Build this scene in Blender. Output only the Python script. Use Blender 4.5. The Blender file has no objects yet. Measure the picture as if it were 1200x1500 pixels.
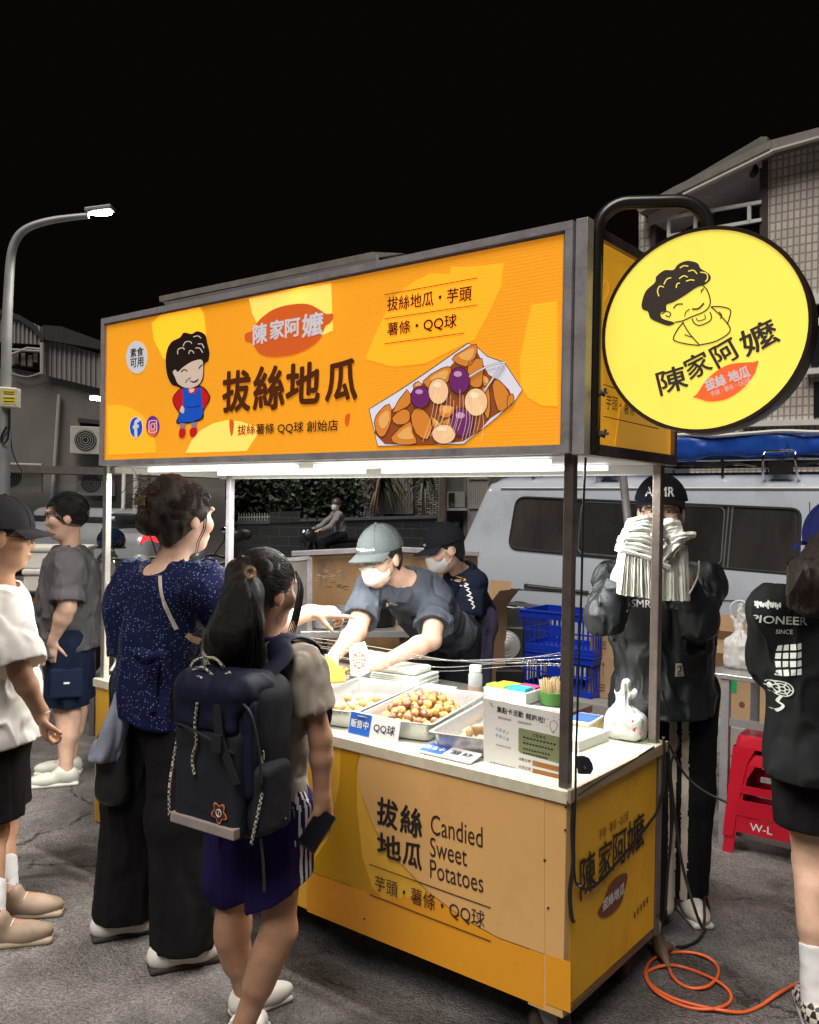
import bpy, bmesh, math, random
import numpy as np
from mathutils import Vector, Matrix

random.seed(7)
rng = np.random.default_rng(11)
C = bpy.context.scene.collection
scene = bpy.context.scene

# ------------------------------------------------------------------ camera, sky, light, exposure
H = 1.55                                    # eye height of the photographer
FOC, PITCH, ROLL = 1285.0, -0.0065, 0.017   # focal length in photo pixels (1200 x 1500)
cam_d = bpy.data.cameras.new('camera')
cam = bpy.data.objects.new('camera', cam_d)
C.objects.link(cam)
cam.location = (0, 0, H)
cam_d.sensor_fit = 'VERTICAL'
cam_d.sensor_height = 36.0
cam_d.lens = 36.0 * FOC / 1500.0
cam_d.clip_start = 0.05
cam_d.clip_end = 400
_cp, _sp = math.cos(PITCH), math.sin(PITCH)
_fwd = Vector((0, _cp, _sp)); _up0 = Vector((0, -_sp, _cp)); _rt0 = Vector((1, 0, 0))
_cr, _sr = math.cos(ROLL), math.sin(ROLL)
CAM_R = _rt0 * _cr + _up0 * _sr              # image right
CAM_U = _up0 * _cr - _rt0 * _sr              # image up
cam.rotation_euler = Matrix((CAM_R, CAM_U, -_fwd)).transposed().to_euler()
scene.camera = cam

world = bpy.data.worlds.new('World')
scene.world = world
world.use_nodes = True
wn = world.node_tree
bg = wn.nodes['Background']
skyt = wn.nodes.new('ShaderNodeTexSky')
skyt.sky_type = 'NISHITA'
skyt.sun_disc = False
skyt.sun_elevation = math.radians(-4)
skyt.sun_rotation = math.radians(200)
mixc = wn.nodes.new('ShaderNodeMix'); mixc.data_type = 'RGBA'
mixc.inputs[0].default_value = 0.93
mixc.inputs[7].default_value = (0.034, 0.0200, 0.018, 1)
wn.links.new(skyt.outputs[0], mixc.inputs[6])
wn.links.new(mixc.outputs[2], bg.inputs[0])
bg.inputs[1].default_value = 0.08

sun_d = bpy.data.lights.new('street_glow', 'SUN')
sun_d.energy = 3.3
sun_d.angle = math.radians(38)
sun_d.color = (1.0, 0.93, 0.85)
sun = bpy.data.objects.new('street_glow', sun_d)
C.objects.link(sun)
SUN_FROM = Vector((-0.24, -0.56, 1.0))
sun.rotation_euler = SUN_FROM.to_track_quat('Z', 'Y').to_euler()

scene.view_settings.view_transform = 'Standard'
scene.view_settings.look = 'None'
scene.view_settings.exposure = 0.0
scene.view_settings.gamma = 1.0
scene.render.engine = 'CYCLES'
cy = scene.cycles
cy.use_denoising = True
try:
    cy.denoiser = 'OPENIMAGEDENOISE'
except Exception:
    pass
cy.max_bounces = 6
cy.diffuse_bounces = 3
cy.glossy_bounces = 3
cy.transmission_bounces = 6
cy.transparent_max_bounces = 12
cy.caustics_reflective = False
cy.caustics_refractive = False
cy.sample_clamp_indirect = 4.0


def ray(px, py):
    """direction of the sight line through a photo pixel, scaled so that its world Y is 1"""
    u = (px - 600.0) / FOC
    v = -(py - 750.0) / FOC
    d = _fwd + CAM_R * u + CAM_U * v
    return d / d.y


def P(px, py, y):
    """point at distance y in front of the camera"""
    d = ray(px, py)
    return Vector((d.x * y, y, H + d.z * y))


def G(px, py, z=0.0):
    """point on the level z"""
    d = ray(px, py)
    t = (z - H) / d.z
    return Vector((d.x * t, d.y * t, z))


class Plane:
    """an upright or tilted flat face; gives the point of the face seen at a photo pixel"""
    def __init__(self, o, n):
        self.o = Vector(o); self.n = Vector(n).normalized()

    def __call__(self, px, py, lift=0.0):
        d = ray(px, py); c = Vector((0, 0, H))
        o = self.o + self.n * lift
        t = (o - c).dot(self.n) / d.dot(self.n)
        return c + d * t


# ------------------------------------------------------------------ materials
MATS = {}


def mat(name, col, rough=0.6, metal=0.0, var=0.12, vscale=6.0, bump=0.0, bscale=120.0, emis=0.0, ecol=None,
        coat=0.0, spec=0.5, trans=0.0, alpha=1.0, sheen=0.0, sss=0.0, stretch=(1, 1, 1), dirt=None, dscale=3.0, damt=0.5, rvar=0.0):
    if name in MATS:
        return MATS[name]
    m = bpy.data.materials.new(name)
    m.use_nodes = True
    nt = m.node_tree
    b = nt.nodes['Principled BSDF']
    col = (col[0], col[1], col[2], 1)
    b.inputs['Base Color'].default_value = col
    b.inputs['Roughness'].default_value = rough
    b.inputs['Metallic'].default_value = metal
    b.inputs['Specular IOR Level'].default_value = spec
    b.inputs['Coat Weight'].default_value = coat
    b.inputs['Transmission Weight'].default_value = trans
    b.inputs['Alpha'].default_value = alpha
    b.inputs['Sheen Weight'].default_value = sheen
    if sss:
        b.inputs['Subsurface Weight'].default_value = sss
        b.inputs['Subsurface Radius'].default_value = (0.012, 0.005, 0.003)
        b.inputs['Subsurface Scale'].default_value = 0.6
    tc = nt.nodes.new('ShaderNodeTexCoord')
    mp = nt.nodes.new('ShaderNodeMapping')
    mp.inputs['Scale'].default_value = stretch
    nt.links.new(tc.outputs['Object'], mp.inputs[0])
    src = None
    if var or dirt:
        n = nt.nodes.new('ShaderNodeTexNoise')
        n.inputs['Scale'].default_value = vscale
        n.inputs['Detail'].default_value = 6
        n.inputs['Roughness'].default_value = 0.6
        nt.links.new(mp.outputs[0], n.inputs[0])
        r = nt.nodes.new('ShaderNodeMapRange')
        r.inputs[1].default_value = 0.25; r.inputs[2].default_value = 0.75
        r.inputs[3].default_value = 1 - var; r.inputs[4].default_value = 1 + var
        nt.links.new(n.outputs[0], r.inputs[0])
        mx = nt.nodes.new('ShaderNodeMix'); mx.data_type = 'RGBA'; mx.blend_type = 'MULTIPLY'
        mx.inputs[0].default_value = 1.0
        mx.inputs[6].default_value = col
        nt.links.new(r.outputs[0], mx.inputs[7])
        src = mx.outputs[2]
        if rvar:
            rr = nt.nodes.new('ShaderNodeMapRange')
            rr.inputs[1].default_value = 0.3; rr.inputs[2].default_value = 0.7
            rr.inputs[3].default_value = max(0.02, rough - rvar); rr.inputs[4].default_value = min(1, rough + rvar)
            nt.links.new(n.outputs[0], rr.inputs[0])
            nt.links.new(rr.outputs[0], b.inputs['Roughness'])
        if dirt:
            n2 = nt.nodes.new('ShaderNodeTexNoise')
            n2.inputs['Scale'].default_value = dscale; n2.inputs['Detail'].default_value = 8
            n2.inputs['Roughness'].default_value = 0.7
            nt.links.new(mp.outputs[0], n2.inputs[0])
            cr = nt.nodes.new('ShaderNodeMapRange')
            cr.inputs[1].default_value = 0.52; cr.inputs[2].default_value = 0.72
            cr.inputs[3].default_value = 0; cr.inputs[4].default_value = damt
            nt.links.new(n2.outputs[0], cr.inputs[0])
            m2 = nt.nodes.new('ShaderNodeMix'); m2.data_type = 'RGBA'
            nt.links.new(cr.outputs[0], m2.inputs[0])
            nt.links.new(src, m2.inputs[6])
            m2.inputs[7].default_value = (dirt[0], dirt[1], dirt[2], 1)
            src = m2.outputs[2]
        nt.links.new(src, b.inputs['Base Color'])
    if bump:
        n3 = nt.nodes.new('ShaderNodeTexNoise')
        n3.inputs['Scale'].default_value = bscale; n3.inputs['Detail'].default_value = 4
        nt.links.new(mp.outputs[0], n3.inputs[0])
        bp = nt.nodes.new('ShaderNodeBump')
        bp.inputs['Strength'].default_value = bump; bp.inputs['Distance'].default_value = 0.01
        nt.links.new(n3.outputs[0], bp.inputs['Height'])
        nt.links.new(bp.outputs[0], b.inputs['Normal'])
    if emis:
        b.inputs['Emission Strength'].default_value = emis
        if ecol is None and src is not None:
            nt.links.new(src, b.inputs['Emission Color'])
        else:
            ec = ecol or col
            b.inputs['Emission Color'].default_value = (ec[0], ec[1], ec[2], 1)
    MATS[name] = m
    return m


def cloth(name, col, var=0.18, rough=0.85, sheen=0.0, weave=0.25, wscale=900.0, vscale=9.0):
    return mat(name, col, rough=rough, var=var, vscale=vscale, bump=weave, bscale=wscale, sheen=sheen, spec=0.12)


# ------------------------------------------------------------------ mesh builder
class MB:
    def __init__(self):
        self.v = []; self.f = []; self.mi = []; self.mats = []; self.cur = 0

    def use(self, m):
        if m not in self.mats:
            self.mats.append(m)
        self.cur = self.mats.index(m)
        return self

    def add(self, verts, faces):
        o = len(self.v)
        self.v.extend([tuple(x) for x in verts])
        for f in faces:
            self.f.append([i + o for i in f]); self.mi.append(self.cur)
        return self

    def box(self, lo, hi, fr=None):
        x0, y0, z0 = lo; x1, y1, z1 = hi
        vs = [(x0, y0, z0), (x1, y0, z0), (x1, y1, z0), (x0, y1, z0), (x0, y0, z1), (x1, y0, z1), (x1, y1, z1), (x0, y1, z1)]
        if fr is not None:
            vs = [fr @ Vector(v) for v in vs]
        return self.add(vs, [(0, 3, 2, 1), (4, 5, 6, 7), (0, 1, 5, 4), (1, 2, 6, 5), (2, 3, 7, 6), (3, 0, 4, 7)])

    def obox(self, a, b, w, h, up=(0, 0, 1)):
        """bar from a to b, w wide, h high"""
        a = Vector(a); b = Vector(b); d = (b - a).normalized()
        s = d.cross(Vector(up))
        if s.length < 1e-4:
            s = d.cross(Vector((0, 1, 0)))
        s.normalize(); u = s.cross(d)
        vs = []
        for p in (a, b):
            for i, j in ((-1, -1), (1, -1), (1, 1), (-1, 1)):
                vs.append(p + s * (i * w / 2) + u * (j * h / 2))
        return self.add(vs, [(3, 2, 1, 0), (4, 5, 6, 7), (0, 1, 5, 4), (1, 2, 6, 5), (2, 3, 7, 6), (3, 0, 4, 7)])

    def tube(self, pts, r, n=10, closed=False, cap=True, flat=1.0):
        pts = [Vector(p) for p in pts]
        N = len(pts)
        rs = r if isinstance(r, (list, tuple)) else [r] * N
        vs = []; fs = []
        prev = None
        for i, p in enumerate(pts):
            if closed:
                t = (pts[(i + 1) % N] - pts[i - 1])
            else:
                t = pts[min(i + 1, N - 1)] - pts[max(i - 1, 0)]
            if t.length < 1e-9:
                t = Vector((0, 0, 1))
            t.normalize()
            if prev is None:
                ref = Vector((0, 0, 1)) if abs(t.z) < 0.9 else Vector((1, 0, 0))
                s = t.cross(ref).normalized()
            else:
                s = (prev - t * prev.dot(t))
                s = s.normalized() if s.length > 1e-6 else t.orthogonal().normalized()
            prev = s
            u = t.cross(s)
            for k in range(n):
                a = 2 * math.pi * k / n
                vs.append(p + s * (math.cos(a) * rs[i]) + u * (math.sin(a) * rs[i] * flat))
        M = N if closed else N - 1
        for i in range(M):
            for k in range(n):
                a = i * n + k; b = i * n + (k + 1) % n
                c = ((i + 1) % N) * n + (k + 1) % n; d = ((i + 1) % N) * n + k
                fs.append((a, b, c, d))
        if cap and not closed:
            fs.append(tuple(range(n - 1, -1, -1)))
            fs.append(tuple((N - 1) * n + k for k in range(n)))
        return self.add(vs, fs)

    def lathe(self, prof, o=(0, 0, 0), n=24, axis=(0, 0, 1)):
        """prof: list of (radius, height) along axis from o"""
        o = Vector(o); ax = Vector(axis).normalized()
        s = ax.orthogonal().normalized(); u = ax.cross(s)
        vs = []; fs = []
        for r, h in prof:
            for k in range(n):
                a = 2 * math.pi * k / n
                vs.append(o + ax * h + (s * math.cos(a) + u * math.sin(a)) * r)
        for i in range(len(prof) - 1):
            for k in range(n):
                fs.append((i * n + k, i * n + (k + 1) % n, (i + 1) * n + (k + 1) % n, (i + 1) * n + k))
        fs.append(tuple(range(n - 1, -1, -1)))
        L = (len(prof) - 1) * n
        fs.append(tuple(L + k for k in range(n)))
        return self.add(vs, fs)

    def prism(self, pts, d):
        """closed outline (3-D points on one plane), pushed by the vector d"""
        pts = [Vector(p) for p in pts]; d = Vector(d); n = len(pts)
        nr = Vector((0, 0, 0))
        for i in range(n):
            nr += pts[i].cross(pts[(i + 1) % n])
        if nr.dot(d) < 0:
            pts = pts[::-1]
        vs = pts + [p + d for p in pts]
        fs = [tuple(range(n - 1, -1, -1)), tuple(range(n, 2 * n))]
        fs += [(i, (i + 1) % n, n + (i + 1) % n, n + i) for i in range(n)]
        return self.add(vs, fs)

    def ball(self, c, r, seg=16, rings=10, fr=None):
        c = Vector(c)
        if not isinstance(r, (tuple, list)):
            r = (r, r, r)
        vs = []; fs = []
        for i in range(rings + 1):
            t = math.pi * i / rings
            for k in range(seg):
                a = 2 * math.pi * k / seg
                q = Vector((r[0] * math.sin(t) * math.cos(a), r[1] * math.sin(t) * math.sin(a), r[2] * math.cos(t)))
                vs.append(c + (fr @ q if fr is not None else q))
        for i in range(rings):
            for k in range(seg):
                fs.append((i * seg + k, (i + 1) * seg + k, (i + 1) * seg + (k + 1) % seg, i * seg + (k + 1) % seg))
        return self.add(vs, fs)

    def grid(self, rows, wrap=False):
        """rows of points joined as a sheet"""
        n = len(rows[0]); vs = [p for r in rows for p in r]; fs = []
        for i in range(len(rows) - 1):
            for k in range(n if wrap else n - 1):
                fs.append((i * n + k, i * n + (k + 1) % n, (i + 1) * n + (k + 1) % n, (i + 1) * n + k))
        return self.add(vs, fs)

    def build(self, name, parent=None, m=None, smooth=False, bevel=0.0, seg=2, label=None, local=False, solid=0.0):
        me = bpy.data.meshes.new(name)
        vs = self.v
        if parent is not None and not local:
            inv = parent.matrix_basis.inverted()
            p = parent.parent
            while p is not None:
                inv = inv @ p.matrix_basis.inverted() if False else inv
                p = p.parent
            inv = wmat(parent).inverted()
            vs = [inv @ Vector(v) for v in vs]
        me.from_pydata([tuple(v) for v in vs], [], self.f)
        mats = self.mats if self.mats else [m]
        for x in mats:
            me.materials.append(x)
        if len(mats) > 1:
            me.polygons.foreach_set('material_index', self.mi)
        if bevel:
            bm = bmesh.new(); bm.from_mesh(me)
            bmesh.ops.remove_doubles(bm, verts=bm.verts, dist=1e-6)
            es = [e for e in bm.edges if len(e.link_faces) == 2 and e.calc_face_angle(0) > 0.5]
            bmesh.ops.bevel(bm, geom=es, offset=bevel, segments=seg, affect='EDGES', profile=0.5, clamp_overlap=True)
            bm.to_mesh(me); bm.free()
        if smooth:
            me.polygons.foreach_set('use_smooth', [True] * len(me.polygons))
            try:
                me.set_sharp_from_angle(angle=math.radians(48 if smooth is True else smooth))
            except Exception:
                pass
        me.update()
        return link(name, me, parent, label)


def wmat(o):
    m = o.matrix_basis.copy()
    while o.parent is not None:
        o = o.parent
        m = o.matrix_basis @ m
    return m


def link(name, me, parent=None, label=None):
    o = bpy.data.objects.new(name, me)
    C.objects.link(o)
    if parent is not None:
        o.parent = parent
    if label:
        o['label'] = label
    return o


def thing(name, label, cat, loc=(0, 0, 0), rotz=0.0, group=None, rot=None):
    o = bpy.data.objects.new(name, None)
    C.objects.link(o)
    o.empty_display_size = 0.1
    o.location = loc
    o.rotation_euler = rot if rot is not None else (0, 0, rotz)
    bpy.context.view_layer.update()
    return tag(o, label, cat, group)


def tag(o, label=None, cat=None, group=None, kind=None):
    if label: o['label'] = label
    if cat: o['category'] = cat
    if group: o['group'] = group
    if kind: o['kind'] = kind
    return o


def copy_tree(o, parent=None):
    c = o.copy(); C.objects.link(c)
    c.parent = parent
    for ch in list(o.children):
        copy_tree(ch, c)
    return c


def spline(pts, n=8, closed=False):
    """Catmull-Rom through the points"""
    pts = [Vector(p) for p in pts]; N = len(pts); out = []
    rng_ = range(N) if closed else range(N - 1)
    for i in rng_:
        if closed:
            p0, p1, p2, p3 = pts[(i - 1) % N], pts[i], pts[(i + 1) % N], pts[(i + 2) % N]
        else:
            p0, p1, p2, p3 = pts[max(i - 1, 0)], pts[i], pts[i + 1], pts[min(i + 2, N - 1)]
        for k in range(n):
            t = k / n
            out.append(0.5 * ((2 * p1) + (p2 - p0) * t + (2 * p0 - 5 * p1 + 4 * p2 - p3) * t * t + (3 * p1 - p0 - 3 * p2 + p3) * t ** 3))
    if not closed:
        out.append(pts[-1])
    return out


# ------------------------------------------------------------------ flat artwork on a face
def art_poly(mb, plane, pts, m, lift, smooth=0, t=0.0006, zmax=None):
    q = [Vector((p[0], p[1], 0)) for p in pts]
    if smooth:
        q = spline(q, smooth, True)
    w = [plane(p.x, p.y, lift) for p in q]
    if zmax is not None:
        for p in w:
            p.z = min(p.z, zmax)
    mb.use(m).prism(w, plane.n * t)


def art_stroke(mb, plane, pts, width, m, lift, smooth=0, t=0.0006, closed=False, taper=False):
    q = [Vector((p[0], p[1], 0)) for p in pts]
    if smooth:
        q = spline(q, smooth, closed)
    N = len(q)
    L = []; R = []
    for i, p in enumerate(q):
        if closed:
            d = q[(i + 1) % N] - q[i - 1]
        else:
            d = q[min(i + 1, N - 1)] - q[max(i - 1, 0)]
        d.normalize()
        w = width / 2
        if taper:
            w *= 0.35 + 0.65 * math.sin(math.pi * (0.1 + 0.8 * i / max(1, N - 1)))
        nrm = Vector((-d.y, d.x, 0)) * w
        L.append(p + nrm); R.append(p - nrm)
    lo = [plane(p.x, p.y, lift) for p in L] ; ro = [plane(p.x, p.y, lift) for p in R]
    hi = [p + plane.n * t for p in lo]; rh = [p + plane.n * t for p in ro]
    vs = []; fs = []
    for i in range(N):
        vs += [lo[i], ro[i], rh[i], hi[i]]
    for i in range(N if closed else N - 1):
        a = i * 4; b = ((i + 1) % N) * 4
        for k in range(4):
            fs.append((a + k, a + (k + 1) % 4, b + (k + 1) % 4, b + k))
    if not closed:
        fs.append((3, 2, 1, 0)); e = (N - 1) * 4
        fs.append((e, e + 1, e + 2, e + 3))
    mb.use(m).add(vs, fs)


_fontcache = {}


def glyphs(body, bold=0.0, shear=0.0):
    key = (body, bold, shear)
    if key not in _fontcache:
        c = bpy.data.curves.new('lettering', 'FONT')
        c.body = body
        c.offset = bold
        c.shear = shear
        c.resolution_u = 3
        c.fill_mode = 'FRONT'
        o = bpy.data.objects.new('lettering', c)
        C.objects.link(o)
        bpy.context.view_layer.update()
        me = bpy.data.meshes.new_from_object(o.evaluated_get(bpy.context.evaluated_depsgraph_get()))
        vs = [v.co.copy() for v in me.vertices]; fs = [list(p.vertices) for p in me.polygons]
        bpy.data.objects.remove(o); bpy.data.curves.remove(c); bpy.data.meshes.remove(me)
        _fontcache[key] = (vs, fs)
    return _fontcache[key]


def text3(mb, body, a, b, height, up, nrm, m, bold=0.0, shear=0.0, jitter=0.0):
    """letters filling the strip from a to b (mid-height ends), `height` high, lying on the face with normal nrm"""
    a = Vector(a); b = Vector(b); X = b - a; up = Vector(up).normalized()
    chars = [body] if not jitter else list(body)
    vs, fs = glyphs(body, 0.0, shear)
    if not vs:
        return
    x0 = min(v.x for v in vs); x1 = max(v.x for v in vs); y0 = min(v.y for v in vs); y1 = max(v.y for v in vs)
    out = []
    for v in vs:
        s = (v.x - x0) / max(1e-6, x1 - x0); t = (v.y - y0) / max(1e-6, y1 - y0) - 0.5
        if jitter:
            t += jitter * math.sin(9.0 * s + 4 * t)
        out.append(a + X * s + up * (t * height))
    nr = Vector(nrm)
    flip = bool(fs) and (lambda p: (out[p[1]] - out[p[0]]).cross(out[p[2]] - out[p[0]]))(fs[0]).dot(nr) < 0
    fs = [f[::-1] for f in fs] if flip else fs
    mb.use(m).add(out, fs)
    if bold:                                   # heavier pen: the same strokes laid beside each other
        rr = bold * height * 1.0; xd = X.normalized()
        for k in range(8):
            a_ = math.pi * k / 4
            o_ = xd * (rr * math.cos(a_)) + up * (rr * math.sin(a_)) + nr * (0.00004 * (k + 1))
            mb.add([p + o_ for p in out], fs)


def ptext(mb, plane, body, pl, pr, hpx, m, lift=0.003, bold=0.0, shear=0.0, jitter=0.0):
    a = plane(pl[0], pl[1], lift); b = plane(pr[0], pr[1], lift)
    mid = (a + b) / 2
    up = plane.n.cross((b - a)).normalized()
    if up.z < 0 and abs(plane.n.z) < 0.9:
        up = -up
    cx, cy = (pl[0] + pr[0]) / 2, (pl[1] + pr[1]) / 2
    h = (plane(cx, cy - hpx / 2, lift) - plane(cx, cy + hpx / 2, lift)).length
    text3(mb, body, a, b, h, up, plane.n, m, bold, shear, jitter)


# ------------------------------------------------------------------ soft solids (people, clothes, bags): signed distance field -> one skin
def vnoise(p, seed=0):
    """smooth value noise of an (N,3) array, -1..1"""
    i = np.floor(p).astype(np.int64); f = p - i
    f = f * f * (3 - 2 * f)
    def hsh(a, b, c):
        h = (a * 374761393 + b * 668265263 + c * 2147483647 + seed * 1274126177) & 0xFFFFFFFF
        h = ((h ^ (h >> 13)) * 1274126177) & 0xFFFFFFFF
        return ((h ^ (h >> 16)) & 0xFFFF).astype(np.float32) / 32767.5 - 1.0
    r = 0
    for dx in (0, 1):
        wx = f[:, 0] if dx else 1 - f[:, 0]
        for dy in (0, 1):
            wy = f[:, 1] if dy else 1 - f[:, 1]
            for dz in (0, 1):
                wz = f[:, 2] if dz else 1 - f[:, 2]
                r = r + wx * wy * wz * hsh(i[:, 0] + dx, i[:, 1] + dy, i[:, 2] + dz)
    return r


def A3(v):
    return np.array((v[0], v[1], v[2]), dtype=np.float32)


class Solid:
    """smooth union of tapered capsules and ellipsoids"""
    def __init__(self, k=0.02):
        self.p = []; self.k = k; self.cuts = []

    def cap(self, a, b, ra, rb=None, k=None):
        self.p.append(('c', A3(a), A3(b), float(ra), float(ra if rb is None else rb), self.k if k is None else k)); return self

    def chain(self, pts, rs, k=None):
        for i in range(len(pts) - 1):
            self.cap(pts[i], pts[i + 1], rs[i], rs[i + 1], k)
        return self

    def ell(self, c, r, fr=None, k=None):
        """fr: 3x3 rows = local axes"""
        R = np.eye(3, dtype=np.float32) if fr is None else np.array([[x[0], x[1], x[2]] for x in fr], dtype=np.float32)
        self.p.append(('e', A3(c), np.array(r, dtype=np.float32), R, 0, self.k if k is None else k)); return self

    def rbox(self, c, h, rad, fr=None, k=None):
        R = np.eye(3, dtype=np.float32) if fr is None else np.array([[x[0], x[1], x[2]] for x in fr], dtype=np.float32)
        self.p.append(('b', A3(c), np.array(h, dtype=np.float32), R, float(rad), self.k if k is None else k)); return self

    def cut(self, o, n):
        """drop everything on the side n points to"""
        self.cuts.append((A3(o), A3(Vector(n).normalized()))); return self

    def grow(self, d):
        s = Solid(self.k); s.cuts = list(self.cuts)
        for q in self.p:
            if q[0] == 'c': s.p.append(('c', q[1], q[2], q[3] + d, q[4] + d, q[5]))
            elif q[0] == 'e': s.p.append(('e', q[1], q[2] + d, q[3], 0, q[5]))
            else: s.p.append(('b', q[1], q[2] + d, q[3], q[4] + d, q[5]))
        return s

    def bounds(self, q):
        if q[0] == 'c':
            r = max(q[3], q[4]); return np.minimum(q[1], q[2]) - r, np.maximum(q[1], q[2]) + r
        r = float(np.linalg.norm(q[2])) if q[0] == 'b' else float(np.max(q[2]))
        return q[1] - r, q[1] + r

    def dist(self, q, X):
        if q[0] == 'c':
            _, a, b, ra, rb, _k = q
            ba = b - a; L = float(ba @ ba) + 1e-12
            t = np.clip(((X - a) @ ba) / L, 0, 1)
            d = X - a - t[:, None] * ba
            return np.sqrt((d * d).sum(1)) - (ra + (rb - ra) * t)
        Y = (X - q[1]) @ q[3].T
        if q[0] == 'e':
            k0 = np.sqrt(((Y / q[2]) ** 2).sum(1)); k1 = np.sqrt(((Y / (q[2] ** 2)) ** 2).sum(1)) + 1e-9
            return k0 * (k0 - 1) / k1
        Z = np.abs(Y) - (q[2] - q[4])
        return np.sqrt((np.maximum(Z, 0) ** 2).sum(1)) + np.minimum(Z.max(1), 0) - q[4]

    def mesh(self, vox, shell=0.0, disp=None, extra=None, minus=None, pad=0.03):
        lo = np.min([self.bounds(q)[0] for q in self.p], axis=0) - pad
        hi = np.max([self.bounds(q)[1] for q in self.p], axis=0) + pad
        n = np.ceil((hi - lo) / vox).astype(int) + 1
        ax = [lo[i] + vox * np.arange(n[i], dtype=np.float32) for i in range(3)]
        F = np.full(tuple(n), 0.25, dtype=np.float32)
        for q in self.p:
            k = q[5]; m = max(0.05, 2 * k) + 2 * vox
            bl, bh = self.bounds(q)
            i0 = np.maximum(np.floor((bl - m - lo) / vox).astype(int), 0)
            i1 = np.minimum(np.ceil((bh + m - lo) / vox).astype(int) + 1, n)
            if np.any(i1 <= i0): continue
            g = np.stack(np.meshgrid(*[ax[i][i0[i]:i1[i]] for i in range(3)], indexing='ij'), -1).reshape(-1, 3)
            d = self.dist(q, g)
            sl = tuple(slice(i0[i], i1[i]) for i in range(3))
            f = F[sl].reshape(-1)
            if k > 0:
                h = np.maximum(k - np.abs(f - d), 0) / k
                f = np.minimum(f, d) - h * h * k * 0.25
            else:
                f = np.minimum(f, d)
            F[sl] = f.reshape(F[sl].shape)
        near = np.abs(F) < 0.12
        g = None
        if disp is not None or extra is not None or minus is not None or self.cuts:
            idx = np.argwhere(near)
            X = (lo + vox * idx).astype(np.float32)
            f = F[near]
            if disp is not None:
                f = f + disp(X)
            if shell:
                f = np.maximum(f, -(f + shell))
            for o, nn in self.cuts:
                f = np.maximum(f, (X - o) @ nn)
            if extra is not None:
                f = extra(X, f)
            if minus is not None:
                mf = np.full(len(X), 1.0, dtype=np.float32)
                for q in minus.p:
                    mf = np.minimum(mf, minus.dist(q, X))
                f = np.maximum(f, -mf)
            F[near] = f
            # cuts also in the deep interior
            deep = (~near) & (F < 0)
            if deep.any():
                if shell:
                    F[deep] = 0.05
                elif self.cuts:
                    idx = np.argwhere(deep); X = (lo + vox * idx).astype(np.float32); f = F[deep]
                    for o, nn in self.cuts:
                        f = np.maximum(f, (X - o) @ nn)
                    F[deep] = f
        return surface_nets(F, lo, vox)


def surface_nets(F, lo, vox):
    S = F < 0
    F = F + 1e-7
    n = F.shape
    c = [F[i:n[0] - 1 + i, j:n[1] - 1 + j, k:n[2] - 1 + k] for i in (0, 1) for j in (0, 1) for k in (0, 1)]
    s = [x < 0 for x in c]
    cnt = sum(x.astype(np.int8) for x in s)
    act = (cnt > 0) & (cnt < 8)
    ids = np.full(act.shape, -1, dtype=np.int64)
    cells = np.argwhere(act)
    ids[act] = np.arange(len(cells))
    off = np.array([(i, j, k) for i in (0, 1) for j in (0, 1) for k in (0, 1)], dtype=np.float32)
    acc = np.zeros((len(cells), 3), dtype=np.float32); num = np.zeros(len(cells), dtype=np.float32)
    vals = [x[act] for x in c]
    for a in range(8):
        for b in range(a + 1, 8):
            if np.abs(off[a] - off[b]).sum() != 1: continue
            fa, fb = vals[a], vals[b]
            m = (fa < 0) != (fb < 0)
            t = np.where(m, fa / np.where(m, fa - fb, 1), 0)
            acc += np.where(m[:, None], off[a] + t[:, None] * (off[b] - off[a]), 0); num += m
    V = lo + vox * (cells + acc / num[:, None])
    faces = []
    inner = [slice(1, -1)] * 3
    for axis in range(3):
        o1, o2 = [(1, 2), (2, 0), (0, 1)][axis]
        sl0 = [slice(None)] * 3; sl1 = [slice(None)] * 3
        sl0[axis] = slice(0, -1); sl1[axis] = slice(1, None)
        a = S[tuple(sl0)]; b = S[tuple(sl1)]
        ch = np.argwhere(a != b)
        ch = ch[(ch[:, o1] > 0) & (ch[:, o2] > 0) & (ch[:, o1] < n[o1] - 1) & (ch[:, o2] < n[o2] - 1)]
        if len(ch) == 0: continue
        ins = a[tuple(ch.T)]
        e1 = np.zeros(3, int); e1[o1] = 1
        e2 = np.zeros(3, int); e2[o2] = 1
        q = [ids[tuple((ch - d).T)] for d in (e1 + e2, e2, 0 * e1, e1)]
        q = np.stack(q, 1)
        q[~ins] = q[~ins][:, ::-1]
        faces.append(q)
    Fq = np.concatenate(faces)
    Fq = Fq[(Fq >= 0).all(1)]
    return V, Fq


def relax(V, Fq, it=2, lam=0.5):
    e = np.concatenate([Fq[:, [0, 1]], Fq[:, [1, 2]], Fq[:, [2, 3]], Fq[:, [3, 0]]])
    e = np.concatenate([e, e[:, ::-1]])
    deg = np.bincount(e[:, 0], minlength=len(V)).astype(np.float32)[:, None] + 1e-9
    for _ in range(it):
        s = np.stack([np.bincount(e[:, 0], weights=V[e[:, 1], i], minlength=len(V)) for i in range(3)], 1)
        V = V + lam * (s / deg - V)
    return V


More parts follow.
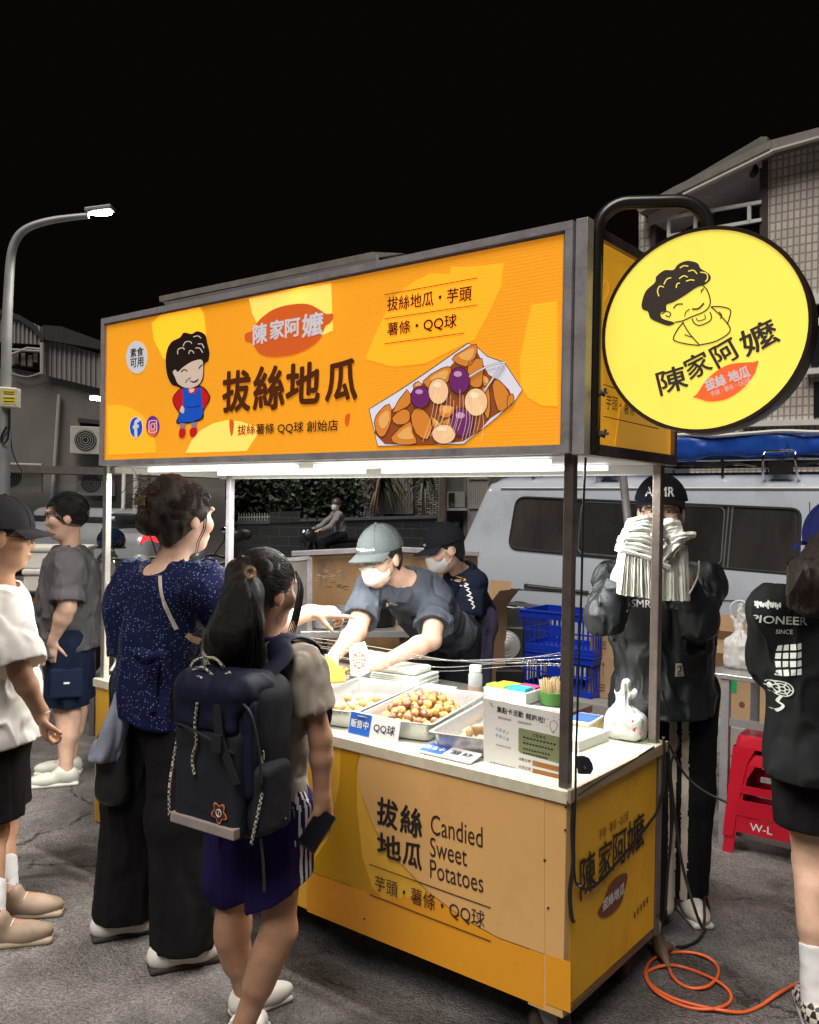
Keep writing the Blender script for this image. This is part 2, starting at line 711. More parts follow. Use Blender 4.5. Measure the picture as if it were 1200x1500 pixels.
def skin(name, VF, m, parent=None, label=None, it=2, mfun=None, mats=None):
    """link a field mesh; mfun(V) gives a material number per vertex"""
    V, Fq = VF
    lab = np.arange(len(V))                    # keep only the pieces that matter
    for _ in range(400):
        m_ = lab[Fq].min(1); new = lab.copy()
        for i_ in range(4): np.minimum.at(new, Fq[:, i_], m_)
        new = new[new]; new = new[new]
        if (new == lab).all(): break
        lab = new
    cnt = np.bincount(lab, minlength=len(V)); keep = cnt[lab] > .04 * len(V)
    if not keep.all():
        ix = np.cumsum(keep) - 1; Fq = ix[Fq[keep[Fq].all(1)]]; V = V[keep]
    V = relax(V, Fq, it)
    fm = None
    if mfun is not None:
        cen = V[Fq].mean(1)
        fm = mfun(cen)
    if parent is not None:
        inv = np.array(wmat(parent).inverted(), dtype=np.float64)
        V = V @ inv[:3, :3].T + inv[:3, 3]
    me = bpy.data.meshes.new(name)
    me.vertices.add(len(V)); me.vertices.foreach_set('co', np.ascontiguousarray(V, dtype=np.float32).ravel())
    me.loops.add(len(Fq) * 4); me.loops.foreach_set('vertex_index', Fq.astype(np.int32).ravel())
    me.polygons.add(len(Fq))
    me.polygons.foreach_set('loop_start', np.arange(len(Fq), dtype=np.int32) * 4)
    me.polygons.foreach_set('loop_total', np.full(len(Fq), 4, dtype=np.int32))
    for x in (mats or [m]):
        me.materials.append(x)
    if fm is not None:
        me.polygons.foreach_set('material_index', fm.astype(np.int32))
    me.polygons.foreach_set('use_smooth', np.ones(len(Fq), dtype=bool))
    me.update(calc_edges=True)
    me.validate()
    return link(name, me, parent, label)
# ================================================================== the place: ground, buildings, plants
YAW = 0.6683
CX = Vector((math.cos(YAW), -math.sin(YAW), 0))     # along the stall front, towards its right end
CY = Vector((math.sin(YAW), math.cos(YAW), 0))      # from the stall front to its back
CART0 = Vector((0.4462, 2.4088, 0))
ZU = Vector((0, 0, 1))


def asphalt():
    m = bpy.data.materials.new('asphalt'); m.use_nodes = True
    nt = m.node_tree; b = nt.nodes['Principled BSDF']; N = nt.nodes.new; L = nt.links.new
    tc = N('ShaderNodeTexCoord')

    def noise(scale, detail=5, rough=0.6, dist=0.0):
        n = N('ShaderNodeTexNoise'); n.inputs['Scale'].default_value = scale; n.inputs['Detail'].default_value = detail
        n.inputs['Roughness'].default_value = rough; n.inputs['Distortion'].default_value = dist
        L(tc.outputs['Object'], n.inputs[0]); return n.outputs[0]

    def rmp(s, a, b_, c, d):
        r = N('ShaderNodeMapRange'); r.inputs[1].default_value = a; r.inputs[2].default_value = b_
        r.inputs[3].default_value = c; r.inputs[4].default_value = d; L(s, r.inputs[0]); return r.outputs[0]

    def mth(op, a, c):
        n = N('ShaderNodeMath'); n.operation = op
        for i, x in enumerate((a, c)):
            if isinstance(x, float): n.inputs[i].default_value = x
            else: L(x, n.inputs[i])
        return n.outputs[0]

    def mix(f, a, c, bt='MIX'):
        n = N('ShaderNodeMix'); n.data_type = 'RGBA'; n.blend_type = bt
        if isinstance(f, float): n.inputs[0].default_value = f
        else: L(f, n.inputs[0])
        for i, x in ((6, a), (7, c)):
            if isinstance(x, tuple): n.inputs[i].default_value = x
            else: L(x, n.inputs[i])
        return n.outputs[2]
    big = noise(0.9, 4, 0.55, 0.4)
    mid = noise(4.5, 7, 0.68, 0.3)
    grit = noise(150, 3, 0.75)
    fine = noise(420, 2, 0.6)
    base = mix(rmp(big, 0.40, 0.62, 0, 1), (0.05, 0.048, 0.048, 1), (0.23, 0.222, 0.218, 1))
    base = mix(rmp(mid, 0.45, 0.72, 0, 0.7), base, (0.075, 0.068, 0.062, 1))
    base = mix(rmp(grit, 0.3, 0.75, 0.0, 1.0), mix(rmp(grit, 0.25, 0.5, .45, 0), base, (.05, .048, .046, 1)), mix(1.0, base, (2.6, 2.5, 2.45, 1), 'MULTIPLY'))
    vg = N('ShaderNodeTexVoronoi'); vg.inputs['Scale'].default_value = 120
    L(tc.outputs['Object'], vg.inputs[0])
    sr = N('ShaderNodeSeparateColor'); L(vg.outputs['Color'], sr.inputs[0])
    gm = N('ShaderNodeCombineColor'); gv = rmp(sr.outputs[0], 0, 1, .72, 1.32)
    for i_ in range(3): L(gv, gm.inputs[i_])
    base = mix(1.0, base, gm.outputs[0], 'MULTIPLY')
    # pale stone chips
    vo = N('ShaderNodeTexVoronoi'); vo.inputs['Scale'].default_value = 95
    L(tc.outputs['Object'], vo.inputs[0])
    chip = mth('MULTIPLY', rmp(vo.outputs['Distance'], 0.14, 0.24, 1, 0), rmp(noise(13, 3), 0.45, 0.62, 0, 1))
    base = mix(mth('MULTIPLY', chip, 0.75), base, (0.42, 0.4, 0.36, 1))
    # brown damp stains
    st = noise(1.7, 5, 0.6, 0.8)
    stm = rmp(st, 0.56, 0.66, 0, 1)
    base = mix(mth('MULTIPLY', stm, 0.78), base, (0.05, 0.038, 0.026, 1))
    # cracks
    wv = N('ShaderNodeTexNoise'); wv.inputs['Scale'].default_value = 2.6; wv.inputs['Detail'].default_value = 6
    wv.inputs['Roughness'].default_value = 0.62
    L(tc.outputs['Object'], wv.inputs[0])
    vm = N('ShaderNodeVectorMath'); vm.operation = 'MULTIPLY_ADD'
    L(wv.outputs['Color'], vm.inputs[0]); vm.inputs[1].default_value = (0.55, 0.55, 0.0); L(tc.outputs['Object'], vm.inputs[2])
    cv = N('ShaderNodeTexVoronoi'); cv.feature = 'DISTANCE_TO_EDGE'; cv.inputs['Scale'].default_value = 0.95
    L(vm.outputs[0], cv.inputs[0])
    wid = rmp(noise(3.2, 4), 0.42, 0.66, 0.001, 0.022)
    sub = mth('SUBTRACT', wid, cv.outputs['Distance']); dv = mth('DIVIDE', sub, wid)
    crack = mth('MULTIPLY', rmp(dv, 0.0, 0.6, 0, 1), rmp(noise(0.8, 3), 0.42, 0.58, 0.0, 1))
    crack = mth('MULTIPLY', crack, rmp(noise(24, 4, .7), 0.3, 0.55, 0.2, 1))
    base = mix(mth('MULTIPLY', crack, 0.82), base, (0.022, 0.018, 0.015, 1))
    L(base, b.inputs['Base Color'])
    ro = rmp(mid, 0.35, 0.7, 0.42, 0.85)
    ro = mth('SUBTRACT', ro, mth('MULTIPLY', stm, 0.2))
    L(ro, b.inputs['Roughness'])
    hgt = mth('ADD', mth('MULTIPLY', grit, 0.7), mth('MULTIPLY', fine, 0.35))
    hgt = mth('ADD', hgt, mth('MULTIPLY', mid, 1.2))
    hgt = mth('SUBTRACT', hgt, mth('MULTIPLY', vg.outputs['Distance'], .9))
    hgt = mth('SUBTRACT', hgt, mth('MULTIPLY', crack, 2.2))
    bp = N('ShaderNodeBump'); bp.inputs['Strength'].default_value = 1.0; bp.inputs['Distance'].default_value = 0.011
    L(hgt, bp.inputs['Height']); L(bp.outputs[0], b.inputs['Normal'])
    return m


g = MB(); g.add([(-90, -20, 0), (90, -20, 0), (90, 130, 0), (-90, 130, 0)], [(0, 1, 2, 3)])
tag(g.build('ground', m=asphalt()), 'worn cracked grey asphalt of the market street', kind='structure')

# shared materials
STEEL = mat('steel', (0.40, 0.385, 0.41), rough=0.42, metal=0.35, var=0.2, vscale=14, bump=0.1, bscale=60, dirt=(0.16, 0.12, 0.1), dscale=9, damt=0.6)
STEEL_D = mat('brown_steel', (0.20, 0.165, 0.15), rough=0.3, metal=0.6, var=0.25, vscale=20, dirt=(0.1, 0.06, 0.04), dscale=14, damt=0.7, bump=0.1, bscale=70)
INOX = mat('stainless', (0.58, 0.57, 0.55), rough=0.28, metal=0.6, var=0.04, vscale=5, rvar=0.03)
BLACK = mat('black_plastic', (0.012, 0.012, 0.013), rough=0.42, var=0.1)
RUBBER = mat('rubber', (0.02, 0.02, 0.021), rough=0.75, var=0.2)
WHITE = mat('white_paint', (0.78, 0.78, 0.76), rough=0.45, var=0.06)
DARKGLASS = mat('dark_glass', (0.02, 0.022, 0.024), rough=0.06, var=0.2, vscale=3, spec=0.6)
CHROME = mat('chrome', (0.75, 0.75, 0.76), rough=0.12, metal=1.0, var=0.04)
CARD = mat('cardboard', (0.42, 0.27, 0.15), rough=0.85, var=0.14, vscale=5, bump=0.15, bscale=90)
PAPER = mat('white_paper', (0.8, 0.79, 0.76), rough=0.8, var=0.04)
INK = mat('black_ink', (0.015, 0.012, 0.012), rough=0.7, var=0.0)


def brick(name, c1, c2, mortar, bw, rh, ms=0.02, rough=0.6, bump=0.5, off=0.5, ax=(1, 0)):
    m = bpy.data.materials.new(name); m.use_nodes = True; nt = m.node_tree; b = nt.nodes['Principled BSDF']
    tc = nt.nodes.new('ShaderNodeTexCoord')
    sx = nt.nodes.new('ShaderNodeSeparateXYZ'); cb = nt.nodes.new('ShaderNodeCombineXYZ')
    # walls stand: brick plane is (x, z)
    nt.links.new(tc.outputs['Object'], sx.inputs[0])
    m1 = nt.nodes.new('ShaderNodeMath'); m1.operation = 'MULTIPLY'; m1.inputs[1].default_value = ax[0]; nt.links.new(sx.outputs[0], m1.inputs[0])
    ad = nt.nodes.new('ShaderNodeMath'); ad.operation = 'MULTIPLY_ADD'; ad.inputs[1].default_value = ax[1]
    nt.links.new(sx.outputs[1], ad.inputs[0]); nt.links.new(m1.outputs[0], ad.inputs[2])
    nt.links.new(ad.outputs[0], cb.inputs[0]); nt.links.new(sx.outputs[2], cb.inputs[1])
    t = nt.nodes.new('ShaderNodeTexBrick')
    t.inputs['Color1'].default_value = (*c1, 1); t.inputs['Color2'].default_value = (*c2, 1); t.inputs['Mortar'].default_value = (*mortar, 1)
    t.inputs['Scale'].default_value = 1; t.inputs['Brick Width'].default_value = bw; t.inputs['Row Height'].default_value = rh
    t.inputs['Mortar Size'].default_value = ms; t.offset = off
    nt.links.new(cb.outputs[0], t.inputs[0])
    n = nt.nodes.new('ShaderNodeTexNoise'); n.inputs['Scale'].default_value = 0.8; n.inputs['Detail'].default_value = 6
    nt.links.new(tc.outputs['Object'], n.inputs[0])
    r = nt.nodes.new('ShaderNodeMapRange'); r.inputs[1].default_value = .3; r.inputs[2].default_value = .7; r.inputs[3].default_value = .72; r.inputs[4].default_value = 1.1
    nt.links.new(n.outputs[0], r.inputs[0])
    mx = nt.nodes.new('ShaderNodeMix'); mx.data_type = 'RGBA'; mx.blend_type = 'MULTIPLY'; mx.inputs[0].default_value = 1
    nt.links.new(t.outputs[0], mx.inputs[6]); nt.links.new(r.outputs[0], mx.inputs[7])
    nt.links.new(mx.outputs[2], b.inputs['Base Color'])
    b.inputs['Roughness'].default_value = rough
    bp = nt.nodes.new('ShaderNodeBump'); bp.inputs['Strength'].default_value = bump; bp.inputs['Distance'].default_value = 0.02; bp.invert = True
    nt.links.new(t.outputs['Fac'], bp.inputs['Height']); nt.links.new(bp.outputs[0], b.inputs['Normal'])
    return m


def slab(mb, plane, px, d, lift=0.0):
    """outline in photo pixels on a plane, given real depth d going away from us"""
    mb.prism([plane(x, y, lift) for x, y in px], -plane.n * d)


def AC_unit(parent, c, w, h, fr_x, fr_n):
    """outdoor air conditioner on a wall: body, fan"""
    b = MB(); X = fr_x; Nn = fr_n; c = Vector(c)
    b.use(mat('ac_paint', (0.5, 0.49, 0.46), rough=0.5, var=0.15))
    M = Matrix((X, Nn, ZU)).transposed()
    fr = Matrix.Translation(c) @ M.to_4x4()
    b.box((-w / 2, -0.3, -h / 2), (w / 2, 0, h / 2), fr)
    o = b.build('air_conditioner', parent, bevel=0.012)
    f = MB().use(BLACK)
    f.lathe([(h * .38, 0), (h * .38, .012), (h * .34, .02), (h * .1, .02)], c + Nn * 0.001 - X * w * .14, 20, Nn)
    for k in range(4):
        f.use(mat('ac_paint', (0, 0, 0))).tube([c - X * w * .14 + Nn * .025 + (X * math.cos(a) + ZU * math.sin(a)) * h * (.1 + .08 * k) for a in [2 * math.pi * i / 20 for i in range(20)]], .006, 5, True)
    f.build('fan', o)
    return o


# ---- building at the right: tiled front with a gabled balcony
FB = Plane(P(1128, 400, 13.0), -CY)
TILE = brick('long_tile', (0.74, 0.68, 0.60), (0.64, 0.58, 0.51), (0.36, 0.32, 0.285), 0.085, 0.13, 0.014, 0.4, 0.4, 0.0, (math.cos(YAW), -math.sin(YAW)))
tb = thing('tiled_house', 'tall beige tiled house with a gabled balcony behind the round sign', 'house', FB(1128, 752) * 1.0)
w = MB().use(TILE)
slab(w, FB, [(1124, 216), (1290, 172), (1330, 800), (1124, 800)], 5.0)
slab(w, FB, [(936, 302), (959, 290), (959, 800), (936, 800)], 5.0, -0.02)
slab(w, FB, [(959, 560), (1124, 560), (1124, 800), (959, 800)], 4.8, -0.15)
w.build('wall', tb)
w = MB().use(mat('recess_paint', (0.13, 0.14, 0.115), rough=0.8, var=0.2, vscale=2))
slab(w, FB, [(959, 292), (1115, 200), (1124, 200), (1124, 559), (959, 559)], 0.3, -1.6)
w.use(mat('brown_trim', (0.06, 0.042, 0.038), rough=0.6))
slab(w, FB, [(1113, 226), (1124, 221), (1124, 560), (1113, 560)], 1.3, 0.04)
slab(w, FB, [(953, 292), (960, 288), (960, 800), (953, 800)], 1.3, 0.06)
w.build('balcony_wall', tb)
w = MB().use(mat('soffit', (0.62, 0.57, 0.56), rough=0.6, var=0.08))
slab(w, FB, [(950, 301), (1115, 222), (1115, 243), (978, 320), (950, 330)], 1.2, 0.1)
w.build('soffit', tb)
w = MB().use(mat('roof_edge', (0.2, 0.175, 0.165), rough=0.6, var=0.2))
slab(w, FB, [(932, 304), (990, 272), (1130, 205), (1130, 216), (1000, 279), (936, 312)], 5.4, 0.35)
slab(w, FB, [(1126, 206), (1300, 160), (1300, 172), (1126, 219)], 5.4, 0.32)
w.use(mat('roof_line', (0.62, 0.6, 0.56), rough=0.5))
slab(w, FB, [(1000, 283), (1131, 219), (1131, 222), (1000, 286)], 0.1, 0.4)
slab(w, FB, [(1128, 219), (1290, 173), (1290, 176), (1128, 222)], 0.1, 0.38)
w.build('roof', tb)
w = MB().use(WHITE)
for a, b_ in (((980, 319), (1116, 296)), ((980, 346), (1116, 322)), ((980, 318), (980, 348)), ((1019, 312), (1019, 342)), ((1098, 299), (1098, 327))):
    w.obox(FB(*a, 0.05), FB(*b_, 0.05), 0.05, 0.05)
w.build('railing', tb)
w = MB().use(DARKGLASS)
slab(w, FB, [(984, 322), (1112, 300), (1112, 420), (984, 420)], 0.05, -0.6)
w.use(BLACK)
w.tube([FB(1108, 243, .05), FB(1106, 252, .12), FB(1102, 256, .2)], .05, 8)
w.build('balcony_window', tb)
w = MB().use(WHITE)
slab(w, FB, [(1186, 432), (1290, 420), (1290, 434), (1186, 446)], 0.3, 0.12)
slab(w, FB, [(1180, 540), (1290, 533), (1290, 540), (1180, 548)], 0.3, 0.14)
slab(w, FB, [(1080, 617), (1290, 612), (1290, 620), (1080, 625)], 0.3, 0.12)
w.build('window_sill', tb)
w = MB().use(DARKGLASS)
slab(w, FB, [(1188, 447), (1290, 436), (1290, 532), (1188, 538)], 0.1, 0.03)
slab(w, FB, [(1192, 560), (1290, 556), (1290, 608), (1192, 612)], 0.1, 0.03)
w.use(PAPER); slab(w, FB, [(1194, 466), (1204, 465), (1204, 477), (1194, 478)], 0.02, 0.06)
w.build('window', tb)

# ---- building at the left: render wall, corrugated extension, arched roof
BL0 = P(80, 700, 20.0)
LBN = Vector((0.28, -0.96, 0)).normalized()
LB = Plane(BL0, LBN)
lb = thing('rendered_house', 'grey rendered house with corrugated top storey and arched roof, behind the street lamp', 'house', (BL0.x, BL0.y, 0))
w = MB().use(mat('render_wall', (0.19, 0.178, 0.17), rough=0.9, var=0.22, vscale=0.8, dirt=(0.09, 0.08, 0.075), dscale=0.5, damt=0.5, stretch=(1, 1, .5)))
slab(w, LB, [(-90, 536), (15, 538), (152, 566), (330, 596), (330, 860), (-90, 860)], 8)
w.build('wall', lb)
cor = MB().use(mat('corrugated', (0.3, 0.285, 0.28), rough=0.55, metal=0.2, var=0.2, vscale=1.2))


def corrug(mb, plane, x0, x1, ytop, ybot, n, lift=0.0, amp=0.05):
    rows = [[], []]
    for i in range(n * 4 + 1):
        f = i / (n * 4); x = x0 + (x1 - x0) * f
        off = lift + (amp if (i % 4) in (1, 2) else 0)
        rows[0].append(plane(x, ytop(f), off)); rows[1].append(plane(x, ybot(f), off))
    mb.grid(rows)


corrug(cor, LB, 64, 250, lambda f: 494 + 55 * f, lambda f: 549 + 45 * f, 26, 0.12)
corrug(cor, LB, -60, 62, lambda f: 470 - 55 * math.sin(min(1, f * 1.0) * math.pi * .5 + .9) + 44, lambda f: 497 + 8 * f, 20, 0.25)
cor.build('corrugated_cladding', lb)
w = MB().use(mat('dark_roof', (0.03, 0.027, 0.025), rough=0.8, var=0.3))
arc = [(-60, 440), (-20, 448), (10, 455), (30, 462), (50, 474), (64, 492), (64, 502), (46, 481), (28, 469), (5, 462), (-60, 450)]
slab(w, LB, arc, 6, 0.35)
slab(w, LB, [(62, 476), (90, 478), (150, 500), (260, 540), (260, 562), (150, 512), (62, 497)], 6, 0.3)
slab(w, LB, [(-60, 503), (64, 505), (64, 541), (-60, 536)], .4, 0.02)  # dark sheet painted as the shade inside the open balcony
w.build('roof', lb)
w = MB().use(mat('pipe_grey', (0.35, 0.34, 0.33), rough=0.6))
w.tube([LB(87, 578, .1), LB(83, 640, .1), LB(79, 700, .1), LB(74, 760, .1)], 0.045, 8)
w.tube([LB(62, 502, .3), LB(62, 548, .3)], 0.05, 8)
w.tube([LB(15, 512, .3), LB(64, 515, .3)], 0.03, 8)
w.tube([LB(15, 520, .3), LB(40, 510, .3), LB(62, 512, .3)], 0.03, 8)
for s in range(3):
    w.tube(spline([LB(14, 545 + s, .15), LB(40, 552, .15), LB(66, 545 - s, .15)], 6), 0.015, 5)
w.build('pipe', lb)
w = MB().use(mat('laundry', (0.2, 0.17, 0.16), rough=.9, var=.4, vscale=2))
for x, y0, y1 in ((18, 516, 534), (24, 515, 532), (34, 517, 535), (44, 520, 536), (52, 518, 530)):
    slab(w, LB, [(x - 3, y0), (x + 3, y0), (x + 3.5, y1), (x - 3.5, y1)], .2, .2)
w.build('balcony_clutter', lb)
w = MB().use(DARKGLASS)
slab(w, LB, [(118, 616), (152, 620), (152, 656), (118, 650)], 0.1, 0.03)
w.use(mat('awning_dark', (0.04, 0.04, 0.042), rough=.7)); slab(w, LB, [(114, 612), (152, 616), (152, 622), (114, 618)], 0.6, 0.4)
w.build('window', lb)
AC_unit(lb, LB(134, 645, .45), .9, .62, Vector((LBN.y * -1, LBN.x, 0)), LBN)
AC_unit(lb, LB(25, 699, .7), 1.0, .62, Vector((LBN.y * -1, LBN.x, 0)), LBN)
AC_unit(lb, LB(141, 708, .5), .8, .56, Vector((LBN.y * -1, LBN.x, 0)), LBN)
w = MB().use(mat('fascia', (0.12, 0.105, 0.1), rough=.8, var=.25))
slab(w, LB, [(-60, 678), (330, 690), (330, 700), (-60, 690)], .8, 1.2)
w.build('canopy', lb)

# gate piers of pinkish stone with a dark gate between
pier_m = mat('pink_stone', (0.3, 0.19, 0.175), rough=0.75, var=0.2, vscale=3)
PG = Plane(P(60, 740, 23.0), (0.2, -1, 0))
for i, x in enumerate((49, 92)):
    t = thing('gate_pier', ['pinkish stone gate pier nearer the street lamp', 'pinkish stone gate pier behind the man in the grey shirt'][i], 'gate pier', G(x, 735 + 1.55 * FOC / 23.0), group='pink stone gate piers')
    w = MB().use(pier_m); slab(w, PG, [(x - 6, 704), (x + 8, 704), (x + 8, 890), (x - 6, 890)], .2); w.build('shaft', t, bevel=.01)
    w = MB().use(pier_m); slab(w, PG, [(x - 12, 692), (x + 20, 691), (x + 18, 699), (x + 12, 705), (x - 8, 705)], .5, .1); w.build('cap', t, bevel=.015)
gt = thing('street_gate', 'dark brown street gate with spiked top between the pink piers', 'gate', G(70, 735 + 1.55 * FOC / 23.0))
w = MB().use(mat('gate_brown', (0.07, 0.035, 0.03), rough=0.6, var=.2)); slab(w, PG, [(58, 728), (84, 728), (84, 880), (58, 880)], .08, -.06); slab(w, PG, [(102, 722), (175, 720), (175, 870), (102, 870)], .08, -.06)
w.build('gate_leaf', gt)
w = MB().use(STEEL)
for x in range(60, 84, 4):
    w.tube([PG(x, 729, -.1), PG(x, 719, -.1)], [.02, .004], 6)
for x in range(104, 172, 5):
    w.tube([PG(x, 722, -.1), PG(x, 712, -.1)], [.02, .004], 6)
w.build('spikes', gt)
bd = thing('notice_board', 'pale poster board leaning by the pink gate pier', 'board', PG(76, 800, .1))
w = MB().use(mat('board_print', (0.55, 0.5, 0.5), rough=.6, var=.5, vscale=9)); slab(w, PG, [(59, 724), (79, 724), (79, 762), (58, 762)], .03, .12); w.build('panel', bd)
w = MB().use(STEEL); w.tube([PG(60, 762, .1), PG(60, 880, .1)], .02, 6); w.tube([PG(78, 762, .1), PG(78, 880, .1)], .02, 6); w.build('leg_frame', bd)

# ---- houses across the street, seen under the stall roof
MBK = Plane(P(560, 740, 26.0), (0.1, -1, 0))
mh = thing('brick_house', 'dim house front with lamp-lit rough brick and barred windows, seen under the stall roof', 'house', P(560, 815, 26.2))
gl = brick('rough_brick', (0.55, 0.5, 0.46), (0.1, 0.085, 0.085), (0.03, 0.025, 0.03), 0.17, 0.055, 0.014, 0.35, 0.9)  # pale bricks carry painted glints of light from the left
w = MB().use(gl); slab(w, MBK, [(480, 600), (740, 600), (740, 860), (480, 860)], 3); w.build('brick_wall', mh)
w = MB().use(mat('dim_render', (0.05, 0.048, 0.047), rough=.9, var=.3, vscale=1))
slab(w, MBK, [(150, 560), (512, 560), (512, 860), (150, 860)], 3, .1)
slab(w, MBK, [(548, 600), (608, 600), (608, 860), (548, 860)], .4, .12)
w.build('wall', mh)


def barred(parent, plane, x0, y0, x1, y1, n, lift=.16, glass=DARKGLASS):
    w = MB().use(glass); slab(w, plane, [(x0, y0), (x1, y0), (x1, y1), (x0, y1)], .05, lift); o = w.build('window', parent)
    w = MB().use(mat('bar_paint', (0.26, 0.25, 0.24), rough=.5))
    for i in range(n + 1):
        x = x0 + (x1 - x0) * i / n
        w.tube([plane(x, y0, lift + .06), plane(x, y1, lift + .06)], .024, 6)
    for y in (y0, (y0 + y1) / 2, y1):
        w.obox(plane(x0, y, lift + .08), plane(x1, y, lift + .08), .04, .04)
    w.build('window_bars', o)
    return o


barred(mh, MBK, 308, 690, 343, 765, 9)
barred(mh, MBK, 240, 690, 290, 760, 10)
barred(mh, MBK, 554, 685, 604, 752, 12, .2, mat('lit_curtain', (0.3, 0.28, 0.25), rough=.7, var=.4, vscale=4))  # third window has a paler mottled curtain, not glowing
barred(mh, MBK, 484, 692, 512, 740, 8)
barred(mh, MBK, 400, 690, 440, 735, 8)
# garden wall of dark tiles
GW = Plane(P(520, 780, 22.5), (0.12, -1, 0))
DT = brick('dark_tile', (0.035, 0.042, 0.042), (0.028, 0.033, 0.034), (0.09, 0.1, 0.1), 0.48, 0.24, 0.006, 0.3, 0.3)
gwall = thing('garden_wall', 'low dark tiled garden wall behind the parked scooters', 'garden wall', P(520, 828, 22.5))
w = MB().use(DT); slab(w, GW, [(165, 768), (440, 764), (640, 758), (640, 878), (165, 885)], .25); slab(w, GW, [(395, 750), (440, 749), (440, 765), (395, 766)], .5, .04)
w.build('wall_body', gwall)
w = MB().use(mat('coping', (0.08, 0.09, 0.09), rough=.5)); slab(w, GW, [(165, 766), (395, 763), (395, 767), (165, 770)], .34, .05); slab(w, GW, [(440, 760), (640, 755), (640, 759), (440, 764)], .34, .05)
w.build('coping', gwall)
pf = thing('picket_fence', 'pale metal picket fence on the dark garden wall', 'fence', GW(370, 764, .0))
w = MB().use(mat('picket_paint', (0.4, 0.39, 0.36), rough=.5))
for i in range(13):
    x = 350 + i * 3.8
    w.tube([GW(x, 765, -.1), GW(x, 751 + (i % 2), -.1)], [.02, .012], 6)
w.obox(GW(349, 758, -.1), GW(396, 757, -.1), .03, .03)
w.build('pickets', pf)

# utility house wall with gate, meter box, number plate
UW = Plane(P(680, 740, 11.5), (-0.1, -1, 0))
uh = thing('concrete_house', 'dim concrete house wall with a barred gate and meter box, left of the van', 'house', P(690, 880, 11.7))
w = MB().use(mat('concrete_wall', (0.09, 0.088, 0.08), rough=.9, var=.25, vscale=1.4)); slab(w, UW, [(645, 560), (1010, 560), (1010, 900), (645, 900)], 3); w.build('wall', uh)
w = MB().use(mat('pier_grey', (0.13, 0.13, 0.12), rough=.8, var=.2)); slab(w, UW, [(642, 640), (651, 640), (651, 890), (642, 890)], .3, .15); slab(w, UW, [(679, 640), (684, 640), (684, 890), (679, 890)], .2, .1); w.build('pilaster', uh)
barred(uh, UW, 687, 700, 714, 786, 9, .05)
w = MB().use(mat('meter_box', (0.25, 0.25, 0.24), rough=.5)); slab(w, UW, [(655, 720), (681, 720), (681, 743), (655, 743)], .2, .2); w.use(DARKGLASS); slab(w, UW, [(657, 722), (666, 722), (666, 741), (657, 741)], .02, .22); w.use(STEEL); slab(w, UW, [(652, 744), (684, 744), (684, 748), (652, 748)], .3, .26)
w.build('meter_box', uh)
w = MB().use(mat('plate_green', (0.05, 0.3, 0.22), rough=.4)); slab(w, UW, [(663, 764), (673, 764), (673, 776), (663, 776)], .02, .03)
pm = w.build('number_plate', uh)
w = MB()
for r_, yy in enumerate((768, 772)):
    art_stroke(w, UW, [(665, yy), (671, yy)], 1.2, WHITE, .034)
w.build('plate_lettering', pm)


# ---- foliage: many leaf faces through the crown
def leaves(mb, centres, rad, n, ms, size=(.05, .1), droop=0.3):
    vs = []; 
    for i in range(n):
        c = centres[rng.integers(len(centres))]
        d = rng.normal(size=3); d /= np.linalg.norm(d)
        r = rad * (rng.random() ** .45)
        p = Vector(c) + Vector(d * r * np.array((1, .8, .85)))
        a = Vector(rng.normal(size=3)).normalized(); a.z -= droop; a.normalize()
        s = a.orthogonal().normalized(); s = (s + Vector(rng.normal(size=3)) * .3).normalized()
        L = size[0] + (size[1] - size[0]) * rng.random(); wd = L * .32
        mb.use(ms[rng.integers(len(ms))])
        mb.add([p, p + a * L * .5 + s * wd, p + a * L, p + a * L * .5 - s * wd], [(0, 1, 2, 3)])


LEAF = [mat('leaf_dark', (0.010, 0.019, 0.010), rough=.5, var=.3), mat('leaf_mid', (0.018, 0.034, 0.014), rough=.5, var=.3), mat('leaf_olive', (0.035, 0.045, 0.018), rough=.5, var=.3)]
BARK = mat('bark', (0.06, 0.045, 0.035), rough=.9, var=.3, bump=.5, bscale=40)


def bush(label, px, d, n, rad, kind='bush', lsize=(.06, .14), trunk=None, leafm=LEAF, group='bushes along the garden wall'):
    cs = [P(x, y, d + dy) for x, y, dy in px]
    base = Vector((sum(c.x for c in cs) / len(cs), d, 0))
    t = thing(kind, label, kind, base, group=group)
    w = MB(); leaves(w, cs, rad, n, leafm, lsize); w.build('crown', t)
    w = MB().use(BARK)
    tr = trunk or base
    mid = sum(cs, Vector()) / len(cs)
    w.tube([base, (base + mid) / 2 + Vector((.05, 0, 0)), mid], [.09, .07, .03], 8)
    for c in cs:
        w.tube([(base + mid * 2) / 3, c], [.035, .008], 6)
    w.build('trunk', t)
    return t


bush('small street tree beside the pole left of the woman in navy', [(212, 700, 0), (222, 690, .2), (228, 715, 0), (218, 735, .1), (205, 745, .2), (232, 740, .3)], 21.0, 3000, .5, 'tree', (.1, .24), group='trees by the house fronts')
bush('wide dark feathery bush hanging over the picket fence', [(375, 715, 0), (400, 700, .3), (430, 712, 0), (455, 700, .2), (420, 735, -.1), (390, 740, .1), (470, 725, 0), (350, 735, 0), (445, 745, -.1), (490, 705, .1), (500, 730, .1), (372, 690, .3)], 24.0, 11000, .72, 'bush', (.09, .22))
bush('dark shrub between the two posts at the left of the stall', [(255, 745, 0), (280, 755, 0), (190, 760, .2), (170, 745, .2), (300, 750, .2)], 23.6, 3200, .62, 'bush', (.12, .3))


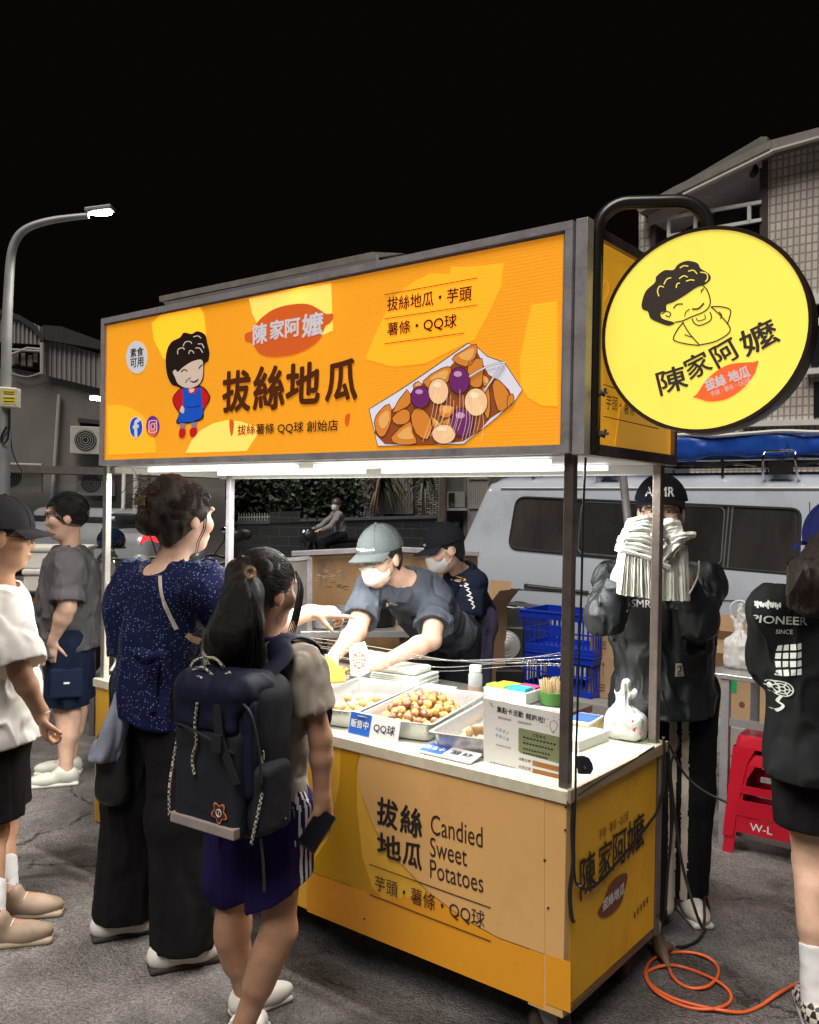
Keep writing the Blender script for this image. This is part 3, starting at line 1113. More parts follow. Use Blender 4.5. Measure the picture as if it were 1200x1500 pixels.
def spiky(label, px, py, d, n, ln):
    c = P(px, py, d); base = Vector((c.x, d, 0))
    t = thing('yucca_plant', label, 'plant', base, group='spiky plants before the brick wall')
    w = MB()
    for i in range(n):
        a = 2 * math.pi * rng.random(); el = rng.uniform(-.9, 1.2)
        dr = Vector((math.cos(a) * math.cos(el), math.sin(a) * math.cos(el), math.sin(el)))
        o = c + Vector((0, 0, rng.uniform(-.1, .5)))
        p1 = o + dr * ln * .55; p2 = o + dr * ln + Vector((0, 0, -ln * .5))
        s = dr.cross(ZU).normalized() * .03
        w.use(LEAF[i % 3] if i % 4 else mat('leaf_dry', (0.16, 0.11, 0.05), rough=.7)).add([o + s, o - s, p1 - s, p1 + s], [(0, 1, 2, 3)]).add([p1 + s, p1 - s, p2], [(0, 1, 2)])
    w.build('leaves', t)
    w = MB().use(BARK); w.tube([base, c], [.08, .06], 8); w.build('stem', t)


spiky('spiky plant with drooping dry leaves before the left strip of lit brick', 560, 712, 25.0, 90, 1.0)
spiky('spiky plant with drooping leaves before the right strip of lit brick', 622, 706, 24.8, 70, .85)

# utility poles between the houses
for x, lab, r_, m_ in ((197, 'thin pale utility pole left of the street tree', .06, mat('pole_pale', (0.3, 0.28, 0.26), rough=.7)), (646, 'dark metal pole at the corner of the concrete house', .05, STEEL_D), (179, 'slim white pipe pole beside the grey sedan', .04, mat('pole_white', (0.5, 0.48, 0.45), rough=.6))):
    dd = 18.6 if x != 646 else 11.0
    b_ = G(x, 742 + 1.55 * FOC / dd); w = MB().use(m_)
    w.tube([b_, b_ + Vector((0, 0, 1.2)), b_ + Vector((0.02, 0, 4.2))], [r_ * 1.2, r_, r_ * .9], 12)
    w.lathe([(r_ * 2, 0), (r_ * 2, .04), (r_ * 1.2, .06)], b_, 12)
    tag(w.build('utility_pole', smooth=True), lab, 'pole', 'poles before the houses')

# street lamp
SL = 13.0
lamp = thing('street_lamp', 'tall curved-arm street lamp glowing at the far left', 'street lamp', Vector((P(6, 870, SL).x, SL, 0)))
w = MB().use(mat('galvanised', (0.33, 0.33, 0.34), rough=.5, metal=.4, var=.2, vscale=3))
pp = [P(6, 870, SL), P(7, 700, SL), P(10, 500, SL), P(13, 420, SL), P(17, 372, SL), P(27, 346, SL), P(45, 332, SL), P(75, 323, SL), P(110, 318, SL), P(130, 316, SL)]
pp[0].z = 0
pp = [pp[0]] + spline(pp[1:], 6)
w.tube(pp, [.085] + [.078 - .036 * i / len(pp) for i in range(len(pp) - 1)], 14)
w.build('pole', lamp, smooth=True)
w = MB().use(mat('lamp_housing', (0.25, 0.25, 0.26), rough=.4))
a_, b_ = P(127, 315, SL), P(166, 309, SL)
w.obox(a_ + Vector((0, 0, .05)), b_ + Vector((0, 0, .04)), .22, .07)
w.build('housing', lamp, bevel=.02)
w = MB().use(mat('lamp_led', (1, 1, .9), emis=45, ecol=(1.0, .98, .85), var=0))
w.ball((a_ + b_) / 2 - Vector((0, 0, .0)), ((b_ - a_).length * .46, .085, .035), 20, 10)
w.build('lamp_lens', lamp)
ld = bpy.data.lights.new('lamp_light', 'SPOT'); ld.energy = 420; ld.spot_size = 2.4; ld.spot_blend = .6; ld.color = (1, .95, .82); ld.shadow_soft_size = .12
lo = bpy.data.objects.new('lamp_light', ld); C.objects.link(lo); lo.parent = lamp
lo.location = (a_ + b_) / 2 - lamp.location - Vector((0, 0, .12)); 
w = MB().use(mat('box_beige', (0.5, 0.48, 0.42), rough=.5, var=.1))
SP = Plane(P(8, 580, SL - .15), (0, -1, 0))
slab(w, SP, [(-2, 566), (24, 568), (23, 598), (-2, 596)], .18)
bx = w.build('control_box', lamp, bevel=.02)
w = MB()
art_poly(w, SP, [(3, 571), (23, 572), (23, 592), (3, 591)], mat('sticker_yellow', (0.75, 0.6, 0.05), rough=.5), .003)
for y in (574, 577, 583, 588):
    art_stroke(w, SP, [(5, y), (21, y + .5)], 1.4, INK, .005)
art_stroke(w, SP, [(5, 580), (21, 580.5)], 1.6, WHITE, .005)
w.build('sticker', bx)
w = MB().use(BLACK)
w.tube(spline([P(14, 600, SL - .1), P(12, 640, SL - .1), P(4, 650, SL - .1), P(2, 640, SL - .1), P(10, 625, SL - .1)], 6), .015, 6)
w.tube(spline([P(14, 600, SL - .1), P(18, 660, SL + 1), P(32, 690, SL + 3)], 6), .012, 6)
w.build('cable', lamp)

# second white floodlight behind the sign's left edge
fl = thing('floodlight', 'small white floodlight shining at the left end of the stall sign', 'floodlight', P(140, 583, 14))
w = MB().use(BLACK); w.obox(P(128, 581, 14), P(152, 585, 14), .12, .08); w.obox(P(150, 583, 14.05), P(160, 590, 16), .03, .03); w.build('housing', fl)
w = MB().use(mat('flood_led', (1, 1, 1), emis=30, ecol=(.95, 1, 1), var=0)); w.obox(P(133, 583, 13.9), P(150, 584, 13.9), .05, .06); w.build('lens', fl)
ld = bpy.data.lights.new('flood_light', 'SPOT'); ld.energy = 160; ld.spot_size = 2.2; ld.spot_blend = .5; ld.color = (.95, 1, 1)
lo = bpy.data.objects.new('flood_light', ld); C.objects.link(lo); lo.parent = fl; lo.location = (0, -.25, -.05); lo.rotation_euler = (math.radians(40), 0, math.radians(-20))
# ================================================================== the stall cart
def Lc(x, y, z):
    return CART0 + CX * x + CY * y + ZU * z


CL, CW = 2.30, 0.655
Z0, ZC, ZS, ZT = 0.15, 0.777, 1.703, 2.336
cart = thing('market_stall_cart', 'yellow wheeled snack stall with lit orange banner and open food counter', 'market stall', CART0, -YAW)
FR = Matrix.Translation(CART0) @ Matrix.Rotation(-YAW, 4, 'Z')


def cbox(mb, lo, hi):
    return mb.box(lo, hi, FR)


AMBER = mat('panel_amber', (0.86, 0.37, 0.018), rough=0.42, var=0.05, vscale=2, dirt=(0.55, 0.2, 0.02), dscale=3, damt=.25)
AMBER_L = mat('panel_yellow', (0.88, 0.5, 0.05), rough=0.42, var=0.06, vscale=2)
AMBER_D = mat('panel_deep', (0.62, 0.33, 0.006), rough=0.42, var=0.06, vscale=2)
PEACH = mat('panel_peach', (0.78, 0.46, 0.17), rough=0.4, var=0.06, vscale=2.5, dirt=(0.5, 0.25, 0.1), dscale=2.2, damt=.45)
SIDEY = mat('panel_side', (0.92, 0.47, 0.010), rough=0.5, var=0.1, vscale=3, dirt=(0.5, 0.22, 0.015), dscale=4, damt=.4)
DKBROWN = mat('ink_brown', (0.045, 0.015, 0.008), rough=.6, var=0)

# counter body
FPL = Plane(Lc(0, 0, 0), -CY)
b = MB().use(AMBER_L); cbox(b, (-CL, 0, Z0), (-0.115, .03, ZC - .03)); fpan = b.build('front_panel', cart, bevel=.003)
b = MB().use(PEACH); cbox(b, (-0.111, -.002, Z0 - .005), (0, .03, ZC - .03)); cpan = b.build('corner_panel', cart, bevel=.003)
b = MB()
art_poly(b, FPL, [(800, 1470), (836, 1484), (836, 1409), (800, 1398)], AMBER, .0035)
b.build('artwork', cpan)
b = MB().use(SIDEY); cbox(b, (-.028, .032, Z0), (0.0, CW - .03, ZC - .035)); span = b.build('side_panel', cart, bevel=.003)
b = MB().use(mat('back_inner', (0.35, 0.33, 0.3), rough=.4, metal=.6, var=.2)); cbox(b, (-CL, CW - .03, Z0), (-.03, CW, ZC - .035)); b.build('back_panel', cart, bevel=.003)
b = MB().use(AMBER); cbox(b, (-CL - .001, .031, Z0), (-CL + .03, CW - .031, ZC - .035)); b.build('end_panel', cart, bevel=.003)
b = MB().use(STEEL_D)
for (x, y) in ((-.021, .024), (-CL + .021, .022), (-.012, CW - .012), (-CL + .012, CW - .012)):
    cbox(b, (x - .016, y - .018, Z0 - .01), (x + .018, y + .018, ZC - .036))
cbox(b, (-CL, .03, Z0 - .012), (0, CW - .03, Z0 + .02))
b.build('corner_trim', cart, bevel=.002)
TOPM = mat('counter_film', (0.66, 0.68, 0.55), rough=.22, var=.07, vscale=7, bump=.12, bscale=18, coat=.6)
b = MB().use(TOPM); cbox(b, (-CL - .01, -.006, ZC - .032), (.006, CW + .03, ZC)); ctop = b.build('counter_top', cart, bevel=.004)
b = MB().use(mat('wood_edge', (0.36, 0.27, 0.17), rough=.7, var=.25, vscale=20, stretch=(1, .1, 1))); cbox(b, (.0065, -.004, ZC - .034), (.014, CW + .028, ZC + .001)); b.build('edge_strip', cart)
b = MB().use(mat('edge_light', (0.7, 0.66, 0.5), rough=.3, var=.15, vscale=30)); cbox(b, (-CL - .008, -.0105, ZC - .036), (.004, -.0065, ZC - .003)); b.build('front_edge', cart)

# artwork on the front of the counter
b = MB()
art_poly(b, FPL, [(530, 1085), (523, 1124), (530, 1165), (550, 1215), (585, 1262), (630, 1308), (680, 1345), (730, 1373), (798, 1397), (798, 1140), (780, 1136), (640, 1106)], PEACH, .0035, 0, zmax=ZC - .034)
art_poly(b, FPL, [(450, 1275), (510, 1296), (560, 1316), (545, 1300), (530, 1255), (522, 1180), (522, 1124), (528, 1088), (500, 1080), (497, 1150), (480, 1230)], AMBER_D, .0022, 0, zmax=ZC - .034)
art_poly(b, FPL, [(450, 1335), (796, 1476), (797, 1398), (730, 1375), (680, 1347), (630, 1310), (570, 1318), (450, 1276)], AMBER, .0026, 0)
b.build('artwork', fpan)
b = MB()
for s, x0, x1, y, h in (('拔', 553, 582, 1191, 40), ('絲', 587, 618, 1203, 42), ('地', 553, 587, 1240, 34), ('瓜', 591, 618, 1252, 36)):
    ptext(b, FPL, s, (x0, y - 5), (x1, y + 5), h, INK, .006, bold=.026)
ptext(b, FPL, 'Candied', (631, 1207), (707, 1227), 30, DKBROWN, .006)
ptext(b, FPL, 'Sweet', (630, 1240), (684, 1255), 29, DKBROWN, .006)
ptext(b, FPL, 'Potatoes', (630, 1272), (708, 1294), 28, DKBROWN, .006)
art_stroke(b, FPL, [(541, 1266), (719, 1330)], 1.3, DKBROWN, .006)
art_stroke(b, FPL, [(541, 1310), (719, 1379)], 1.3, DKBROWN, .006)
ptext(b, FPL, '芋頭・薯條・QQ球', (549, 1293), (710, 1349), 26, DKBROWN, .006)
b.build('lettering', fpan)
b = MB().use(INK)
for px, py in ((534, 1346), (688, 1137), (829, 1182), (828, 1216), (798, 1260), (803, 1330)):
    w_ = FPL(px, py, .005); b.ball(w_, (.004, .0015, .003), 8, 5)
b.build('scuffs', cpan)

# artwork on the end of the counter
SPL = Plane(Lc(0.0, 0, 0), CX)
b = MB()
ptext(b, SPL, '芋頭・薯條・QQ球', (878, 1224), (921, 1194), 15, DKBROWN, .004)
for s, x0, y0, x1, y1, h in (('陳', 850, 1290, 873, 1270, 60), ('家', 877, 1266, 897, 1252, 54), ('阿', 898, 1250, 918, 1235, 50), ('嬤', 919, 1233, 944, 1212, 52)):
    ptext(b, SPL, s, (x0, y0), (x1, y1), h, INK, .004, bold=.010)
for k in range(5):  # characters too small to read in the photo
    x, y = 930 + 4.6 * k, 1341 - 5.6 * k
    for d in (-3, 0, 3):
        art_stroke(b, SPL, [(x - 1.3, y + d), (x + 1.4, y + d - 2)], 1.0, DKBROWN, .004)
    art_stroke(b, SPL, [(x, y - 4), (x, y + 4)], .8, DKBROWN, .0048)
BR = mat('logo_brown', (0.2, 0.055, 0.02), rough=.5, var=.05)
art_poly(b, SPL, [(876, 1336), (884, 1320), (893, 1297), (905, 1284), (917, 1279), (919, 1286), (916, 1300), (910, 1322), (897, 1338), (884, 1344), (878, 1341)], BR, .002, 4)
ptext(b, SPL, '拔絲地瓜', (883, 1327), (915, 1300), 17, PAPER, .005, bold=.02)
b.build('lettering', span)
b = MB().use(mat('cream_pipe', (0.6, 0.58, 0.5), rough=.5)); cbox(b, (-.02, CW - .028, ZC - .17), (.006, CW - .012, ZC - .035)); b.build('cable_clip', cart)

# posts
b = MB().use(mat('bright_steel', (0.55, 0.54, 0.5), rough=.33, metal=.85, var=.15, vscale=9, dirt=(.3, .26, .2), dscale=11, damt=.5)); cbox(b, (-2.29, .012, ZC), (-2.262, .04, ZS)); b.build('post', cart, bevel=.003, label='bright front post at the left end')
b = MB().use(STEEL_D); cbox(b, (-.030, .004, ZC), (-.001, .033, ZS)); b.build('post', cart, bevel=.003, label='brown front post at the right end')
b = MB().use(STEEL_D); cbox(b, (-.034, CW - .03, ZC), (-.004, CW, ZS)); b.build('post', cart, bevel=.003, label='back post at the right end')
b = MB().use(STEEL); cbox(b, (-2.2, CW - .03, ZC), (-2.17, CW, ZS)); b.build('post', cart, bevel=.003, label='back post at the left end')

# roof: banner boxes, ceiling, lights
SX0, SX1 = -2.262, .0
FRW = .023
front_y = -.012
SF = Plane(Lc(0, front_y, 0), -CY)


def lit(name, col, e=.5, tr=0.0):
    m = mat('lit_' + name, col, rough=.38, var=.03, vscale=2, emis=e)
    return m


def ribs(m, scale=95.0):
    """fine horizontal ribs of the twin-wall sheet"""
    nt = m.node_tree; b_ = nt.nodes['Principled BSDF']
    tc = nt.nodes.new('ShaderNodeTexCoord'); wv = nt.nodes.new('ShaderNodeTexWave')
    wv.wave_type = 'BANDS'; wv.bands_direction = 'Z'; wv.inputs['Scale'].default_value = scale / 3.0
    wv.inputs['Distortion'].default_value = 0.15
    nt.links.new(tc.outputs['Object'], wv.inputs[0])
    bp = nt.nodes.new('ShaderNodeBump'); bp.inputs['Strength'].default_value = .16; bp.inputs['Distance'].default_value = .002
    nt.links.new(wv.outputs['Fac'], bp.inputs['Height']); nt.links.new(bp.outputs[0], b_.inputs['Normal'])
    # sheet is translucent plastic: the lamp inside shows through
    return m


def translucent(m, amt=.35):
    nt = m.node_tree; b_ = nt.nodes['Principled BSDF']; out = nt.nodes['Material Output']
    t = nt.nodes.new('ShaderNodeBsdfTranslucent'); ad = nt.nodes.new('ShaderNodeAddShader')
    c = b_.inputs['Base Color'].default_value
    t.inputs[0].default_value = (min(1, c[0] * 1.0), min(1, c[1] * 1.3), min(1, c[2] * 3.0), 1)
    nt.links.new(b_.outputs[0], ad.inputs[0]); nt.links.new(t.outputs[0], ad.inputs[1]); nt.links.new(ad.outputs[0], out.inputs[0])
    return m


EM = .27
S_BASE = translucent(ribs(lit('amber', (0.60, 0.325, 0.022), EM)))
S_LITE = translucent(ribs(lit('amber_light', (0.67, 0.43, 0.036), EM)))
S_PALE = translucent(ribs(lit('peach', (0.68, 0.47, 0.15), EM)))
S_MID = translucent(ribs(lit('amber_mid', (0.63, 0.37, 0.028), EM)))
S_ORANGE = lit('orange', (0.80, 0.14, 0.025), EM)
S_WHITE = lit('white', (0.72, 0.72, 0.78), EM)
S_BROWN = lit('brown', (0.085, 0.022, 0.006), .35)
S_INK = lit('ink', (0.02, 0.012, 0.01), .2)
S_BLUE = lit('blue', (0.012, 0.10, 0.62), EM)
S_RED = lit('red', (0.62, 0.015, 0.015), EM)
S_SKIN = lit('pale_skin', (0.76, 0.60, 0.50), EM)
S_SOCK = lit('sock', (0.32, 0.22, 0.30), EM)

front = None
b = MB().use(S_BASE)
cbox(b, (SX0 + FRW, front_y, ZS + FRW), (SX1 - FRW, front_y + .003, ZT - FRW))
front = b.build('front_banner', cart)
b = MB().use(STEEL)
for lo, hi in (((SX0, front_y - .014, ZT - FRW), (SX1, front_y + .05, ZT)), ((SX0, front_y - .014, ZS), (SX1, front_y + .05, ZS + FRW)),
               ((SX0, front_y - .0135, ZS + FRW), (SX0 + FRW, front_y + .05, ZT - FRW)), ((SX1 - FRW, front_y - .0135, ZS + FRW), (SX1, front_y + .05, ZT - FRW))):
    cbox(b, lo, hi)
b.build('banner_frame', front, bevel=.002)
b = MB().use(mat('bright_trim', (0.6, 0.58, 0.62), rough=.3, metal=.7, var=.2, vscale=20))
T_ = .008
for lo, hi in (((SX0 + FRW, front_y - .006, ZT - FRW - T_), (SX1 - FRW, front_y - .001, ZT - FRW)), ((SX1 - FRW - T_, front_y - .006, ZS + FRW), (SX1 - FRW, front_y - .001, ZT - FRW - T_)),
               ((SX0 + FRW, front_y - .006, ZS + FRW), (SX0 + FRW + T_ * .6, front_y - .001, ZT - FRW - T_))):
    cbox(b, lo, hi)
b.build('banner_bead', front)
# end banner and its corner post
EY0, EY1 = .05, CW + .01
b = MB().use(STEEL)
cbox(b, (.004, -.016, ZS - .005), (.04, .022, ZT + .004))
b.build('corner_post', cart, bevel=.002)
EP = Plane(Lc(.018, 0, 0), CX)
b = MB().use(ribs(lit('end_amber', (0.78, 0.36, 0.02), .5))); cbox(b, (.015, EY0, ZS + .03), (.018, EY1 - .02, ZT - .03)); endb = b.build('end_banner', cart)
b = MB().use(STEEL_D)
for lo, hi in (((.0, .023, ZT - .03), (.034, EY1, ZT)), ((.0, .023, ZS - .004), (.034, EY1, ZS + .03)), ((.0005, .023, ZS + .03), (.033, EY0, ZT - .03)), ((.0005, EY1 - .02, ZS + .03), (.033, EY1, ZT - .03))):
    cbox(b, lo, hi)
b.build('banner_frame', endb, bevel=.002)
b = MB()
art_stroke(b, EP, [(884, 563), (960, 590)], 1.2, S_INK, .003)
art_stroke(b, EP, [(884, 610), (965, 628)], 1.2, S_INK, .003)
ptext(b, EP, '芋頭・薯條', (888, 588), (930, 600), 22, S_INK, .003)
art_poly(b, EP, [(900, 660), (908, 600), (930, 575), (975, 590), (978, 672)], lit('end_light', (0.85, 0.42, 0.05), .33), .0015)
art_stroke(b, EP, [(880, 425), (890, 410), (893, 425), (886, 440), (880, 432)], 1.2, lit('end_light', (0, 0, 0)), .003, 4)
b.build('lettering', endb)
# other two sides, ceiling, roof sheet, ridge strip
GRYM = mat('roof_grey', (0.16, 0.155, 0.16), rough=.6, var=.2)
b = MB().use(GRYM)
cbox(b, (SX0, CW - .02, ZS), (SX1, CW + .01, ZT - .03)); cbox(b, (SX0, .052, ZS), (SX0 + .02, CW - .022, ZT - .031)); cbox(b, (SX0, .052, ZT - .06), (-.002, CW - .022, ZT - .033))
b.build('roof_shell', cart)
CEIL = mat('ceiling_white', (0.8, 0.81, 0.8), rough=.35, var=.05)
b = MB().use(CEIL); cbox(b, (SX0 + .022, .052, ZS - .002), (-.003, CW - .023, ZS + .012))
cbox(b, (SX0, CW - .02, ZS - .035), (-.036, CW + .008, ZS - .002)); cbox(b, (SX0, .04, ZS - .03), (SX0 + .02, CW - .03, ZS - .004))
b.build('ceiling', cart)
b = MB().use(mat('tube_glow', (1, 1, 1), emis=1.3, ecol=(.97, 1.0, .98), var=0))
TUBES = [(-2.1, -1.2, .12), (-1.1, -.14, .12), (-2.1, -1.2, .5), (-1.1, -.14, .5)]
for x0, x1, y in TUBES:
    cbox(b, (x0, y - .012, ZS - .024), (x1, y + .012, ZS - .006))
b.build('light_tube', cart)
for x0, x1, y in TUBES:
    ld = bpy.data.lights.new('tube_light', 'AREA'); ld.shape = 'RECTANGLE'; ld.size = x1 - x0; ld.size_y = .03
    ld.energy = 18.5; ld.color = (1.0, .985, .93)
    lo = bpy.data.objects.new('tube_light', ld); C.objects.link(lo); lo.parent = cart; lo.location = ((x0 + x1) / 2, y, ZS - .03)
# lamp inside the banner box
ld = bpy.data.lights.new('banner_lamp', 'POINT'); ld.energy = .9; ld.shadow_soft_size = .03; ld.color = (1, .96, .85)
lo = bpy.data.objects.new('banner_lamp', ld); C.objects.link(lo); lo.parent = cart
q = SF(438, 432); loc = FR.inverted() @ q; lo.location = (loc.x, front_y + .05, loc.z)
# ridge strip over the roof
RP = Plane(Lc(0, .36, 0), -CY)
b = MB().use(mat('ridge_metal', (0.33, 0.31, 0.28), rough=.5, metal=.5, var=.25, vscale=12)); 
b.prism([RP(233, 434), RP(545, 369), RP(592, 371), RP(556, 377), RP(234, 442)], CY * .22)
b.build('ridge_strip', cart)
b = MB().use(GRYM)
b.prism([RP(240, 443), RP(552, 378), RP(575, 395), RP(250, 464)], CY * .18)
b.use(STEEL); b.tube([RP(553, 373), RP(554, 392)], .006, 6)
b.build('ridge_base', cart)

# artwork of the front banner, measured on its face
def z2(*p): return [(140 + x / 3.3333, 330 + y / 3.3333) for x, y in p]
def z3(*p): return [(480 + x / 3.1579, 330 + y / 3.1579) for x, y in p]


b = MB()
art_poly(b, SF, z2((275, 478), (320, 438), (508, 398), (530, 440), (538, 520), (545, 640), (470, 700), (330, 650), (285, 560)), S_LITE, .0012)
art_poly(b, SF, z2((60, 882), (110, 878), (170, 892), (235, 935), (275, 1000), (295, 1085), (290, 1112), (62, 1122)), S_MID, .0012)
art_poly(b, SF, z2((440, 1112), (470, 1050), (510, 1005), (570, 970), (640, 952), (705, 958), (790, 985), (785, 1030), (738, 1102)), S_PALE, .0012)
art_poly(b, SF, z2((750, 358), (1150, 284), (1158, 515), (1060, 560), (900, 560), (800, 500), (765, 430)), S_PALE, .0012)  # pale patch paints the backlight's hot spot into the sheet
art_poly(b, SF, z3((175, 620), (215, 520), (262, 420), (310, 330), (400, 262), (480, 222), (565, 228), (570, 195), (700, 190), (815, 176), (800, 290), (750, 400), (680, 530), (640, 545), (450, 640), (300, 655)), S_MID, .0012)
art_poly(b, SF, z3((945, 368), (1062, 352), (1062, 838), (990, 835), (930, 800), (893, 745), (890, 620), (915, 500)), S_MID, .0012)
# orange root-shaped badge
art_poly(b, SF, z2((731, 532), (750, 521), (765, 515), (800, 462), (870, 410), (960, 386), (1040, 385), (1095, 412), (1128, 433), (1160, 431), (1157, 462), (1140, 482), (1122, 495), (1098, 552), (1040, 600), (960, 632), (860, 642), (800, 624), (765, 575), (732, 563)), S_ORANGE, .0022, 3)
# portrait of the stall's grandmother
def gran(b):
    L0, L1, L2, L3, L4 = .0022, .0030, .0038, .0046, .0054
    art_poly(b, SF, z2((343, 655), (352, 602), (375, 567), (412, 548), (432, 524), (470, 530), (498, 517), (535, 534), (546, 575), (556, 622), (550, 662), (532, 680), (528, 745), (505, 785), (465, 802), (425, 798), (398, 787), (372, 776), (350, 728)), S_INK, L0, 4)
    art_poly(b, SF, z2((378, 716), (392, 705), (402, 716), (432, 690), (476, 664), (518, 657), (526, 690), (523, 742), (503, 778), (465, 794), (430, 790), (402, 772), (390, 745)), S_SKIN, L1, 4)
    for s in (((418, 716), (434, 704), (449, 713)), ((506, 700), (514, 687), (523, 681))):
        art_stroke(b, SF, z2(*s), 1.4, S_INK, L2, 5)
    art_poly(b, SF, z2((461, 757), (482, 762), (504, 749), (494, 765), (474, 768)), S_INK, L2, 4)
    art_stroke(b, SF, z2((440, 770), (449, 754), (466, 744)), .9, S_INK, L2, 5)
    for s in (((402, 630), (404, 606), (428, 598), (434, 608)), ((428, 590), (440, 570), (462, 568), (470, 578)), ((455, 628), (462, 612), (476, 616), (480, 626)), ((488, 600), (508, 600), (524, 622)), ((500, 580), (520, 580), (530, 600)), ((478, 545), (500, 540), (516, 552))):
        art_stroke(b, SF, z2(*s), 1.3, S_SKIN, L2, 5)
    art_poly(b, SF, z2((424, 790), (376, 845), (392, 895), (408, 922), (396, 968), (470, 966), (525, 945), (530, 905), (558, 855), (556, 825), (516, 784)), S_INK, L0, 3)
    art_poly(b, SF, z2((423, 796), (380, 847), (396, 890), (408, 910), (428, 886)), S_RED, L1, 3)
    art_poly(b, SF, z2((515, 790), (552, 828), (552, 855), (526, 898), (519, 855)), S_RED, L1, 3)
    art_poly(b, SF, z2((452, 796), (484, 796), (498, 792), (492, 824), (470, 834), (456, 822)), S_RED, L1, 2)
    art_poly(b, SF, z2((458, 798), (482, 797), (480, 812), (468, 818), (460, 812)), S_SKIN, L2, 3)
    art_poly(b, SF, z2((426, 797), (448, 795), (456, 822), (488, 822), (499, 792), (514, 789), (521, 860), (526, 915), (518, 942), (470, 960), (400, 963), (412, 915), (428, 890)), S_BLUE, L2, 0)
    art_stroke(b, SF, z2((440, 884), (470, 890), (512, 880)), .8, S_INK, L3)
    art_poly(b, SF, z2((412, 908), (422, 880), (434, 896), (430, 918), (418, 914)), S_SKIN, L3, 3)
    art_poly(b, SF, z2((412, 966), (440, 966), (439, 996), (414, 996)), S_SOCK, L1); art_poly(b, SF, z2((468, 964), (496, 960), (494, 990), (468, 993)), S_SOCK, L1)
    art_poly(b, SF, z2((412, 995), (438, 995), (438, 1026), (422, 1040), (408, 1030)), S_RED, L2, 3); art_poly(b, SF, z2((464, 993), (494, 990), (494, 1018), (478, 1036), (462, 1026)), S_RED, L2, 3)


gran(b)
# paper tray of sweet potato
TO = lit('tray_orange', (0.68, 0.23, 0.035), .45); TD = lit('tray_dark', (0.30, 0.075, 0.02), .4); TP = lit('plum', (0.16, 0.025, 0.14), .45); TPH = lit('plum_light', (0.55, 0.3, 0.5), .45)
TC = lit('cream', (0.85, 0.55, 0.30), .5); TCH = lit('cream_light', (0.9, 0.72, 0.5), .5); TR = lit('tray_white', (0.70, 0.68, 0.78), .5); TY = lit('wedge_light', (0.8, 0.42, 0.12), .45)
tray_o = z3((192, 850), (330, 765), (440, 692), (560, 608), (650, 545), (690, 560), (740, 606), (820, 635), (862, 700), (902, 760), (862, 822), (760, 908), (630, 1012), (232, 1022))
art_poly(b, SF, tray_o, TR, .0022)
art_stroke(b, SF, tray_o, 1.0, S_INK, .003, closed=True)
art_poly(b, SF, z3((225, 905), (300, 850), (440, 730), (560, 660), (660, 560), (700, 600), (745, 690), (800, 720), (860, 810), (750, 895), (625, 1000), (265, 1012)), TD, .003, 2)
wedges = [((575, 620), (620, 582), (690, 548), (682, 620), (640, 655)), ((650, 640), (715, 615), (718, 720), (700, 750), (655, 735)), ((440, 722), (530, 660), (572, 660), (560, 720), (500, 765)), ((300, 862), (368, 758), (386, 820), (345, 852)), ((215, 912), (240, 860), (287, 825), (296, 900), (265, 972), (235, 972)), ((298, 890), (345, 850), (380, 862), (375, 912), (320, 922)), ((293, 980), (380, 905), (396, 960), (412, 1008), (330, 1014)), ((385, 880), (420, 842), (470, 880), (482, 940), (460, 990), (408, 962)), ((480, 880), (522, 920), (512, 962), (488, 930)), ((762, 740), (792, 714), (842, 780), (832, 842), (788, 856)), ((718, 690), (746, 712), (742, 745), (720, 740)), ((530, 905), (580, 890), (575, 945), (540, 950)), ((395, 740), (420, 722), (440, 745), (410, 770)), ((700, 780), (745, 740), (752, 860), (735, 892)), ((520, 830), (590, 840), (560, 890), (520, 880)), ((835, 790), (858, 780), (862, 812), (832, 840))]
for i, wd in enumerate(wedges):
    art_poly(b, SF, z3(*wd), TO, .004 + .0002 * i, 2)
    cxw = sum(p[0] for p in wd) / len(wd); cyw = sum(p[1] for p in wd) / len(wd)
    if i % 2 == 0:
        art_poly(b, SF, z3(*[(cxw + (x - cxw) * .62 + 4, cyw + (y - cyw) * .55 - 6) for x, y in wd]), TY, .005 + .0002 * i, 2)
    art_stroke(b, SF, z3(*wd), .8, S_INK, .0048 + .0002 * i, 2, closed=True)


def disc(b, cx, cy, rx, ry, m, lift, z=z3, n=28):
    art_poly(b, SF, z(*[(cx + rx * math.cos(a), cy + ry * math.sin(a)) for a in [2 * math.pi * i / n for i in range(n)]]), m, lift)


for cx, cy, rx, ry, m, mh_ in ((610, 718, 47, 60, TP, TPH), (430, 795, 43, 50, TP, TPH), (622, 912, 52, 65, TP, TPH), (513, 768, 45, 58, TC, TCH), (687, 818, 52, 63, TC, TCH), (538, 966, 53, 44, TC, TCH)):
    disc(b, cx, cy, rx + 3, ry + 3, S_INK, .009); disc(b, cx, cy, rx, ry, m, .0098); disc(b, cx - rx * .15, cy - ry * .5, rx * .4, ry * .22, mh_, .0106)
for s in (((655, 700), (735, 655), (822, 632)), ((725, 768), (770, 700), (816, 640))):
    art_stroke(b, SF, z3(*s), 3.0, S_INK, .0105, 3); art_stroke(b, SF, z3(*s), 1.9, TR, .0112, 3)
for k in range(16):
    x0 = 440 + 18 * k; a = (x0, 1000 - 12 * (k % 5)); e = (500 + 14 * k, 760 + 25 * (k % 4))
    art_stroke(b, SF, z3(a, ((a[0] + e[0]) / 2 + 12, (a[1] + e[1]) / 2), e), .35, TCH, .0115, 3)
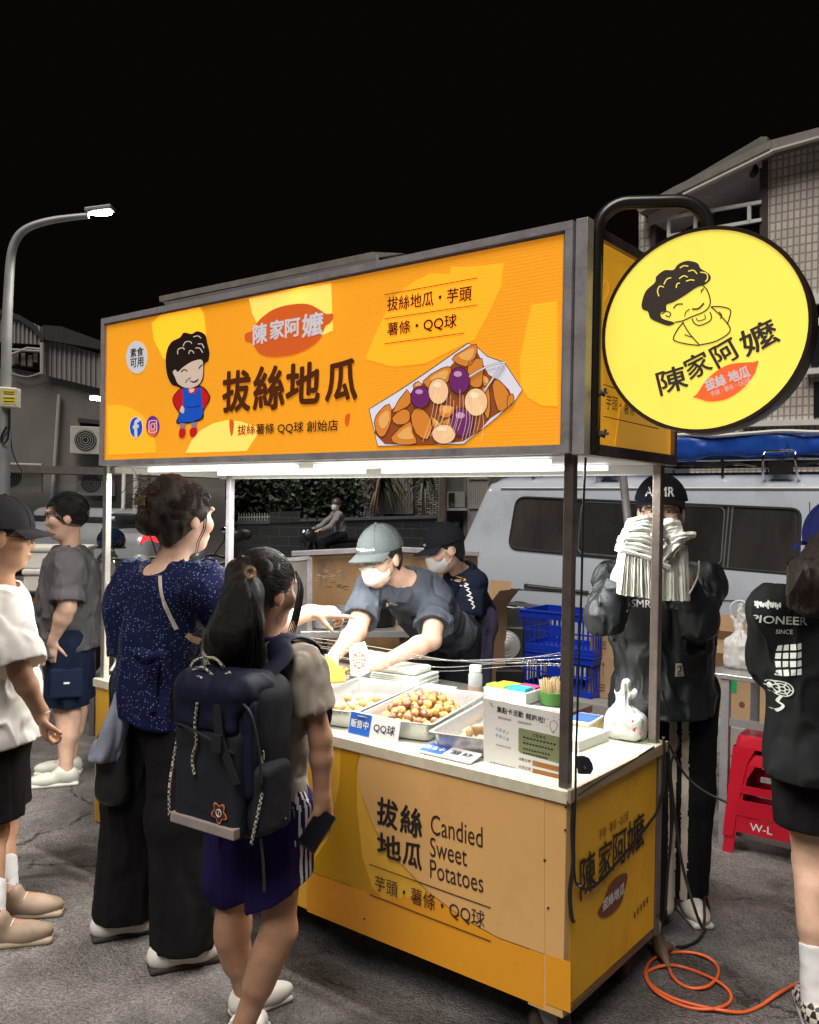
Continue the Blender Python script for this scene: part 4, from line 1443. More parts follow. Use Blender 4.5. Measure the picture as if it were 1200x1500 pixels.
# badges
circ = lambda cx, cy, rx, ry, n=28: [(cx + rx * math.cos(2 * math.pi * i / n), cy + ry * math.sin(2 * math.pi * i / n)) for i in range(n)]
art_poly(b, SF, circ(200.5, 523.5, 15.5, 24), S_WHITE, .0022)
art_poly(b, SF, circ(199.5, 626, 10, 15.8), S_WHITE, .0022); art_poly(b, SF, circ(199.5, 626, 9, 14.6), S_BLUE, .003)
S_PUR = lit('violet', (0.15, 0.02, 0.25), .45); S_MAG = lit('magenta', (0.5, 0.02, 0.12), .45); S_ORG2 = lit('warm', (0.7, 0.16, 0.03), .45)
art_poly(b, SF, circ(224, 624.5, 9.8, 15.3), S_PUR, .0022); art_poly(b, SF, circ(223.3, 628.5, 8.8, 10.8), S_MAG, .0027); art_poly(b, SF, circ(222.3, 633.5, 6.4, 5.6), S_ORG2, .0032)
rr = [(218.6, 619), (220.4, 616.6), (227.8, 615.8), (229.6, 618), (229.4, 630.5), (227.6, 633), (220.2, 633.4), (218.5, 631)]
art_stroke(b, SF, rr, 1.3, S_WHITE, .004, 3, closed=True); art_stroke(b, SF, circ(224, 624.8, 2.9, 4.3, 16), 1.2, S_WHITE, .004, closed=True); art_poly(b, SF, circ(227.2, 619.6, .8, 1.2, 8), S_WHITE, .004)
for q in (((336, 617), (341, 615), (343, 621), (341, 636), (338, 637)), ((507, 608), (513, 606), (511, 620), (508, 624), (505, 618))):
    art_poly(b, SF, q, S_ORANGE, .0022, 3)
b.build('artwork', front)
b = MB()
for s, x0, y0, x1, y1, h in (('陳', 371, 491, 391, 487, 29), ('家', 396, 484, 416, 481, 27), ('阿', 418, 482, 439, 478, 26), ('嬤', 443, 478, 473, 473, 33)):
    ptext(b, SF, s, (x0, y0), (x1, y1), h, S_WHITE, .004, bold=.032)
for s, x0, y0, x1, y1, h in (('拔', 327, 575, 366, 571, 58), ('絲', 372, 570, 416, 566, 62), ('地', 420, 563, 468, 560, 58), ('瓜', 478, 559, 523, 555, 58)):
    ptext(b, SF, s, (x0, y0), (x1, y1), h, S_BROWN, .004, bold=.035)
ptext(b, SF, '拔絲薯條 QQ球 創始店', (348, 630.5), (495, 623), 16.5, S_INK, .004, bold=.012)
ptext(b, SF, '拔絲地瓜・芋頭', (567.5, 446), (691, 429), 21, S_INK, .004, bold=.012)
ptext(b, SF, '薯條・QQ球', (567.5, 483), (669, 470), 20.5, S_INK, .004, bold=.012)
for a, e in (((563, 432), (699.5, 407)), ((563.5, 467), (699.5, 446.5)), ((563.5, 503.5), (680, 488))):
    art_stroke(b, SF, [a, e], 1.0, S_INK, .004)
ptext(b, SF, '素食', (191, 517.5), (210, 514), 13, S_INK, .004, bold=.012)
ptext(b, SF, '可用', (191, 532.5), (210, 529.5), 13, S_INK, .004, bold=.012)
ptext(b, SF, 'f', (195.5, 628), (204.5, 626), 25, S_WHITE, .0045, bold=.05)
b.build('lettering', front)

# casters
def caster(x, y, a):
    c = Lc(x, y, 0); fw = (CX * math.cos(a) + CY * math.sin(a))
    sd = fw.cross(ZU)
    hub = c + ZU * .062
    w = MB().use(STEEL)
    w.lathe([(.035, .15), (.035, .14), (.02, .138), (.02, .128), (.03, .126), (.03, .118)], c - fw * .02, 14)
    for s in (-1, 1):
        w.prism([c - fw * .045 + ZU * .12 + sd * s * .024, c + fw * .01 + ZU * .12 + sd * s * .024, hub + fw * .018 + sd * s * .024, hub - fw * .014 - ZU * .012 + sd * s * .024], sd * s * .003)
    w.prism([c - fw * .045 + ZU * .117 - sd * .026, c + fw * .012 + ZU * .117 - sd * .026, c + fw * .012 + ZU * .117 + sd * .026, c - fw * .045 + ZU * .117 + sd * .026], ZU * .004)
    w.tube([hub - sd * .032, hub + sd * .032], .008, 8)
    o = w.build('caster', cart, bevel=.001, smooth=True)
    t = MB().use(mat('tyre_brown', (0.06, 0.045, 0.04), rough=.5, var=.3, vscale=20))
    t.lathe([(.02, -.018), (.055, -.018), (.062, -.011), (.062, .011), (.055, .018), (.02, .018)], hub, 22, sd)
    t.build('wheel', o, smooth=True)
    w = MB().use(STEEL_D); w.obox(c + ZU * .144 - fw * .05, c + ZU * .144 + fw * .05, .09, .012); w.build('mount_plate', o)


for a in ((-2.2, .1, 1.9), (-.09, .09, .8), (-.10, CW - .1, 2.6), (-2.2, CW - .1, 1.2)):
    caster(*a)
# latch bracket at the right front corner, black wires along the post
b = MB().use(mat('bracket', (0.05, 0.055, 0.07), rough=.45, metal=.5))
LP = Plane(Lc(.018, 0, 0), CX)
b.prism([LP(843, 1107), (LP(851, 1106)), LP(858, 1109), LP(863, 1118), LP(864, 1126), LP(860, 1133), LP(846, 1133)], CX * .012)
b.use(STEEL).lathe([(.006, 0), (.006, .005)], LP(855, 1124, .0125), 10, CX)
b.build('latch', cart, bevel=.002)
b = MB().use(STEEL)
cb_ = [(866, 575), (886, 572)], [(866, 637), (886, 632)]
b.build('hook', cart) if False else None
w = MB().use(BLACK)
WP = Plane(Lc(.03, .03, 0), (-.3, -1, 0))
w.tube(spline([WP(858, 670), WP(854, 760), WP(852, 860), WP(848, 960), WP(846, 1040), WP(844, 1100), WP(843, 1160), WP(841, 1240), WP(843, 1290), WP(852, 1299)], 8), .0035, 6)
w.tube(spline([Lc(.012, .02, ZC - .03), Lc(.012, .012, ZC - .1), Lc(.014, .018, ZC - .2), Lc(.010, .008, ZC - .28), Lc(.014, .014, ZC - .35), Lc(.012, .03, ZC - .37)], 6), .006, 6)
S2 = lambda px, py, l=.012: SPL(px, py, l)
w.tube(spline([S2(846, 1295), S2(860, 1303), S2(880, 1290), S2(905, 1262), S2(930, 1232), S2(950, 1207), S2(966, 1180, .03), S2(974, 1130, .05), S2(972, 1080, .06)], 8), .005, 6)
w.tube(spline([S2(846, 1165), S2(880, 1142), S2(920, 1118), S2(958, 1094)], 6), .003, 6)
w.build('power_wire', cart, smooth=True)

# ------------------------------------------------------------------ round hanging sign
pc = P(1027, 484, 2.36)
rn = (Vector((0, 0, H)) - pc); rn.z = 0; rn.normalize()
rn = Matrix.Rotation(math.radians(-13), 3, 'Z') @ rn
rn = (rn + ZU * -.03).normalized()
RS = Plane(pc, rn)
rx_ = ZU.cross(rn).normalized(); ru_ = rn.cross(rx_).normalized()
RAD = .274
rsign = thing('round_sign', 'big round yellow lightbox sign hanging from a bent black pipe at the stall corner', 'sign', (pc.x, pc.y, pc.z - RAD))
YEL = mat('sign_yellow', (0.86, 0.69, 0.10), rough=.3, var=.10, vscale=3, emis=.82, dirt=(.62, .48, .05), dscale=6, damt=.22)  # noise paints uneven backlight into the yellow, with some dirt
b = MB().use(YEL); b.lathe([(RAD - .008, -.01), (RAD - .008, .0)], pc, 72, rn); face = b.build('face', rsign)
b = MB().use(mat('sign_rim', (0.05, 0.032, 0.025), rough=.35, var=.2, metal=.3))
prof = [(RAD - .009, -.012), (RAD - .009, .004), (RAD, .005), (RAD + .003, -.004), (RAD + .003, -.10), (RAD - .01, -.108), (.01, -.108)]
rows = []
for r, h in prof:
    rows.append([pc + rn * h + (rx_ * math.cos(a) + ru_ * math.sin(a)) * r for a in [2 * math.pi * i / 72 for i in range(72)]])
b.grid(rows, wrap=True); b.build('rim', rsign, smooth=True)
b = MB().use(mat('sign_pipe', (0.016, 0.013, 0.012), rough=.32, var=.1, coat=.3))
base = CART0 + CX * .055 + CY * .02
dp = rx_.copy(); dp.z = 0; dp.normalize()
pb = P(869, 660, 2.43); pt = P(869, 305, 2.43)
top = pc - rn * .045
pts = [Vector((pb.x, pb.y, pb.z)), Vector((pb.x, pb.y, P(869, 360, 2.43).z))]
zt_ = P(985, 284, 2.35).z
cx2 = top + dp * .006
e1 = Vector((pb.x, pb.y, 0)); e2 = Vector((cx2.x, cx2.y, 0)); dd = (e2 - e1).normalized()
rad_ = .085
arc1 = [e1 + dd * (rad_ * (1 - math.cos(a))) + ZU * (zt_ - rad_ + rad_ * math.sin(a)) for a in [math.pi / 2 * i / 8 for i in range(9)]]
arc2 = [e2 - dd * (rad_ * (1 - math.cos(a))) + ZU * (zt_ - rad_ + rad_ * math.sin(a)) for a in [math.pi / 2 * (8 - i) / 8 for i in range(9)]]
b.tube([pts[0]] + arc1 + arc2 + [Vector((cx2.x, cx2.y, pc.z + RAD * .9))], .0185, 16)
b.build('pipe', rsign, smooth=True)
b = MB().use(STEEL)
cl = Vector((pb.x, pb.y, 0))
for z_ in (P(869, 574, 2.43).z, P(869, 637, 2.43).z):
    b.box((-.03, -.006, -.012), (.022, .006, .012), Matrix.Translation(Vector((cl.x, cl.y, z_)) - rx_ * .0) @ Matrix.Rotation(-YAW, 4, 'Z')) if False else None
b.box((-.034, -.03, 0), (-.0195, .03, .155), Matrix.Translation(Vector((cl.x, cl.y, P(869, 655, 2.43).z))) @ Matrix.Rotation(-YAW, 4, 'Z'))
b.build('clamp_plate', rsign, bevel=.002)
b = MB().use(STEEL_D)
for py in (576, 636):
    a = P(869, py, 2.43)
    b.tube([a - CX * .03, a + CX * .045], .0045, 8)
    b.tube([a + CX * .03 - ZU * .01 + CY * .005, a + CX * .04 + ZU * .012 - CY * .005], .004, 6)
    b.lathe([(.009, 0), (.009, .008)], a + CX * .02, 6, CX)
b.build('clamp_bolt', rsign)


def z4(*p): return [(820 + x / 3.0, 160 + y / 3.0) for x, y in p]


R_INK = mat('round_ink', (0.04, 0.03, 0.025), rough=.45, var=0, emis=.35, ecol=(.05, .036, .03)); R_OR = mat('round_orange', (0.75, 0.12, 0.03), rough=.4, var=.03, emis=.75)
b = MB()
art_poly(b, RS, z4((360, 855), (378, 800), (418, 762), (425, 735), (460, 708), (500, 706), (520, 682), (560, 666), (605, 676), (620, 700), (655, 722), (664, 745), (640, 770), (600, 785), (548, 820), (500, 848), (470, 860), (468, 885), (445, 895), (452, 920), (505, 938), (480, 952), (440, 940), (400, 920), (388, 890), (366, 880)), R_INK, .0015, 4)
for s in (((436, 822), (430, 798), (440, 778), (458, 782)), ((458, 770), (470, 748), (490, 740)), ((512, 785), (516, 768), (528, 764)), ((525, 745), (545, 732), (562, 738)), ((528, 698), (545, 688), (565, 690)), ((565, 712), (588, 708), (604, 724)), ((555, 756), (575, 750), (592, 752)), ((618, 716), (645, 722), (650, 744), (640, 758))):
    art_stroke(b, RS, z4(*s), 1.5, YEL, .0028, 5)
for s, wd in ((((622, 768), (648, 795), (662, 840), (655, 870), (630, 892), (580, 912), (540, 930), (505, 936)), 1.6), (((448, 900), (470, 888), (488, 898), (480, 912), (465, 905)), 1.4), (((500, 875), (515, 858), (542, 856)), 1.7), (((622, 805), (625, 795), (633, 788)), 1.7), (((582, 878), (610, 876), (634, 852)), 2.2), (((550, 912), (554, 892), (572, 878)), 1.2),
              (((545, 936), (520, 965), (500, 1005), (512, 1020), (560, 1032), (615, 1038)), 1.6), (((540, 935), (570, 985), (615, 1036)), 1.5), (((615, 1036), (690, 1018), (750, 972), (715, 915), (665, 868)), 1.6), (((665, 868), (710, 868), (750, 882), (745, 920), (736, 945)), 1.6), (((582, 920), (592, 940), (615, 950), (655, 934), (668, 915), (660, 890)), 1.5), (((600, 918), (610, 930), (640, 920), (636, 902)), 1.2), (((548, 990), (575, 1000), (588, 1002)), 1.3), (((700, 890), (712, 905), (706, 920)), 1.5)):
    art_stroke(b, RS, z4(*s), wd * 1.15, R_INK, .0015, 5)
art_poly(b, RS, z4((585, 1265), (605, 1248), (640, 1195), (690, 1150), (750, 1120), (830, 1112), (850, 1112), (873, 1105), (868, 1128), (858, 1160), (830, 1200), (790, 1240), (730, 1275), (660, 1285), (620, 1275), (600, 1268)), R_OR, .0015, 4)
b.build('artwork', face)
b = MB()
for s, a, e, h in (('陳', (432, 1200), (555, 1180), 36), ('家', (556, 1140), (655, 1108), 34), ('阿', (676, 1090), (776, 1050), 33), ('嬤', (800, 1030), (950, 975), 39)):
    (xa, ya), (xe, ye) = z4(a, e)
    ptext(b, RS, s, (xa, ya + 3), (xe, ye - 3), h, R_INK, .002, bold=.02)
(xa, ya), (xe, ye) = z4((640, 1215), (832, 1150)); ptext(b, RS, '拔絲 地瓜', (xa, ya), (xe, ye), 17, S_WHITE, .003, bold=.03)
(xa, ya), (xe, ye) = z4((665, 1255), (838, 1190)); ptext(b, RS, '芋頭・薯條・QQ球', (xa, ya), (xe, ye), 8.5, S_WHITE, .003)
b.build('lettering', face)
# ================================================================== food and things on the counter
ZR = Matrix.Rotation(-YAW, 4, 'Z')


def frame(x, y, z, a=0.0):
    """cart-aligned frame at a point of the cart, turned by a"""
    return Matrix.Translation(Lc(x, y, z)) @ ZR @ Matrix.Rotation(a, 4, 'Z')


b = MB().use(mat('back_shelf', (0.4, 0.38, 0.33), rough=.3, metal=.7, var=.2)); cbox(b, (-2.05, CW + .032, ZC - .04), (-.45, 1.06, ZC - .012)); b.build('back_shelf', cart, bevel=.003)
b = MB().use(STEEL_D)
for x in (-2.0, -.5):
    cbox(b, (x, 1.0, 0.1), (x + .03, 1.03, ZC - .041))
    cbox(b, (x, CW + .03, .16), (x + .03, 1.03, .19))
b.build('shelf_leg', cart)


def tray(label, x, y, w, l, a, h=.062):
    fr = frame(x, y, ZC, a)
    t = thing('food_tray', label, 'tray', fr.translation, group='stainless food trays on the counter')
    def ring(sx, sy, z, r=.025, n=5):
        out = []
        for cx, cy, a0 in ((sx - r, sy - r, 0), (-sx + r, sy - r, 90), (-sx + r, -sy + r, 180), (sx - r, -sy + r, 270)):
            for i in range(n):
                q = math.radians(a0 + 90 * i / (n - 1)); out.append(fr @ Vector((cx + r * math.cos(q), cy + r * math.sin(q), z)))
        return out
    w2, l2 = w / 2, l / 2
    rows = [ring(w2 - .03, l2 - .03, .002), ring(w2 - .022, l2 - .022, .006), ring(w2 - .014, l2 - .014, h - .004), ring(w2, l2, h), ring(w2, l2, h + .003), ring(w2 - .012, l2 - .012, h + .003), ring(w2 - .017, l2 - .017, h - .006), ring(w2 - .025, l2 - .025, .01), ring(w2 - .033, l2 - .033, .006)]
    m = MB().use(INOX); m.grid(rows, wrap=True)
    m.add(rows[0], [list(range(len(rows[0])))[::-1]]); m.add(rows[-1], [list(range(len(rows[-1])))])
    m.build('pan', t, smooth=True)
    return fr


TA = tray('stainless tray with a small pile of pale golden balls, nearest the girl with the backpack', -1.05, .31, .285, .56, math.radians(14))
TB = tray('stainless tray heaped with brown and golden balls, behind the blue price sign', -.755, .35, .285, .565, math.radians(14.5))
TC_ = tray('stainless tray with a few crumbly brown pieces, behind the leaning notice', -.415, .33, .325, .53, math.radians(13))


def food_mat(name, c, c2):
    if name in MATS: return MATS[name]
    m = mat(name, c, rough=.3, var=.3, vscale=6, bump=.5, bscale=9, coat=.35, dirt=c2, dscale=2.2, damt=.85); nt = m.node_tree; b_ = nt.nodes['Principled BSDF']
    oi = nt.nodes.new('ShaderNodeObjectInfo'); r_ = nt.nodes.new('ShaderNodeMapRange'); r_.inputs[3].default_value = .62; r_.inputs[4].default_value = 1.15; nt.links.new(oi.outputs['Random'], r_.inputs[0])
    mx_ = nt.nodes.new('ShaderNodeMix'); mx_.data_type = 'RGBA'; mx_.blend_type = 'MULTIPLY'; mx_.inputs[0].default_value = 1; nt.links.new(b_.inputs['Base Color'].links[0].from_socket, mx_.inputs[6]); nt.links.new(r_.outputs[0], mx_.inputs[7]); nt.links.new(mx_.outputs[2], b_.inputs['Base Color'])
    return m


GOLD = food_mat('fried_gold', (0.78, 0.44, 0.12), (0.6, 0.26, 0.05))
PALE = food_mat('fried_pale', (0.82, 0.56, 0.22), (0.66, 0.36, 0.1))
PURP = food_mat('fried_purple', (0.34, 0.15, 0.085), (0.5, 0.22, 0.08))
CHNK = food_mat('fried_chunk', (0.66, 0.42, 0.2), (0.4, 0.2, 0.08))


def ball_mesh(name, m, seed, chunk=False):
    V = MB(); r_ = np.random.default_rng(seed)
    bm = bmesh.new(); bmesh.ops.create_icosphere(bm, subdivisions=3, radius=1)
    for v in bm.verts:
        p = np.array([v.co * (1.6 if not chunk else 1.3)], dtype=np.float64).reshape(1, 3) + seed * 7.3
        d = vnoise(p, seed)[0]
        v.co *= 1 + (.13 if not chunk else .32) * d
        if chunk: v.co.z *= .7
    me = bpy.data.meshes.new(name); bm.to_mesh(me); bm.free(); me.materials.append(m)
    me.polygons.foreach_set('use_smooth', [True] * len(me.polygons))
    return me


def heap(fr, n, meshes, xr, yr, hmax, rr, kind, cat, lab, group, cx=0, cy=0, seed=3, weights=None):
    r_ = np.random.default_rng(seed); placed = []
    tries = 0; last = None
    while len(placed) < n and tries < n * 60:
        tries += 1
        a = r_.random() * 2 * math.pi; q = math.sqrt(r_.random())
        x = cx + xr * q * math.cos(a); y = cy + yr * q * math.sin(a); r = r_.uniform(*rr)
        z = .0065 + r
        for (X, Y, Z, R) in placed:
            d2 = (x - X) ** 2 + (y - Y) ** 2; s = (R + r) * .93
            if d2 < s * s:
                z = max(z, Z + math.sqrt(s * s - d2))
        if z > .012 + hmax * (1 - q * q) + r: continue
        placed.append((x, y, z, r))
        i = r_.choice(len(meshes), p=weights)
        o = bpy.data.objects.new(kind, meshes[i]); C.objects.link(o)
        o.location = fr @ Vector((x, y, z)); o.scale = (r,) * 3; o.rotation_euler = tuple(r_.uniform(0, 6.28, 3))
        o['label'] = lab[i] if isinstance(lab, (list, tuple)) else lab
        o['category'] = cat; o['group'] = group[i] if isinstance(group, (list, tuple)) else group


mp_ = [ball_mesh('pale_ball', PALE, s) for s in (1, 2)]; mg = [ball_mesh('gold_ball', GOLD, s) for s in (3, 4)]; mq = [ball_mesh('purple_ball', PURP, s) for s in (5, 6)]
heap(TA, 46, mp_, .12, .19, .05, (.0105, .0178), 'fried_ball', 'snack ball', 'pale golden fried ball in the tray nearest the girl', 'pale balls in the left tray', -.005, -.06, 4)
LG = 'golden brown fried ball in the heaped middle tray'; LQ = 'dark purple brown fried ball in the heaped middle tray'
heap(TB, 230, mg + mq, .132, .22, .078, (.0095, .0178), 'fried_ball', 'snack ball', [LG, LG, LQ, LQ], ['golden balls in the middle tray'] * 2 + ['purple balls in the middle tray'] * 2, 0, -.03, 5, [.28, .27, .23, .22])
mc = [ball_mesh('sweet_potato_chunk', CHNK, s, True) for s in (7, 8, 9)]
heap(TC_, 22, mc, .13, .1, .03, (.014, .024), 'sweet_potato_chunk', 'snack', 'crumbly brown fried chunk in the tray behind the notice', 'chunks in the right tray', -.01, -.13, 6)
heap(TC_, 7, mg, .12, .04, .01, (.012, .015), 'fried_ball', 'snack ball', 'golden fried ball at the far end of the right tray', 'balls at the far end of the right tray', 0, .19, 7)

# price signs
def price_sign(label, o, xw, hgt, lean, txt, thick=.008):
    t = thing('price_sign', label, 'sign', Lc(*o), -YAW)
    base = Lc(*o); n = (-CY * math.cos(lean) + ZU * math.sin(lean)); up = n.cross(-CX); up = (ZU - n * ZU.dot(n)).normalized()
    pl = Plane(base, n)
    c = [base, base + CX * xw, base + CX * xw + up * hgt, base + up * hgt]
    b = MB().use(mat('acrylic', (0.85, 0.85, 0.87), rough=.15, var=0.02, coat=.5)); b.prism(c, -n * thick); o_ = b.build('plate', t, bevel=.003)
    b = MB().use(mat('sign_blue', (0.02, 0.11, 0.5), rough=.35, var=.04))
    i = .004
    b.prism([c[0] + CX * i + up * i + n * .0006, c[0] + CX * xw * .45 + up * i + n * .0006, c[3] + CX * xw * .45 - up * i + n * .0006, c[3] + CX * i - up * i + n * .0006], n * .0006)
    b.build('blue_field', o_)
    b = MB()
    a0 = base + up * hgt * .5 + n * .0018
    text3(b, '販售中', a0 + CX * xw * .05, a0 + CX * xw * .41, hgt * .34, up, n, WHITE, bold=.02)
    text3(b, txt, a0 + CX * xw * .52, a0 + CX * xw * .94, hgt * .40, up, n, INK, bold=.012)
    b.build('lettering', o_)


price_sign('white and blue standing price sign lettered QQ, before the heaped tray', (-.853, .040, ZC), .215, .078, .22, 'QQ球')
price_sign('white and blue price sign lying flat beside the notice', (-.53, .01, ZC + .009), .2, .07, 1.38, '薯條')

# leaning notice
NPL = Plane(Lc(0, .045, 0), (-CY + ZU * .04))
t = thing('notice', 'white printed notice with an olive box, leaning by the right front post', 'notice', Lc(-.17, .03, ZC))
b = MB().use(PAPER)
art_poly(b, NPL, [(708, 1022), (831, 1047), (829, 1155), (709, 1118)], PAPER, 0, 0, .0012); sh = b.build('sheet', t)
OLV = mat('print_olive', (0.21, 0.24, 0.12), rough=.7, var=.04); GR = mat('print_grey', (0.3, 0.3, 0.32), rough=.7, var=0); OCH = mat('print_ochre', (0.34, 0.14, 0.04), rough=.7, var=0); LBL = mat('print_blue', (0.35, 0.47, 0.62), rough=.7, var=0); SKN = mat('print_skin', (0.72, 0.55, 0.42), rough=.7, var=0)
b = MB()
zp = lambda *p: [(470 + x / 2.927, 930 + y / 2.927) for x, y in p]
art_poly(b, NPL, zp((852, 398), (1030, 440), (1035, 452), (1034, 545), (1028, 552), (855, 505), (848, 495), (848, 405)), OLV, .0014)
for i in range(4):
    for j in range(2):
        art_poly(b, NPL, [(470 + (756 + 15 * i + 6 * math.cos(a)) / 2.927, 930 + (402 + 6 * i + 28 * j + 7.5 * math.sin(a)) / 2.927) for a in [k * math.pi / 5 for k in range(10)]], LBL if (i + j) % 3 else SKN, .0014)
art_poly(b, NPL, zp((908, 538), (1040, 570), (1040, 592), (908, 560)), OCH, .0014); art_poly(b, NPL, zp((908, 572), (1040, 603), (1040, 625), (908, 594)), OCH, .0014)
art_stroke(b, NPL, zp((722, 290), (735, 295), (730, 303), (745, 308)), 1, GR, .0014, 4)
art_stroke(b, NPL, zp((985, 375), (1000, 368), (1014, 380), (1012, 400), (1004, 412), (992, 415), (984, 395)), 1, GR, .0014, 4, closed=True); art_stroke(b, NPL, zp((992, 418), (1002, 420)), 1.2, GR, .0014)
for a in ((978, 365, 970, 358), (1000, 358, 1000, 348), (1020, 366, 1028, 358), (976, 390, 966, 392)):
    art_stroke(b, NPL, zp(a[:2], a[2:]), .7, GR, .0014)
b.build('artwork', sh)
b = MB()
for s, a, e, h in (('集點卡活動', (755, 318), (868, 343), 9), ('開跑啦!', (880, 348), (962, 367), 9)):
    ptext(b, NPL, s, zp(a)[0], zp(e)[0], h, INK, .0022, bold=.01)
lines = [((760, 352), (818, 366), 4), ((845, 372), (905, 384), 4), ((752, 470), (818, 486), 2.6), ((728, 545), (835, 572), 2.6), ((882, 600), (1000, 632), 2.4)]
for (a, e, h) in lines:  # print too small to read in the photo: rows of dashes
    n = 9
    for k in range(n):
        q0 = (a[0] + (e[0] - a[0]) * k / n, a[1] + (e[1] - a[1]) * k / n); q1 = (a[0] + (e[0] - a[0]) * (k + .68) / n, a[1] + (e[1] - a[1]) * (k + .68) / n)
        art_stroke(b, NPL, zp(q0, q1), h * .62, GR, .0022)
for k, (x0, y0, x1) in enumerate(((868, 438, 1012), (868, 462, 1000), (868, 487, 985), (868, 505, 975))):
    for j in range(10):
        q = x0 + (x1 - x0) * j / 10; art_stroke(b, NPL, zp((q, y0 + (q - x0) * .24), (q + (x1 - x0) * .065, y0 + (q - x0) * .24 + 2)), 2.2, INK, .0022)
ptext(b, NPL, '注意事項', zp((905, 428))[0], zp((965, 443))[0], 5, INK, .0022)
ptext(b, NPL, '活動日期', zp((848, 530))[0], zp((900, 543))[0], 4.5, INK, .0022); ptext(b, NPL, '兌換日期', zp((848, 563))[0], zp((900, 577))[0], 4.5, INK, .0022)
b.build('lettering', sh)

# bottle, sauce caddy, stick pot, boxes, bag, stack of cartons
ZB = ZC - .012
fr = frame(-.905, .89, ZB)
t = thing('shaker_bottle', 'clear shaker bottle of brown powder with white cap, behind the food trays', 'bottle', fr.translation)
b = MB().use(mat('clear_plastic', (0.75, 0.78, 0.8), rough=.15, var=.02, trans=.55)); b.lathe([(.027, 0), (.03, .004), (.03, .085), (.024, .098)], fr.translation, 20); o = b.build('body', t, smooth=True)
b = MB().use(mat('powder', (0.32, 0.22, 0.16), rough=.9, var=.2)); b.lathe([(.0305, .003), (.0305, .04)], fr.translation, 20); b.build('powder', t)
b = MB().use(WHITE); b.lathe([(.023, .0975), (.026, .1), (.026, .122), (.022, .125)], fr.translation, 20); b.build('cap', t, smooth=True)
fr = frame(-.74, .93, ZB)
t = thing('seasoning_caddy', 'small white box with bright coloured compartments beside the shaker bottle', 'caddy', fr.translation)
b = MB().use(WHITE); b.box((-.1, -.075, 0), (.1, .075, .05), fr); b.build('box', t, bevel=.004)
for k, (c, x, y) in enumerate((((0.8, .55, .05), -.05, .037), ((.7, .08, .2), .05, .037), ((.35, .6, .08), -.05, -.037), ((.05, .45, .55), .05, -.037))):
    b = MB().use(mat('compartment_%d' % k, c, rough=.5)); b.box((x - .043, y - .031, .047), (x + .043, y + .031, .055 + .003 * k), fr); b.build('compartment', t, label=('yellow', 'pink', 'lime green', 'teal')[k] + ' compartment')
fr = frame(-.57, .95, ZB)
t = thing('stick_pot', 'green pot packed with pale bamboo sticks by the right front post', 'pot', fr.translation)
b = MB().use(mat('green_pot', (0.07, 0.2, 0.04), rough=.5, var=.2)); b.lathe([(.04, 0), (.05, .005), (.055, .035), (.057, .055), (.05, .056), (.047, .02)], fr.translation, 24); b.build('pot', t, smooth=True)
b = MB().use(mat('bamboo', (0.62, 0.46, 0.25), rough=.6, var=.15))
for k in range(70):
    a = rng.random() * 6.28; q = .042 * math.sqrt(rng.random()); p0 = fr.translation + Vector((q * math.cos(a), q * math.sin(a), .01)); b.tube([p0, p0 + Vector((q * .35 * math.cos(a), q * .35 * math.sin(a), .085 + .012 * rng.random()))], .0022, 5)
st = b.build('sticks', t); tag(st, kind='stuff')
for (x, y, w, l, h, c, lab, a) in ((-.255, .60, .09, .15, .05, (.05, .12, .42), 'blue and white printed tissue box on the counter by the right front post', .1), (-.205, .46, .12, .2, .035, (.75, .76, .76), 'low white carton on the counter beside the right front post', -.05)):
    fr = frame(x, y, ZC, a); t = thing('tissue_box' if h > .04 else 'carton', lab, 'box', fr.translation)
    b = MB().use(WHITE); b.box((-w / 2, -l / 2, 0), (w / 2, l / 2, h), fr); o = b.build('body', t, bevel=.003)
    if h > .04:
        b = MB().use(mat('box_blue', c, rough=.5)); b.box((-w / 2 + .006, -l / 2 + .02, h + .0005), (w / 2 - .006, l / 2 - .015, h + .002), fr); b.use(mat('box_print', (.55, .4, .12), rough=.6, var=.5, vscale=40)); b.box((-w / 2 + .004, -l / 2 - .0015, .006), (w / 2 - .004, -l / 2 - .0005, h - .008), fr); b.box((w / 2 + .0005, -l / 2 + .02, .008), (w / 2 + .0015, l / 2 - .02, h - .01), fr); b.build('print', o)
fr = frame(-1.27, .87, ZB, .15)
t = thing('carton_stack', 'stack of white paper food cartons beside the leaning vendor', 'stack', fr.translation)
for k in range(6):
    b = MB().use(mat('carton_white', (0.74, 0.75, 0.68), rough=.6, var=.06)); b.box((-.125 + .004 * (k % 3), -.09, .009 * k), (.125 + .003 * (k % 2), .09, .009 * k + .008), fr); b.build('carton', t, bevel=.002)
b = MB().use(mat('carton_white', (0, 0, 0))); b.box((-.11, -.08, .055), (.1, .075, .085), fr); b.build('carton', t, bevel=.012, label='big white lid carton on top')
fr = frame(-1.09, .82, ZB, .1)
t = thing('carton', 'flat white paper carton lying behind the heaped tray', 'carton', fr.translation)
b = MB().use(mat('carton_white', (0, 0, 0))); b.box((-.1, -.06, 0), (.1, .06, .02), fr); b.build('body', t, bevel=.003)

